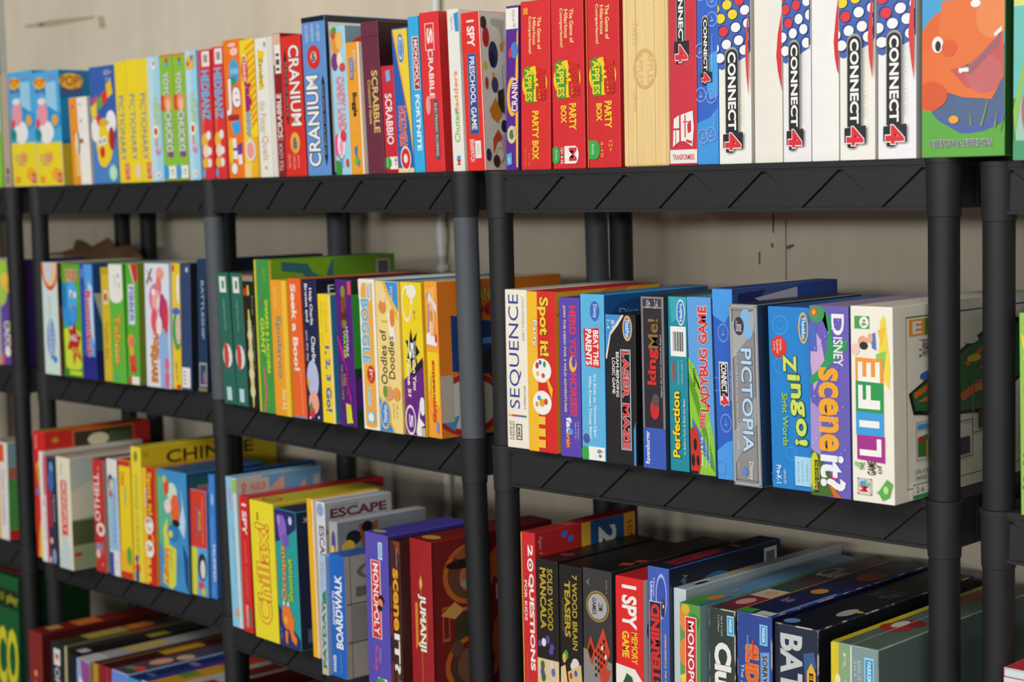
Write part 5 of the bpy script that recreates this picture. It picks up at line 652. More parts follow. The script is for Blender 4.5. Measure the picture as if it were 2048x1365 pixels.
game('game_tin', 'D', (0.1436, 0.0620, -0.3778), 0.0469, 0.2569, 0.2496, -0.0263, ('#8b8b8c','#20344e','#30343a'), 'silver film trivia box with pale blue capitals reading downward', G[1],
     [('F','frame','#b4b6b8',.04,.01,.96,.99),('F','frame','#6e6f72',.1,.03,.9,.97),('F','p','#a6a8aa',(.1,.9),(.9,.97),(.9,.86),(.1,.7)),('F','p','#9c9ea0',(.1,.3),(.9,.5),(.9,.35),(.1,.12)),('F','e','#7fb4e2',.6,.93,.18,.045),('F','e','#7fb4e2',.68,.85,.16,.04),('F','e','#7fb4e2',.42,.88,.2,.045),('F','e','#3a3444',.36,.88,.18,.05),('F','t','#e4dce0','Ultimate',.25,.85,.45,.91,'h','',0),('F','t','#bcd6ee','PICTOPIA',.4,.19,.78,.76,'d','#4a6a90',1),('F','t','#d0d2d4','THE ULTIMATE PICTURE-TRIVIA FAMILY GAME',.2,.2,.28,.76,'d','',0),('F','t','#dadcde','Disney',.56,.04,.76,.14,'d','',1),('F','e','#5a88c4',.44,.085,.1,.025),('F','t','#c4c6c8','AGES 7+',.2,.06,.26,.14,'d','',0),('S','r','#111318',.25,.1,.3,.9)])
game('board_game_box', 'D', (0.2059, 0.0810, -0.3778), 0.0662, 0.2620, 0.2469, -0.0252, ('#2483d0','#1a5f9a','#27639a'), 'broad bright blue word bingo box with large lime lettering reading downward', G[1],
     [('F','ring','#3f95dc',.3,.9,.2,.055),('F','ring','#3f95dc',.3,.9,.1,.028),('F','ring','#3f95dc',.28,.68,.16,.045),('F','ring','#3f95dc',.5,.2,.14,.04),('F','ring','#3f95dc',.12,.06,.14,.04),('F','e','#d8362e',.26,.78,.19,.062),('F','t','#f6e0d4','Includes',.28,.76,.34,.82,'d','',0),('F','t','#f6e0d4','Double-Sided',.2,.745,.26,.82,'d','',0),('F','t','#f6e0d4','Cards',.13,.76,.18,.81,'d','',0),('F','e','#e8b45a',.87,.89,.12,.085),('F','e','#2a78c0',.87,.89,.09,.072),('F','t','#eef2f6','Thinkfun',.83,.83,.92,.95,'d','',1),('F','t','#cfdf62','Z',.36,.645,.68,.74,'d','#2a5a3a',2),('F','t','#cfdf62','i',.46,.6,.76,.635,'d','#2a5a3a',2),('F','t','#cfdf62','n',.54,.505,.78,.585,'d','#2a5a3a',2),('F','t','#cfdf62','g',.52,.41,.86,.5,'d','#2a5a3a',2),('F','t','#cfdf62','o',.64,.3,.9,.4,'d','#2a5a3a',2),('F','t','#cfdf62','!',.62,.25,.92,.285,'d','#2a5a3a',2),('F','t','#9ccc3a','Sight Words',.28,.24,.46,.53,'d','',1),('F','t','#e2eef6','Pre-K-1',.14,.03,.26,.13,'d','',1),('F','t','#d0e2f0','GRADES',.32,.03,.38,.11,'d','',0),('F','r','#a9d8ee',.6,.03,1,.19),('F','t','#6a9ab8','BUILDS',.66,.05,.7,.16,'d','',0),('F','t','#6a9ab8','reading skills',.76,.05,.8,.17,'d','',0),('F','t','#6a9ab8','memory',.86,.06,.9,.15,'d','',0)])
game('board_game_box', 'D', (0.2777, 0.0540, -0.3778), 0.0601, 0.2400, 0.2520, -0.0139, ('#6a5fb8','#4a4288','#a890a8'), 'sparkly purple film quiz box with tall orange letters and a green swirl', G[1],
     [('F','p','#c9a8d4',(.05,.9),(.3,.82),(.4,.7),(.1,.55),(.02,.7)),('F','p','#a892d0',(.0,.5),(.3,.45),(.25,.2),(.0,.25)),('F','p','#2f9a5a',(.22,.99),(.42,.98),(.5,.85),(.4,.72),(.2,.66),(0,.62),(0,.58),(.3,.62),(.55,.7),(.95,.78),(.98,.83),(.6,.8),(.55,.95)),('F','p','#4a6ac4',(.0,.9),(.18,.9),(.2,.76),(.02,.76)),('F','e','#3f9a5a',.2,.96,.2,.05),('F','r','#d8442e',.06,.945,.2,.985),('F','e','#f0a03a',.13,.965,.05,.015),('F','t','#f0eef4','D',.58,.85,.9,.96,'d','',1),('F','t','#f0eef4','ISNEY',.62,.69,.86,.84,'d','',1),('F','t','#f1aa2c','scene',.22,.24,.74,.68,'d','',2),('F','p','#4a6a2a',(0,.24),(.22,.22),(.5,.12),(.7,.02),(.3,0),(0,0)),('F','p','#c83a8a',(.5,.14),(.7,.12),(.6,.07)),('F','p','#d86a2a',(.4,.1),(.8,0),(.6,0)),('F','e','#c8d02a',.1,.13,.12,.1),('F','r','#1a1a14',.1,.02,.2,.19),('F','t','#e2c42a','THE DVD GAME',.115,.03,.18,.185,'d','',1),('F','t','#eef0f4','it?',.25,.04,.9,.225,'d','',2),('F','e','#c8d4f4',.05,.03,.012,.004),('F','e','#f0c0e0',.393,.59,.012,.004),('F','e','#8fd0e8',.737,.21,.012,.004),('F','e','#b088e0',.18,.769,.012,.004),('F','e','#c8d4f4',.523,.389,.012,.004),('F','e','#f0c0e0',.866,.949,.012,.004),('F','e','#8fd0e8',.31,.569,.012,.004),('F','e','#b088e0',.653,.188,.012,.004),('F','e','#c8d4f4',.096,.748,.012,.004),('F','e','#f0c0e0',.44,.368,.012,.004),('F','e','#8fd0e8',.783,.928,.012,.004),('F','e','#b088e0',.226,.548,.012,.004),('F','e','#c8d4f4',.57,.167,.012,.004),('F','e','#f0c0e0',.913,.727,.012,.004),('F','e','#8fd0e8',.356,.347,.012,.004),('F','e','#b088e0',.699,.907,.012,.004),('F','e','#c8d4f4',.143,.526,.012,.004),('F','e','#f0c0e0',.486,.146,.012,.004),('F','e','#8fd0e8',.829,.706,.012,.004),('F','e','#b088e0',.273,.326,.012,.004),('F','e','#c8d4f4',.616,.886,.012,.004),('F','e','#f0c0e0',.059,.505,.012,.004),('F','e','#8fd0e8',.403,.125,.012,.004),('F','e','#b088e0',.746,.685,.012,.004),('F','e','#c8d4f4',.189,.305,.012,.004),('F','e','#f0c0e0',.532,.864,.012,.004),('F','e','#8fd0e8',.876,.484,.012,.004),('F','e','#b088e0',.319,.104,.012,.004),('F','e','#c8d4f4',.662,.664,.012,.004),('F','e','#f0c0e0',.106,.283,.012,.004),('F','e','#8fd0e8',.449,.843,.012,.004),('F','e','#b088e0',.792,.463,.012,.004),('F','e','#c8d4f4',.236,.083,.012,.004),('F','e','#f0c0e0',.579,.643,.012,.004),('F','e','#8fd0e8',.922,.262,.012,.004),('F','e','#b088e0',.365,.822,.012,.004),('F','e','#c8d4f4',.709,.442,.012,.004),('F','e','#f0c0e0',.152,.062,.012,.004),('F','e','#8fd0e8',.495,.621,.012,.004),('F','e','#b088e0',.839,.241,.012,.004),('F','e','#c8d4f4',.282,.801,.012,.004),('F','e','#f0c0e0',.625,.421,.012,.004),('F','e','#8fd0e8',.069,.041,.012,.004),('F','e','#b088e0',.412,.6,.012,.004),('F','e','#c8d4f4',.755,.22,.012,.004),('F','e','#f0c0e0',.198,.78,.012,.004)])
game('board_game_box', 'D', (0.3421, 0.1265, -0.3778), 0.0621, 0.3850, 0.2534, -0.0146, ('#efebdd','#efe9da','#e6e0d0'), 'thick cream box with four coloured letter squares, beside the right post of the second shelf', G[1],
     [('F','r','#4aa050',.1,.885,.46,.95),('F','e','#f0eee6',.33,.918,.11,.03),('F','t','#3a6a3a','9+',.27,.9,.4,.935,'u','',1),('F','p','#f0d84a',(.72,.93),(.8,.96),(.84,.94),(.94,.7),(.92,.58),(.82,.62),(.66,.72)),('F','p','#8fca5a',(.6,.76),(.85,.78),(.8,.68),(.66,.66)),('F','p','#f0c040',(.65,.88),(.85,.9),(.75,.8)),('F','e','#e8a888',.3,.82,.12,.03),('F','e','#2a2a2e',.32,.8,.1,.02),('F','e','#f6c8c0',.12,.78,.1,.03),('F','p','#5a7ac8',(.5,.86),(.6,.87),(.62,.78),(.52,.79)),('F','e','#e8b090',.48,.84,.06,.025),('F','p','#ef9a3e',(.12,.58),(.78,.577),(.78,.735),(.12,.74)),('F','t','#f4f2ec','E',.18,.6,.7,.72,'u','',2),('F','p','#2f9a52',(.12,.46),(.78,.457),(.78,.615),(.12,.62)),('F','t','#f4f2ec','F',.18,.48,.7,.6,'u','',2),('F','p','#3f9fe0',(.12,.345),(.78,.342),(.78,.46),(.12,.465)),('F','r','#f4f2ec',.2,.385,.68,.42),('F','p','#a8308c',(.14,.22),(.8,.21),(.8,.345),(.14,.345)),('F','t','#f4f2ec','L',.2,.24,.72,.33,'u','',2),('F','t','#33332e','THE',.2,.165,.32,.205,'u','',0),('F','t','#33332e','GAME',.38,.145,.58,.215,'u','',1),('F','t','#33332e','of',.6,.155,.72,.2,'u','',0),('F','t','#d8302c','M',.2,.055,.38,.085,'u','',2),('F','t','#3f9fe0','B',.2,.085,.38,.115,'u','',2),('F','frame','#c8c4b8',.14,.04,.48,.125),('F','t','#7a7a72','GAMES',.42,.05,.46,.11,'u','',0),('F','p','#5aae4a',(.64,.06),(.85,.13),(.98,.11),(.9,.04),(.74,.02)),('F','e','#b8dca0',.82,.075,.06,.02),('F','p','#8fca7a',(.1,.21),(.26,.19),(.24,.17),(.08,.19)),('F','p','#8fca7a',(.3,.12),(.42,.1),(.38,.08)),('F','p','#8fca7a',(.6,.06),(.66,.07),(.64,.05)),('S','frame','#b08a3a',.08,.06,.97,.94),('S','r','#4a9a2a',.08,.935,.97,.942),('S','p','#ef9a3e',(.1,.925),(.2,.925),(.2,.84),(.1,.84)),('S','r','#2a6ab0',.3,.936,.97,.943),('S','p','#4a9a2a',(.2,.925),(.3,.925),(.3,.84),(.2,.84)),('S','p','#2f7ac0',(.3,.925),(.4,.925),(.4,.84),(.3,.84)),('S','t','#efe8dc','E',.12,.85,.18,.915,'h','',2),('S','t','#efe8dc','F',.22,.85,.28,.915,'h','',2),('S','r','#efe8dc',.34,.855,.36,.91),('S','t','#4a4a48','The Game of',.16,.73,.22,.82,'u','',1),('S','r','#2a6ab8',.3,.77,.37,.82),('S','p','#211d18',(.09,.55),(.4,.72),(.75,.9),(.9,.84),(.97,.6),(.6,.38),(.36,.4),(.12,.44)),('S','p','#2f6a3a',(.11,.55),(.4,.7),(.74,.87),(.88,.82),(.94,.6),(.6,.4),(.36,.42),(.13,.46)),('S','p','#d86a2c',(.12,.55),(.25,.6),(.32,.56),(.3,.53),(.24,.57),(.13,.52)),('S','p','#d86a2c',(.14,.5),(.22,.53),(.3,.48),(.28,.46),(.2,.5)),('S','p','#d86a2c',(.45,.66),(.65,.78),(.72,.72),(.6,.6),(.56,.62),(.66,.71),(.62,.74),(.48,.64)),('S','p','#d86a2c',(.42,.5),(.7,.62),(.72,.58),(.44,.46)),('S','e','#3a6ab8',.22,.63,.06,.025),('S','e','#c83a30',.3,.67,.04,.02),('S','e','#e8e6e0',.35,.54,.04,.025),('S','e','#d8d4d0',.7,.7,.07,.04),('S','r','#2f4a9a',.6,.66,.68,.69),('S','e','#d8c03a',.52,.68,.05,.02),('S','e','#e8e6e0',.5,.78,.05,.02),('S','e','#c8322a',.62,.8,.04,.015),('S','frame','#b8b2a4',.13,.2,.25,.4),('S','r','#4a9ae0',.14,.36,.24,.385),('S','p','#3a7a3a',(.14,.32),(.2,.33),(.2,.22),(.14,.22)),('S','p','#d8a03a',(.19,.3),(.24,.3),(.24,.21),(.19,.22)),('S','e','#c8303a',.16,.31,.02,.015),('S','frame','#b8b2a4',.25,.24,.35,.46),('S','r','#b04a5a',.26,.26,.34,.34),('S','frame','#8a867c',.5,.28,.68,.56),('S','r','#d88a3a',.52,.5,.66,.54),('S','r','#3a342c',.54,.3,.66,.4),('S','frame','#8a867c',.36,.16,.5,.36),('S','r','#3a3448',.38,.18,.48,.27),('S','t','#4a4a46','Life is full of surprises',.12,.13,.34,.16,'h','',0),('S','t','#4a4a46','twists and turns',.12,.105,.3,.13,'h','',0),('S','r','#f0ece2',.1,.01,.26,.085),('S','r','#3a9a52',.1,.01,.26,.03),('S','r','#3a9a52',.1,.08,.26,.085),('S','t','#55524a','2-6',.12,.04,.17,.07,'h','',0),('S','t','#55524a','9+',.2,.04,.24,.07,'h','',0),('S','e','#2a2a26',.7,.14,.03,.02),('S','p','#2a2a26',(.72,.2),(.75,.22),(.74,.14),(.72,.14))])
game('board_game_box', 'E', (0.5362, 0.1296, -0.3838), 0.0527, 0.2500, 0.2529, -0.0176, ('#8fc050','#5a8a34','#8a9a7a'), 'lime green game box with tiny fruit pictures, cut off by the right edge', G[1],
     [('F','p','#e8cf3a',(.05,.9),(.2,.86),(.22,.82),(.1,.82)),('F','e','#c8683a',.3,.62,.2,.08),('F','e','#d84a4a',.12,.26,.06,.02),('F','e','#d84a4a',.12,.18,.06,.02),('F','r','#3a7a3a',.08,.29,.14,.31),('F','r','#3a6aa8',.06,.13,.16,.15),('F','e','#e8c83a',.15,.78,.05,.02)])
game('board_game_box', 'A', (-2.3796, 0.3125, -0.8192), 0.0543, 0.2500, 0.2472, 0.0368, ('#e8b028','#b0381c','#b8a888'), 'yellow and orange game box at the left edge of the third shelf', G[2],
     [('F','r','#d8381f',0,.6,1,.85)])
game('board_game_box', 'A', (-2.3302, 0.3100, -0.8190), 0.0433, 0.2500, 0.2476, 0.0443, ('#e9e6e2','#7fa0a8','#a8a498'), 'white spined box with a farm scene on its side, left edge, third shelf', G[2],
     [('F','r','#e8542a',0,.8,.6,.98),('F','t','#8a7aa8','Chutes and ladders',.3,.15,.7,.72,'d','',0),('S','p','#4a9a4a',(0,0),(1,0),(1,.6),(0,.62)),('S','r','#c82a2a',0,0,1,.1),('S','r','#b06a4a',.0,.62,.5,.74),('S','e','#c85a3a',.4,.5,.14,.08),('S','e','#c8483a',.3,.4,.12,.04),('S','p','#3a5a8a',(.3,.4),(.5,.4),(.5,.26),(.3,.26)),('S','p','#e0b02a',(.2,.25),(.7,.3),(.8,.04),(.3,.02)),('S','r','#4a8ad0',.32,.14,.62,.24)])
game('board_game_box', 'B', (-2.0589, 0.2736, -0.8190), 0.0555, 0.2831, 0.3038, 0.0210, ('#d8221f','#cf2a26','#c8801c'), 'large red window box standing behind at the left end of the third shelf', G[2],
     [('F','p','#f0c428',(.15,.72),(.6,.8),(.6,.4),(.3,.2),(.2,0),(.6,0),(1,.1),(1,.75)),('F','e','#3a7ac8',.25,.52,.12,.03),('F','t','#f6dcd0','Woodkins',.2,.86,.35,.97,'d','',0),('S','frame','#c8b02a',.26,.3,.84,.985),('S','r','#3a3a2a',.28,.32,.82,.975),('S','e','#d8d0b0',.5,.9,.1,.05),('S','r','#4a5a3a',.6,.8,.8,.95),('S','e','#c8a02a',.1,.93,.03,.02)])
game('board_game_box', 'B', (-2.0178, 0.2450, -0.8188), 0.0257, 0.2620, 0.2618, 0.0164, ('#eae8e4','#c8c4bc','#b8a49a'), 'thin white game box squeezed beside the big red window box', G[2],
     [('F','t','#c83a4a','bug hunt',.6,.2,.95,.7,'d','',0),('F','e','#c83a4a',.9,.8,.2,.2)])
game('board_game_box', 'B', (-1.9755, 0.2410, -0.8186), 0.0447, 0.2620, 0.2534, 0.0146, ('#2a3350','#20263a','#8a6a60'), 'dark blue comic style game box with tiny figures, left of the cream box', G[2],
     [('F','r','#c83048',0,0,.22,1),('F','e','#6a9ad8',.65,.9,.2,.06),('F','e','#3a6ab0',.6,.78,.3,.1),('F','r','#a8323a',.3,.35,.6,.7),('F','e','#e0c0a8',.45,.22,.16,.03),('F','t','#e8e6ea','Mystery',.75,.4,.92,.65,'d','',0),('F','e','#8fa0c8',.7,.08,.2,.07),('F','e','#d8d8d8',.3,.04,.1,.03)])
game('board_game_box', 'B', (-1.9049, 0.2325, -0.8183), 0.0624, 0.2600, 0.2598, 0.0095, ('#e9e4cc','#8a9a70','#c8bca0'), 'cream property game box with a grey green monument scene on its side', G[2],
     [('F','p','#c8d8d8',(.3,.35),(.9,.2),(.9,0),(0,0),(.2,.2)),('F','r','#e6a49a',.28,.3,.74,.8),('F','r','#dd3a34',.3,.31,.72,.79),('F','t','#f0e6dc','MONOPOLY',.38,.33,.66,.78,'d','',1),('F','t','#b8b09a','World',.3,.84,.5,.95,'d','',0),('S','p','#c8c6b0',(0,.45),(1,.5),(1,1),(0,1)),('S','p','#b0b8b0',(.0,.7),(.5,.9),(.5,1),(0,1)),('S','p','#23281e',(.42,.64),(.5,.5),(.55,.4),(.52,.32),(.5,.2),(.45,.32),(.3,.4),(.38,.46)),('S','p','#4a5636',(0,.44),(1,.42),(1,.24),(0,.22)),('S','r','#c83a30',.5,.7,.9,.9),('S','r','#c8c6b0',.58,.73,.84,.87),('S','p','#a83a2a',(.4,.14),(.7,.16),(.8,.1),(.5,.09)),('S','e','#b03a2a',.05,.14,.04,.02)])
game('board_game_box', 'B', (-1.8123, 0.2671, -0.8178), 0.0463, 0.2620, 0.2600, 0.0067, ('#c32a2c','#9a9a8e','#8a2a2a'), 'dark red disc flipping game box with white letters and a ring', G[2],
     [('F','e','#e8e0da',.6,.38,.4,.06),('F','e','#c32a2c',.6,.38,.2,.03),('F','t','#e8e0da','OTHELL',.1,.45,.62,.88,'u','',1),('F','e','#8a8ab0',.4,.22,.3,.04),('F','e','#e8c8b8',.3,.16,.2,.04),('F','t','#d8a8a0','classic',.7,.15,.85,.28,'u','',0),('F','e','#e0908a',.6,.92,.08,.015),('F','e','#e0908a',.7,.07,.08,.015),('S','p','#26221e',(.2,.62),(.7,.6),(.5,.45))])
game('board_game_box', 'B', (-1.7504, 0.2651, -0.8175), 0.0438, 0.2620, 0.2659, 0.0040, ('#e6e4e0','#9a3a34','#cfc8c0'), 'white game box with a sky blue panel and a small cartoon face', G[2],
     [('F','r','#8fc4ea',.1,.22,.95,.85),('F','e','#2a3a6a',.35,.8,.24,.07),('F','e','#e8c8b0',.42,.78,.18,.05),('F','e','#c8343a',.3,.7,.14,.03),('F','t','#c06a8a','Princess',.5,.28,.75,.7,'d','',0),('F','r','#4048a8',0,0,.42,.2),('F','r','#e8e6e4',.42,0,1,.2),('F','t','#9a9aa8','3+',.6,.06,.8,.14,'d','',0)])
game('board_game_box', 'B', (-1.7036, 0.2652, -0.8173), 0.0487, 0.2620, 0.2684, 0.0203, ('#eed41f','#c8262a','#cf3a2a'), 'yellow chicken card game box with red ends', G[2],
     [('F','r','#cf2f28',0,.95,1,1),('F','r','#cf2f28',0,0,1,.06),('F','t','#d8483a','Chick',.2,.78,.5,.9,'d','',2),('F','t','#4a7ac0','tionary',.4,.62,.65,.78,'d','',0),('F','p','#f0b828',(0,.06),(1,.06),(1,.18),(.4,.25),(0,.2)),('F','e','#5aa83a',.75,.2,.2,.08)])
game('board_game_box', 'B', (-1.6546, 0.3141, -0.8171), 0.0414, 0.3600, 0.3022, 0.0228, ('#ecd93a','#cdb41e','#d8c43a'), 'slim yellow marble game box, taller than its neighbours, with its long side behind', G[2],
     [('F','e','#8a8a2a',.5,.93,.2,.04),('F','t','#a8a02a','CHINESE CHECKERS',.3,.18,.65,.8,'d','',0),('F','e','#6a4aa8',.35,.17,.18,.03),('F','e','#c8303a',.4,.1,.25,.04),('F','e','#3a4ab0',.35,.04,.2,.05),('S','t','#2e2a12','CHINESE',.18,.86,.82,.955,'h','',1),('S','t','#8a8020','or',.02,.93,.06,.96,'h','',0)])
game('board_game_box', 'B', (-1.6092, 0.2525, -0.8169), 0.0520, 0.2400, 0.2608, 0.0254, ('#d3251f','#c89a22','#c8902a'), 'red party game box with two white picture discs on the third shelf', G[2],
     [('F','r','#f2bd30',0,0,.36,1),('F','t','#f2cf36','Spot it!',.36,.6,.76,.965,'d','#6a3a10',2),('F','t','#f4f0ec','Party',.16,.66,.36,.82,'d','#5a3a30',1),('F','e','#f4f2ee',.5,.51,.33,.075),('F','e','#f4f2ee',.5,.31,.33,.075),('F','e','#e2a42c',.5,.31,.1,.025),('F','e','#c8382c',.34,.54,.06,.02),('F','e','#3f9a4a',.6,.55,.05,.02),('F','e','#2f6ab0',.45,.56,.05,.015),('F','e','#d84a3a',.55,.48,.06,.015),('F','e','#e8c03a',.36,.49,.05,.015),('F','e','#4a9ad8',.4,.34,.06,.015),('F','e','#d8a03a',.32,.3,.05,.015),('F','e','#c8483a',.64,.32,.06,.02),('F','p','#f0b52c',(.66,.46),(.74,.46),(.9,.4),(.86,.34),(.78,.38)),('F','r','#f2c23c',.34,.175,.62,.225),('F','r','#f2c23c',.34,.1,.62,.15),('F','r','#f2c23c',.34,.03,.62,.08)])
game('board_game_box', 'B', (-1.5246, 0.2357, -0.8164), 0.1138, 0.2000, 0.2617, 0.0186, ('#3f94d0','#24466a','#2a5a8a'), 'wide blue box with cartoon fish bursting from a splash', G[2],
     [('F','p','#5ab89a',(0,.95),(.4,.9),(.5,.5),(.2,.3),(0,.4)),('F','p','#d8dc4a',(.15,.5),(.3,.6),(.35,.38),(.6,.35),(.55,.05),(.4,0),(.1,.05),(.2,.3)),('F','e','#cfe6d0',.5,.82,.18,.08),('F','e','#d8502a',.3,.86,.1,.07),('F','e','#e8c83a',.25,.92,.06,.03),('F','p','#bfe0f4',(.8,.9),(.95,.6),(.9,.45),(.7,.55),(.85,.72)),('F','e','#e8683a',.6,.68,.16,.13),('F','e','#2a1a14',.62,.57,.14,.03),('F','e','#f0dcd8',.35,.7,.12,.06),('F','e','#2a7fc4',.5,.48,.2,.07),('F','e','#f0d43a',.42,.47,.08,.03),('F','t','#e8782a','Hungry',.14,.03,.35,.34,'d','#f0c86a',2),('F','t','#e8b03a','Fish',.36,.18,.46,.34,'d','',0),('F','t','#7a9a9a','splash game',.62,.1,.72,.3,'d','',0),('F','p','#1a4a8a',(.85,.4),(1,.3),(1,0),(.9,.1)),('S','r','#1c5a60',.05,.72,.9,.96),('S','t','#8ab0b0','people',.15,.86,.6,.9,'h','',0)])
game('board_game_box', 'B', (-1.4381, 0.2203, -0.8160), 0.0593, 0.1600, 0.2288, 0.0260, ('#5fa8e2','#3a6a98','#c84a24'), 'short box with a red upper half and a black and white bird roundel below', G[2],
     [('F','p','#dcd83a',(0,.0),(.3,0),(.38,.44),(0,.46)),('F','r','#d8402a',0,.46,1,1),('F','t','#5a6ab0','Jurassic',.3,.55,.52,.84,'d','#b0502a',1),('F','t','#d8c43a','Kids',.5,.62,.65,.8,'d','',1),('F','t','#e8b8a0','hidden treasures game',.72,.5,.82,.94,'d','',0),('F','e','#2a2c30',.68,.28,.28,.13),('F','e','#dfe0e0',.72,.26,.16,.09),('F','e','#d84a5a',.6,.1,.2,.04),('F','e','#c8c83a',.75,.05,.14,.04)])
game('board_game_box', 'B', (-1.3928, 0.2759, -0.8158), 0.0219, 0.2620, 0.2654, 0.0203, ('#3f86d8','#2a5aa0','#2f68b4'), 'slim blue box with white upright lettering, left of the post on the third shelf', G[2],
     [('F','t','#8fb8ea','HILARIOUS',.3,.35,.55,.66,'d','',0),('F','t','#eef0f0','TRUMPED',.5,.14,.9,.45,'d','',1),('F','e','#a8c8ec',.6,.8,.2,.05),('F','t','#a8c8ec','kids',.4,.04,.6,.1,'d','',0)])
game('board_game_box', 'C', (-1.1564, 0.1320, -0.8158), 0.0381, 0.2002, 0.2985, -0.0319, ('#8fcbec','#c4bcb4','#9fc4d8'), 'pale sky blue box whose long side shows reaching fingers, first right of the post', G[2],
     [('F','r','#d8dfe2',.72,0,1,1),('F','r','#9fc84a',.62,.9,1,.99),('F','t','#e8707a',"DON'T",.25,.78,.5,.92,'d','',1),('F','t','#8aa8c0','break the ice the tap',.45,.3,.6,.66,'d','',0),('F','e','#d8a08a',.5,.1,.2,.03),('S','r','#6aa0c8',.3,.7,1,1),('S','r','#c8bab0',.02,.74,.38,.98),('S','t','#d84a30','ouch',.06,.8,.14,.96,'d','',1),('S','t','#d84a30','FINGERS OFF',.16,.9,.34,.95,'h','',0),('S','p','#d8a88a',(.38,.9),(.55,.98),(.56,.9),(.4,.82)),('S','p','#d8a88a',(.66,.82),(.8,.94),(.82,.84),(.7,.74)),('S','r','#b8bab8',.9,.84,.98,.95)])
game('board_game_box', 'C', (-1.1054, 0.1863, -0.8159), 0.0318, 0.3256, 0.2669, -0.0157, ('#d9262a','#b01c20','#c8262a'), 'red picture hunt game box half hidden by the big yellow box', G[2],
     [('F','t','#f2e8e2','I SPY',.3,.72,.8,.95,'d','',2),('F','t','#e0605a','GAME CLASSIC',.4,.24,.7,.68,'d','',1),('F','t','#f0c8c0','BRIARPATCH',.3,.04,.6,.2,'d','',1),('F','r','#6a6a5a',.65,.04,.95,.18)])
game('board_game_box', 'C', (-1.0348, 0.1419, -0.8159), 0.0818, 0.2594, 0.2668, -0.0305, ('#efe030','#cdb824','#d8c62c'), 'bulky yellow box with red outlined wobbly letters reading upward', G[2],
     [('F','t','#f0dc3a','Chillax!',.2,.12,.76,.84,'u','#d8402a',1),('F','r','#8a7a20',.3,.86,.36,.92),('F','t','#d8c838','Ages 10+',.72,.3,.8,.65,'u','',0),('T','e','#c8482a',.4,.12,.3,.07),('T','e','#d8b82a',.4,.12,.24,.05)])
game('board_game_box', 'C', (-0.9599, 0.0861, -0.8160), 0.0712, 0.1600, 0.2615, -0.0259, ('#2aa0a0','#1d2440','#2a2c58'), 'teal and violet sea game box with an orange octopus at its foot', G[2],
     [('F','p','#2a2c70',(0,1),(1,1),(1,.88),(.5,.8),(0,.75)),('F','p','#25306e',(0,0),(1,0),(1,.08),(.5,.18),(0,.3)),('F','e','#8a68c8',.35,.86,.2,.1),('F','e','#7a58b8',.5,.78,.16,.05),('F','e','#a888d8',.2,.92,.08,.04),('F','e','#c8d0e8',.75,.93,.08,.03),('F','t','#f0a42c','Octopus',.22,.34,.5,.74,'u','#2a2040',2),('F','t','#9fd83a','Shootout',.52,.34,.76,.66,'u','#1a4030',2),('F','e','#ee7a2a',.42,.22,.24,.09),('F','p','#ee7a2a',(.3,.16),(.5,.14),(.6,.06),(.8,.03),(.85,.08),(.7,.12),(.75,.22),(.55,.24)),('F','e','#f0b03a',.35,.2,.08,.03),('F','p','#ee7a2a',(.3,.12),(.45,.12),(.4,.02),(.3,.04)),('F','e','#e8e4dc',.3,.32,.05,.02),('F','e','#e8e4dc',.5,.32,.05,.02),('F','t','#9aa0c0','Ages 6+',.1,.05,.18,.14,'u','',0),('S','t','#c8ccd8','3-5',.1,.92,.3,.95,'h','',0),('S','e','#e8a028',.4,.82,.2,.07),('S','e','#1d2440',.4,.82,.1,.035),('S','e','#c88a5a',.5,.6,.2,.04),('S','p','#c82a24',(.2,.5),(.8,.55),(.9,.35),(.3,.35)),('S','p','#a8802a',(.2,.3),(.7,.32),(.8,.18),(.2,.2)),('S','r','#5a5f78',.1,.05,.7,.15)])
game('board_game_box', 'C', (-0.8705, 0.0701, -0.8160), 0.0211, 0.1500, 0.2944, -0.0279, ('#f2b722','#e8e0cc','#e8c04a'), 'slim deep yellow box left of the white escape room box', G[2],
     [('F','r','#e9e2d2',.8,0,1,1),('F','t','#d89a10','NEW',.6,.82,.75,.95,'d','',0)])
game('board_game_box', 'C', (-0.8444, 0.0712, -0.8160), 0.0272, 0.1509, 0.2919, -0.0186, ('#d4dae4','#a8aaac','#b8c4d0'), 'white escape game box with a maroon title on its side', G[2],
     [('F','e','#8fa4d0',.5,.95,.4,.04),('F','t','#7a3a48','ESCAPE',.3,.6,.9,.85,'d','',1),('S','t','#6a2a3a','ESCAPE',.08,.895,.92,.955,'h','',2),('S','r','#8a8a8c',.0,.8,1,.83),('S','r','#3a3a40',.3,.79,.9,.8),('S','t','#8a6a70','an adventure in a box',.1,.962,.5,.975,'h','',0)])
game('board_game_box', 'C', (-0.7893, 0.0780, -0.8161), 0.0253, 0.2000, 0.2650, -0.0085, ('#a8aaac','#7c8086','#b8babc'), 'silver grey creature game box behind the blue real estate box', G[2],
     [('F','e','#d8a82a',.5,.84,.35,.1),('F','e','#4a4a9a',.55,.86,.25,.08),('F','e','#e8c84a',.45,.8,.2,.04),('S','e','#1c1c20',.18,.88,.084,.05),('S','e','#d0a82a',.12,.82,.072,.05),('S','p','#8a4a28',(.24,.97),(.36,.95),(.45,.98),(.42,.8),(.27,.8)),('S','e','#141416',.33,.94,.06,.04),('S','e','#1c1c20',.372,.83,.06,.05)])
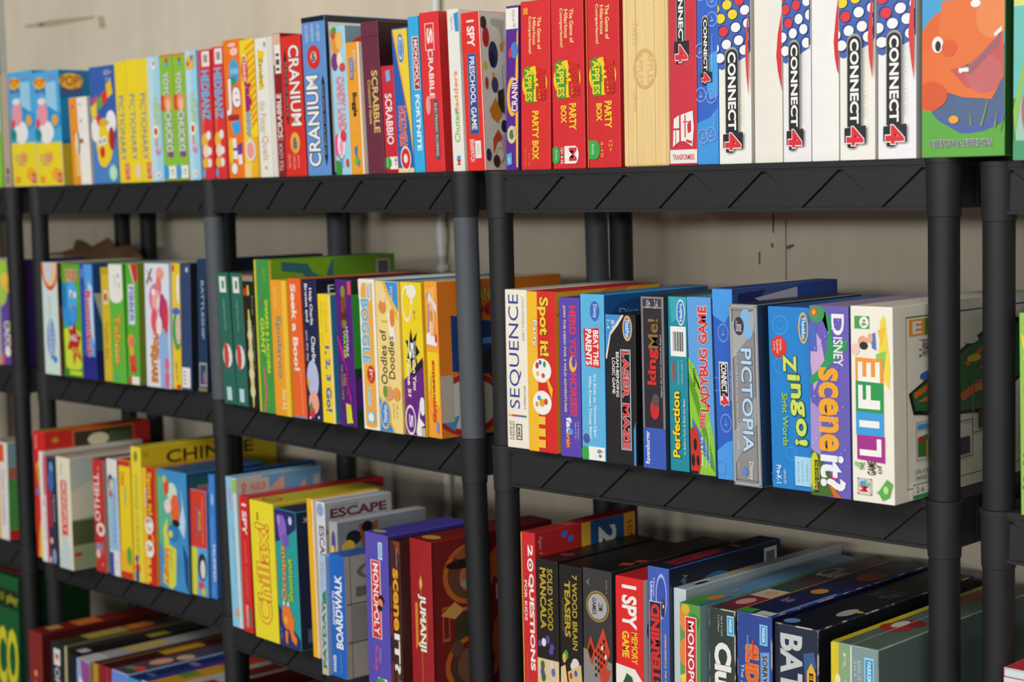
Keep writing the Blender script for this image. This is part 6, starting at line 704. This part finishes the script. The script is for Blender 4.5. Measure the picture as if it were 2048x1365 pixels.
game('board_game_box', 'C', (-0.7708, 0.0345, -0.8161), 0.0182, 0.2000, 0.2148, 0.0021, ('#a8c4e6','#88a0c0','#a8c0dc'), 'pale blue box with tall green and yellow letters, left of the blue real estate box', G[2],
     [('F','t','#3f7a34','PAYDAY',.25,.06,.85,.62,'u','#e0bc3a',2),('F','r','#e0c03a',.2,.01,.8,.05),('F','p','#2f8a5a',(.4,.68),(1,.72),(1,.6),(.5,.6)),('F','t','#c8904a','where does all',.2,.7,.4,.95,'u','',0),('F','t','#c8904a','the money go',.6,.75,.8,.95,'u','',0)])
game('board_game_box', 'C', (-0.7351, 0.0596, -0.8161), 0.0443, 0.2400, 0.2193, -0.0049, ('#1f66c4','#a39c94','#2a5aa8'), 'bright blue real estate game box with bold white letters and a grey underside', G[2],
     [('F','t','#f0f0f0','BOARDWALK',.34,.24,.82,.84,'u','',2),('F','t','#f0f0f0','ADVANCE TO',.14,.42,.32,.7,'u','',1),('F','t','#dfe6ee','PARKER',.1,.04,.3,.18,'u','',2),('F','t','#7aa8e0','The high rise game',.55,.04,.7,.2,'u','',0),('S','frame','#6a645e',.05,.0,1,1),('S','r','#4a4642',.02,.6,1,.61),('S','r','#4a4642',.02,.29,1,.3),('S','r','#8a847e',.05,.31,.95,.59),('S','e','#5a5652',.4,.45,.2,.1),('S','ring','#6a645e',.35,.86,.24,.08),('S','r','#6a645e',.1,.66,.4,.74),('S','r','#c4beb6',.4,.08,.9,.24),('S','r','#7a766e',.55,.1,.85,.2)])
game('board_game_box', 'C', (-0.6305, 0.0283, -0.8162), 0.0647, 0.1788, 0.2711, -0.0013, ('#5a4fb4','#3a3078','#4a40a0'), 'violet property game box with a framed red title and pink script below', G[2],
     [('F','r','#bfe2f2',.58,.84,.76,.95),('F','t','#3f8ac4','PARKER',.61,.85,.73,.94,'d','',1),('F','r','#f0e4e2',.24,.33,.66,.83),('F','r','#d82e36',.27,.334,.63,.826),('F','t','#f4efec','MONOPOLY',.33,.35,.57,.81,'d','',1),('F','e','#1a1a1e',.66,.58,.14,.035),('F','e','#e88a6a',.62,.56,.12,.03),('F','e','#1a1a1e',.6,.53,.1,.02),('F','t','#e0587a','Pet Shop',.3,.12,.5,.28,'d','',1),('F','t','#b8a8dc','Limited',.54,.18,.64,.27,'d','',0),('F','r','#e6ece0',.45,.02,.85,.08),('F','e','#3a9a4a',.6,.05,.2,.03),('T','e','#a8b870',.3,.1,.24,.05)])
game('board_game_box', 'C', (-0.5797, 0.0676, -0.8162), 0.0284, 0.2600, 0.2657, 0.0012, ('#43221c','#301814','#2a1612'), 'dark brown film quiz box with orange and white letters, beside the dark red jungle box', G[2],
     [('F','p','#8a3a24',(.3,1),(1,1),(1,.9)),('F','r','#7a4a1c',0,.55,.1,.7),('F','r','#a82a30',0,.38,.12,.54),('F','t','#d8d0d0','Harry Potter',.62,.83,.76,.95,'d','',0),('F','t','#eda12a','scene',.28,.42,.8,.82,'d','',2),('F','t','#eeece8','IT?',.3,.14,.85,.4,'d','',2),('F','t','#b89a50','THE DVD GAME',.6,.02,.7,.16,'d','',0),('F','t','#c8c0b8','dvd',.75,.02,.9,.1,'d','',0),('F','p','#7a2a3a',(0,.2),(.2,.22),(.2,.0),(0,.0))])
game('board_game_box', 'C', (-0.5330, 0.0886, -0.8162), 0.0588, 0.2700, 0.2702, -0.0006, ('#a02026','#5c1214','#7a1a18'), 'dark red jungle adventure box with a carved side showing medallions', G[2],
     [('F','p','#d8a85a',(.42,.73),(.5,.78),(.58,.73),(.52,.69),(.46,.69)),('F','r','#c8883a',.49,.06,.51,.7),('F','p','#d8882a',(.22,.3),(.34,.34),(.34,.6),(.22,.6)),('F','t','#f0ead8','JUMANJI',.36,.3,.72,.66,'d','#6a4a1a',2),('F','r','#c86a2a',.7,.35,.76,.55),('S','r','#6e1a18',.02,.0,.98,1),('S','ring','#b05a22',.298,.76,.211,.19),('S','e','#5c3a28',.298,.75,.167,.15),('S','p','#8a4a30',(.155,.88),(.372,.99),(.465,.85),(.31,.84)),('S','e','#a8603c',.322,.74,.105,.1),('S','e','#241410',.26,.83,.149,.03),('S','e','#8a8680',.31,.7,.087,.03),('S','e','#241a14',.285,.77,.019,.012),('S','r','#a85022',.074,.36,.136,.58),('S','r','#6e1a18',.087,.38,.124,.56),('S','p','#c08a4c',(.062,.53),(.174,.6),(.248,.54),(.174,.49)),('S','r','#a06a3a',.236,.53,.434,.555),('S','p','#3a3220',(.186,.5),(.372,.54),(.372,.36),(.155,.34)),('S','e','#d0c8b0',.341,.48,.031,.03),('S','ring','#b05a22',.31,.19,.223,.18),('S','e','#4a3028',.31,.17,.174,.15),('S','e','#6a4a3a',.31,.18,.124,.12),('S','e','#5a3c30',.186,.3,.05,.05),('S','e','#7a5a48',.372,.1,.074,.06),('S','e','#c85a2a',.527,.8,.062,.1),('S','r','#c8c0a0',.508,.56,.57,.66),('S','e','#a84a22',.533,.3,.062,.16),('T','e','#c89a3a',.45,.1,.34,.05)])
game('board_game_box', 'D', (-0.3288, 0.1136, -0.8178), 0.0300, 0.2472, 0.3066, -0.0044, ('#d0262d','#b52428','#a02a28'), 'tall red question game box with a blue and gold side, right of the post', G[2],
     [('F','r','#d8a838',0,0,.07,1),('F','t','#f0efec','2',.5,.875,.86,.935,'d','',2),('F','e','#f0efec',.66,.83,.22,.035),('F','e','#d0262d',.66,.83,.14,.022),('F','e','#f0efec',.66,.83,.06,.01),('F','t','#f0efec','QUESTIONS',.5,.27,.9,.785,'d','',2),('F','t','#f0e0dc','FOR KIDS',.2,.53,.4,.745,'d','',1),('F','t','#3a5ac0','Ages 7',.2,.84,.3,.93,'d','',0),('F','t','#e08a80','MULTIPLE CLUES',.3,.2,.36,.36,'d','',0),('F','e','#d8a060',.55,.08,.4,.05),('F','e','#3a5ab0',.8,.1,.2,.04),('S','r','#1f4f88',.54,.2,.88,1),('S','r','#d8a83a',.45,.2,.54,1),('S','r','#d8a02c',.88,0,1,1),('S','t','#dfe2da','2',.62,.845,.8,.955,'d','',2),('S','t','#b02a24','HINT',.91,.8,.97,.95,'d','',0),('S','t','#d8a89a','Ages 7',.03,.88,.07,.98,'d','',0),('S','p','#4a3a80',(.14,.8),(.4,.84),(.4,.6),(.14,.6)),('S','e','#4a6ac0',.28,.96,.03,.02),('S','e','#4a6ac0',.34,.93,.03,.02),('T','t','#d88a80','20 Questions',.1,.3,.9,.45,'h','',0)])
game('board_game_box', 'D', (-0.2899, 0.1100, -0.8178), 0.0466, 0.2400, 0.2673, 0.0005, ('#211e1f','#15130f','#1c1412'), 'black pebble game box with gold capitals and a wooden board picture', G[2],
     [('F','r','#dcc69a',0,.0,1,.4),('F','t','#b8a030','SOLID WOOD',.52,.58,.76,.95,'d','',1),('F','t','#b8a030','MANCALA',.18,.58,.46,.95,'d','',2),('F','e','#5a4a9a',.5,.52,.1,.025),('F','e','#e6e2e4',.32,.5,.1,.025),('F','e','#5a4a9a',.7,.48,.1,.022),('F','e','#5a4a9a',.66,.455,.1,.022),('F','e','#5a4a9a',.14,.49,.08,.02),('F','e','#3a6a34',.25,.36,.09,.028),('F','e','#3a6a34',.28,.29,.1,.03),('F','e','#5a4a9a',.24,.32,.09,.025),('F','e','#d8d4d0',.7,.37,.08,.03),('F','e','#6a6ab0',.74,.33,.08,.025),('F','e','#3a2a80',.3,.22,.1,.03),('T','p','#8a2a20',(.1,.2),(.5,.26),(.8,.22),(.5,.16))])
game('board_game_box', 'D', (-0.2410, 0.1100, -0.8178), 0.0470, 0.2400, 0.2648, 0.0035, ('#1f1c1c','#15130f','#1a1614'), 'black brain teaser box with gold capitals and wooden puzzles, second black box from the left', G[2],
     [('F','t','#b8a030','7 WOOD BRAIN',.58,.5,.8,.95,'d','',1),('F','t','#b8a030','TEASERS',.24,.57,.5,.91,'d','',2),('F','t','#8a7a2a','solid wood puzzles',.12,.6,.2,.8,'d','',0),('F','e','#3f9a3a',.28,.46,.1,.03),('F','e','#d8b83a',.2,.44,.08,.03),('F','e','#dcd6d2',.7,.42,.16,.03),('F','e','#dcd6d2',.78,.39,.14,.025),('F','e','#dcd6d2',.6,.4,.12,.025),('F','p','#e0c88e',(.05,.38),(.25,.4),(.5,.1),(.2,.0),(.0,.05)),('F','p','#d8b880',(.36,.36),(.95,.42),(1,.32),(.45,.25)),('F','e','#c8402a',.5,.34,.07,.02),('F','e','#3a5ab0',.72,.36,.07,.02),('F','e','#4a5ab8',.2,.28,.06,.015),('F','p','#3f8a3a',(.5,.2),(.8,.24),(.9,.12),(.6,.1))])
game('board_game_box', 'D', (-0.1856, 0.1400, -0.8178), 0.0585, 0.3000, 0.2671, 0.0038, ('#3a383a','#1c1a1a','#161414'), 'dark grey box with an oval silver emblem and red chequered board', G[2],
     [('F','p','#8a8884',(0,0),(1,0),(1,.46),(0,.52)),('F','p','#a89430',(0,.515),(0,.525),(1,.465),(1,.455)),('F','e','#a08a2c',.52,.785,.4,.092),('F','e','#4a4640',.52,.785,.36,.082),('F','e','#aaaaaa',.52,.785,.33,.076),('F','t','#2a2a2a','3',.56,.76,.7,.81,'d','',1),('F','t','#2a2a2a','GAMES',.34,.735,.48,.835,'d','',1),('F','t','#8a8a8a','AGES 6',.82,.87,.88,.95,'d','',0),('F','t','#8a8a8a','V',.15,.9,.25,.94,'d','',1),('F','p','#c8432c',(.72,.67),(.95,.53),(.66,.36),(.42,.52)),('F','p','#c8432c',(.28,.61),(.44,.52),(.3,.43),(.14,.52)),('F','p','#c8432c',(.5,.46),(.95,.42),(.7,.26)),('F','e','#231410',.45,.5,.03,.012),('F','e','#231410',.45,.46,.03,.012),('F','e','#231410',.45,.42,.03,.012),('F','e','#231410',.45,.38,.03,.012),('F','e','#231410',.55,.53,.03,.012),('F','e','#231410',.55,.49,.03,.012),('F','e','#231410',.55,.45,.03,.012),('F','e','#231410',.55,.41,.03,.012),('F','e','#231410',.65,.56,.03,.012),('F','e','#231410',.65,.52,.03,.012),('F','e','#231410',.65,.48,.03,.012),('F','e','#231410',.65,.44,.03,.012),('F','e','#231410',.75,.59,.03,.012),('F','e','#231410',.75,.55,.03,.012),('F','e','#231410',.75,.51,.03,.012),('F','e','#231410',.75,.47,.03,.012),('F','p','#231410',(.28,.56),(.37,.52),(.29,.47),(.2,.52)),('F','e','#e8e0d0',.7,.55,.04,.015),('F','e','#e8e0d0',.82,.5,.04,.015),('F','e','#c8a83a',.68,.08,.16,.04),('F','t','#c8a83a','CHESS',.6,.02,.85,.2,'d','',1),('T','p','#a03a28',(.5,.2),(.8,.24),(.9,.18),(.6,.14)),('T','p','#a03a28',(.62,.3),(.9,.33),(.95,.28),(.7,.25))])
game('board_game_box', 'D', (-0.1212, 0.1000, -0.8178), 0.0540, 0.2200, 0.2642, 0.0035, ('#e0282a','#d8d2c8','#c02426'), 'bright red memory game box with large white and yellow capitals', G[2],
     [('F','t','#f5f1ec','I SPY',.24,.7,.78,.955,'d','',2),('F','t','#f2cc2e','MEMORY',.58,.5,.8,.685,'d','',1),('F','t','#f2cc2e','GAME',.24,.53,.5,.685,'d','',2),('F','p','#eeeae2',(0,0),(1,0),(1,.4),(.7,.47),(0,.485)),('F','p','#2f5a3a',(.2,.36),(.4,.44),(.6,.42),(.7,.34),(.5,.3),(.3,.28)),('T','t','#e8a8a0','BRIARPATCH GAMES',.1,.3,.7,.4,'h','',0),('S','e','#7a1c20',.1,.7,.06,.08),('S','e','#4a1c1a',.15,.5,.08,.06)])
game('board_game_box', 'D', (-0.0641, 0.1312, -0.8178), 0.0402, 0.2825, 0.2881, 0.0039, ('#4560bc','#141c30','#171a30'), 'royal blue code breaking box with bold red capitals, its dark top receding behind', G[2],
     [('F','t','#eef0f4','Unknown!',.12,.76,.24,.92,'d','',1),('F','t','#d8dcea','Master',.26,.84,.34,.94,'d','',0),('F','ring','#a8b4e4',.65,.85,.26,.12),('F','e','#3a55b4',.65,.85,.22,.1),('F','e','#2a2a50',.72,.79,.1,.05),('F','e','#e04a4a',.7,.82,.03,.01),('F','e','#e8e8f0',.75,.8,.03,.01),('F','r','#c8cae4',.08,.21,.64,.82),('F','r','#2a2a34',.1,.215,.62,.815),('F','t','#d8322f','MASTERMIND',.14,.225,.58,.805,'u','',3),('F','t','#e0d83a','The Codemaker vs the Codebreaker',.78,.15,.88,.66,'u','',1),('T','t','#c0282a','MASTERMIND',.15,.1,.75,.55,'h','',0),('T','r','#8a8a2a',.2,.66,.7,.7),('S','t','#8a94a8','Ages 8',.1,.86,.16,.95,'d','',0),('S','e','#1c6a8a',.4,.8,.2,.12),('S','r','#c8cacc',.84,.84,.96,.97),('S','r','#6a6a6c',.86,.87,.94,.95)])
game('board_game_box', 'D', (-0.0318, 0.2050, -0.8178), 0.0231, 0.4100, 0.2591, 0.0038, ('#c4d4da','#a8b8be','#aab4b6'), 'pale blue grey box with yellow labels on top, behind the green property box', G[2],
     [('F','p','#1a1a1e',(.7,.82),(1,.84),(1,.74),(.7,.76)),('F','e','#d8c8b4',.9,.78,.12,.03),('T','r','#d8b83a',.1,.4,.6,.44),('T','r','#d8b83a',.2,.3,.7,.35),('T','e','#e8d8c4',.4,.14,.2,.05),('T','e','#1c1c1e',.6,.12,.16,.04)])
game('board_game_box', 'D', (0.0262, 0.1550, -0.8178), 0.0369, 0.4100, 0.2543, 0.0051, ('#5f9a4a','#8aaab0','#5a8ab0'), 'green cartoon landscape property box with a red title strip, left of the black mystery box', G[2],
     [('F','e','#e08a3a',.2,.92,.2,.08),('F','e','#d8b83a',.3,.97,.2,.03),('F','e','#e8862c',.2,.72,.2,.08),('F','e','#6a9ad0',.4,.7,.14,.04),('F','p','#e8d23a',(.02,.58),(.3,.6),(.5,.4),(.2,.36)),('F','e','#3a8a3a',.7,.9,.25,.05),('F','p','#7ac0e0',(.5,.2),(1,.3),(1,.0),(.4,0)),('F','r','#f0e6e4',.28,.36,.84,.93),('F','r','#cc2c36',.31,.365,.81,.925),('F','t','#f4f0ee','MONOPOLY',.42,.4,.72,.905,'d','',1),('T','p','#3a78b8',(.0,.1),(1,.2),(1,.0),(0,.0)),('T','p','#4a9a3a',(0,.0),(.8,.0),(.6,.2),(.0,.14)),('T','e','#c8842a',.6,.14,.25,.05),('T','e','#8a8a90',.5,.25,.2,.04)])
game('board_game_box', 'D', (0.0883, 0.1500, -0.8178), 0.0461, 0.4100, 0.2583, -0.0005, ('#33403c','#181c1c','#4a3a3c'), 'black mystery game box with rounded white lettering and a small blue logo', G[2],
     [('F','r','#9fd8ee',.7,.86,.96,.97),('F','r','#3f9ad0',.73,.868,.93,.962),('F','t','#eef4f8','PARKER',.78,.878,.88,.952,'d','',1),('F','t','#c8ccc8','Ages 8 to Adult',.46,.85,.54,.965,'d','',0),('F','t','#c8ccc8','3 to 6 Players',.34,.87,.42,.965,'d','',0),('F','t','#eceae4','Clue',.22,.48,.86,.815,'d','',3),('F','t','#c8ccc8','discover the secret',.88,.45,.93,.6,'d','',0),('T','t','#b0b0ac','Clue',.0,.62,1,.78,'h','',2),('T','r','#7a2a44',.1,.05,.9,.22),('T','e','#c89a7a',.5,.14,.25,.05),('T','r','#c8b8a0',.1,.22,.9,.34),('T','e','#c8a07a',.55,.28,.2,.04),('T','r','#2a4a3a',.1,.34,.9,.44),('T','r','#b8702a',.92,.0,1,1)], worn=1)
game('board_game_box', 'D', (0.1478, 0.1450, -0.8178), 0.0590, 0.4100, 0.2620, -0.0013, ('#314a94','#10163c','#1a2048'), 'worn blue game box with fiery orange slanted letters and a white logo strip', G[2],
     [('F','r','#8fd0ee',.66,.84,.88,.95),('F','r','#3f96d4',.69,.847,.85,.943),('F','t','#eef4f8','PARKER',.73,.855,.81,.935,'d','',1),('F','t','#e8602a','SLIDERS',.26,.46,.62,.83,'d','#f0b040',3),('F','p','#6a9ad8',(.68,.8),(.94,.81),(.94,.6),(.68,.6)),('F','t','#1a1a22','SORRY!',.74,.63,.88,.79,'d','#e6eaf0',2),('F','t','#d8dcec','The Aim',.12,.55,.22,.72,'d','',0),('F','p','#c83a3a',(.45,.86),(.5,.86),(.48,.7)),('F','p','#6a8ad0',(.3,.88),(.35,.88),(.34,.72)),('T','e','#a83a24',.6,.7,.3,.08),('T','e','#c88a2a',.45,.4,.2,.04),('T','t','#a8acb8','The Aim',.2,.2,.5,.26,'h','',0),('T','r','#3a9a3a',.0,.0,.4,.06),('T','r','#c8ccc4',.5,.0,.95,.05),('T','r','#6a90c0',.9,.05,1,.4)], worn=1)
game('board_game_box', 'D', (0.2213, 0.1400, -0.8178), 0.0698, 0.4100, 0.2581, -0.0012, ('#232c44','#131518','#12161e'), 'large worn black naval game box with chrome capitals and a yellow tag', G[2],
     [('F','r','#1a1e2a',0,0,.08,1),('F','t','#c6c8cc','BATTLESHIP',.12,.03,.64,.95,'d','',2),('F','p','#3a5a8a',(.66,.86),(.9,.88),(.96,.8),(.7,.7)),('F','p','#e8b42e',(.74,.77),(.84,.82),(.94,.77),(.94,.34),(.74,.34)),('F','t','#1a1a14','ELECTRONIC',.79,.36,.89,.765,'d','',2),('T','e','#6a90c8',.2,.05,.16,.03),('T','e','#a8a8a4',.7,.25,.14,.06),('T','e','#c8a030',.85,.28,.1,.015),('T','t','#5a5c60','BATTLESHIP',.2,.5,.8,.62,'h','',0),('S','r','#b8b4a0',.14,.1,.5,.7)], worn=1)
game('board_game_box', 'D', (0.3156, 0.1350, -0.8178), 0.0719, 0.4100, 0.2489, -0.0029, ('#86a48e','#5a6e6c','#57685e'), 'sage and slate green box with a yellow left edge, rightmost on the lower shelf', G[2],
     [('F','r','#dcc52a',0,0,.17,1),('F','r','#88a67c',.17,0,.42,1),('F','r','#dfe2da',.42,0,.45,1),('F','r','#7f989a',.45,0,1,1),('F','e','#e8e2b0',.15,.8,.06,.03),('F','t','#c8d8c4','R U S H',.27,.4,.33,.95,'d','',0),('F','t','#c6d4d4','AGES 10',.58,.82,.64,.93,'d','',0),('F','t','#c6d4d4','2 to 4',.5,.84,.56,.92,'d','',0),('F','r','#9fdcf4',.72,.8,.92,.95),('F','r','#3a96d0',.74,.81,.9,.94),('F','t','#eaf4f8','PARKER',.78,.82,.86,.93,'d','',1),('F','t','#c83a4a','Risk',.5,.3,.6,.6,'d','',2),('T','r','#c8b428',0,0,.16,1),('T','e','#a8302a',.4,.28,.3,.06),('T','e','#8a2420',.5,.35,.26,.05),('T','e','#c8c8c0',.35,.32,.12,.05),('T','r','#b8bcb4',.44,.0,.46,1),('T','r','#a8302a',.2,.65,.42,.9)], worn=1)
game('board_game_box', 'E', (0.5297, 0.1430, -0.8238), 0.0696, 0.3000, 0.2455, -0.0060, ('#cfdfe6','#a8b8c0','#c8343a'), 'white and pale blue box with a green age label, at the bottom right corner', G[2],
     [('F','frame','#c8343a',.0,.95,1,1),('F','r','#efeee6',.12,.5,.5,.88),('F','r','#3a9a4a',.12,.5,.2,.88),('F','t','#3a3a34','8+',.28,.7,.42,.84,'u','',1)])
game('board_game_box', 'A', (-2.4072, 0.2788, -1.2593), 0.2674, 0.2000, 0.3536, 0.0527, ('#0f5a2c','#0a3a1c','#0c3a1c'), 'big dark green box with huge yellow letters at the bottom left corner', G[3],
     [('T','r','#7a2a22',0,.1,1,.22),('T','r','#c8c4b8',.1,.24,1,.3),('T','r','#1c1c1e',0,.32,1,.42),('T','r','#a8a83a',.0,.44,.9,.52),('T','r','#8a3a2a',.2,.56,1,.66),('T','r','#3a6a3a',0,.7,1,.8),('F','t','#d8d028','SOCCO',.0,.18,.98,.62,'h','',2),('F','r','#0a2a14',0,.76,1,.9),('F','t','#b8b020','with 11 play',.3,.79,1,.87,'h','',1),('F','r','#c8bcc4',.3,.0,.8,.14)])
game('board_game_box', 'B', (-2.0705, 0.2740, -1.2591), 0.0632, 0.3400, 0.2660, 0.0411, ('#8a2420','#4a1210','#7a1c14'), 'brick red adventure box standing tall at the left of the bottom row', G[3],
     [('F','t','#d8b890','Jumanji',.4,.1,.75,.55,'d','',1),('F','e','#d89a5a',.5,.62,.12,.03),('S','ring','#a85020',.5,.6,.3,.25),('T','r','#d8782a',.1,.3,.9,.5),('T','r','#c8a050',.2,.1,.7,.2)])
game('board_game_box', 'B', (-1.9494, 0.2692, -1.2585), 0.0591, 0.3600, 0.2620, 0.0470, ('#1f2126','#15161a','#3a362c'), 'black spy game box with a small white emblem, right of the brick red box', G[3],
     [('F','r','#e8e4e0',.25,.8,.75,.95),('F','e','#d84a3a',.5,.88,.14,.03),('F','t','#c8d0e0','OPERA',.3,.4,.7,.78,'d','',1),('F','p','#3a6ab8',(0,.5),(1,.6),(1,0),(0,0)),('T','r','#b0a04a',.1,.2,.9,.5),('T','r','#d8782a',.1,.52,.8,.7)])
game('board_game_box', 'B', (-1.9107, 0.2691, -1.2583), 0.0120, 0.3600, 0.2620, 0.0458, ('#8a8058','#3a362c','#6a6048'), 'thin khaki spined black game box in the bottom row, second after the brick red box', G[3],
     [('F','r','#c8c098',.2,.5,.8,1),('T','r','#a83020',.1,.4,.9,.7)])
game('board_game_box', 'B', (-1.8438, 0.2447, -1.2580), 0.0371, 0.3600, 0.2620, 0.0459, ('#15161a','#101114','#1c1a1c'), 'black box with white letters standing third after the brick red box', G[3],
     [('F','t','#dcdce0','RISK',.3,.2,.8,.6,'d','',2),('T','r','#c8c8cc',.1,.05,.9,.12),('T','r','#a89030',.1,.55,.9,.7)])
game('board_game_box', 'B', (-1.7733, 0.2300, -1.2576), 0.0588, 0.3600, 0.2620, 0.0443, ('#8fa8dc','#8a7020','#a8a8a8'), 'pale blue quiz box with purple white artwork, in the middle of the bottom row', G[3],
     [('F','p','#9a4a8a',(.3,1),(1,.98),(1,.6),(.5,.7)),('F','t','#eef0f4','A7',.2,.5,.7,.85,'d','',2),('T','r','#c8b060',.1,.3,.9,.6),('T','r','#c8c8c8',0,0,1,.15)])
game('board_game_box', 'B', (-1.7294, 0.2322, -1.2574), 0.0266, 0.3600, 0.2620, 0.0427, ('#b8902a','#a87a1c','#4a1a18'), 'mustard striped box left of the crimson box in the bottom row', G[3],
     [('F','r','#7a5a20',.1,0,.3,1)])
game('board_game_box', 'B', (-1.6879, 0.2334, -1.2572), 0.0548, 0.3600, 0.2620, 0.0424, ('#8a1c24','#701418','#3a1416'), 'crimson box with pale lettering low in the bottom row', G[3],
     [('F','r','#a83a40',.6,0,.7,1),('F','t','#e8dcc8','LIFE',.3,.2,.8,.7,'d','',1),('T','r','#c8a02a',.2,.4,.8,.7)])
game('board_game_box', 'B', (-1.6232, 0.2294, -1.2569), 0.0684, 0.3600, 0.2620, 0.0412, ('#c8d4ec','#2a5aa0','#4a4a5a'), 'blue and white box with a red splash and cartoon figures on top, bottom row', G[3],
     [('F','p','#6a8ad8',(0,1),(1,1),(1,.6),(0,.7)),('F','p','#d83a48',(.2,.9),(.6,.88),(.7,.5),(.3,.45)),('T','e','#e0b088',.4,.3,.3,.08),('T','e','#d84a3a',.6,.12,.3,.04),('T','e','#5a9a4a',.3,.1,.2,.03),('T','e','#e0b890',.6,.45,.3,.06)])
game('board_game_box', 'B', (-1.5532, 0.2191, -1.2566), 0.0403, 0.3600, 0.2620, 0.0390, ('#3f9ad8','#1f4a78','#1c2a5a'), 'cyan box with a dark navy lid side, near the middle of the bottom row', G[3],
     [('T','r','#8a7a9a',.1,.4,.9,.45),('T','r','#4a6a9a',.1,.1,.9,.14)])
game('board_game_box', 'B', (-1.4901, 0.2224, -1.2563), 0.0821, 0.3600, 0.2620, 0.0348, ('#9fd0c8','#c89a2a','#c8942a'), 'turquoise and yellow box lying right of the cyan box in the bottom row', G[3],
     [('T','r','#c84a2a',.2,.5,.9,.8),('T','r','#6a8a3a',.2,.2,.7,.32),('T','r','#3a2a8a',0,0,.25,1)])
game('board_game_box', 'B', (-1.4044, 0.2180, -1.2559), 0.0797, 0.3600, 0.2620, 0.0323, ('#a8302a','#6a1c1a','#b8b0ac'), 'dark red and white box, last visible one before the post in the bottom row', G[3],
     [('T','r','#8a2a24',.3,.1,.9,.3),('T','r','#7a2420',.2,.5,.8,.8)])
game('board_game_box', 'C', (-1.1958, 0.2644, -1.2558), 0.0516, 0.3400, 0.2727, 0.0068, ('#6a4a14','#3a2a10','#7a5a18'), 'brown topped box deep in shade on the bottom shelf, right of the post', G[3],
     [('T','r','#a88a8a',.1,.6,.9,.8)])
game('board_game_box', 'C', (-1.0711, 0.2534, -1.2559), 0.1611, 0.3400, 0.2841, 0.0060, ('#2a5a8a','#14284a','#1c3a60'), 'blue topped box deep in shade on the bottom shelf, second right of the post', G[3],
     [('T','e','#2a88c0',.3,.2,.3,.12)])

# brown cardboard cutout standing behind the boxes of the second unit
bm = bmesh.new()
add_prism(bm, [(-0.2517, 0.0), (-0.2517, 0.2471), (-0.236, 0.266), (-0.1593, 0.2707), (-0.0998, 0.2803), (-0.0872, 0.3025), (-0.061, 0.3026), (-0.0033, 0.2849), (0.0769, 0.3082), (0.0958, 0.2982), (0.1069, 0.2832), (0.1804, 0.2912), (0.2107, 0.2815), (0.2397, 0.2608), (0.2397, 0.0)], -0.002, 0.002)
cut = from_bm('cardboard_cutout', bm, [mat('#6a4d30', 0.8, 'paperboard')])
cut.matrix_world = Matrix.Translation((-2.2912, 0.4458, -0.3789)) @ unit_matrix('B').to_4x4()
tag(cut, 'brown spiky cardboard cutout standing behind the boxes on the second shelf', 'cardboard')
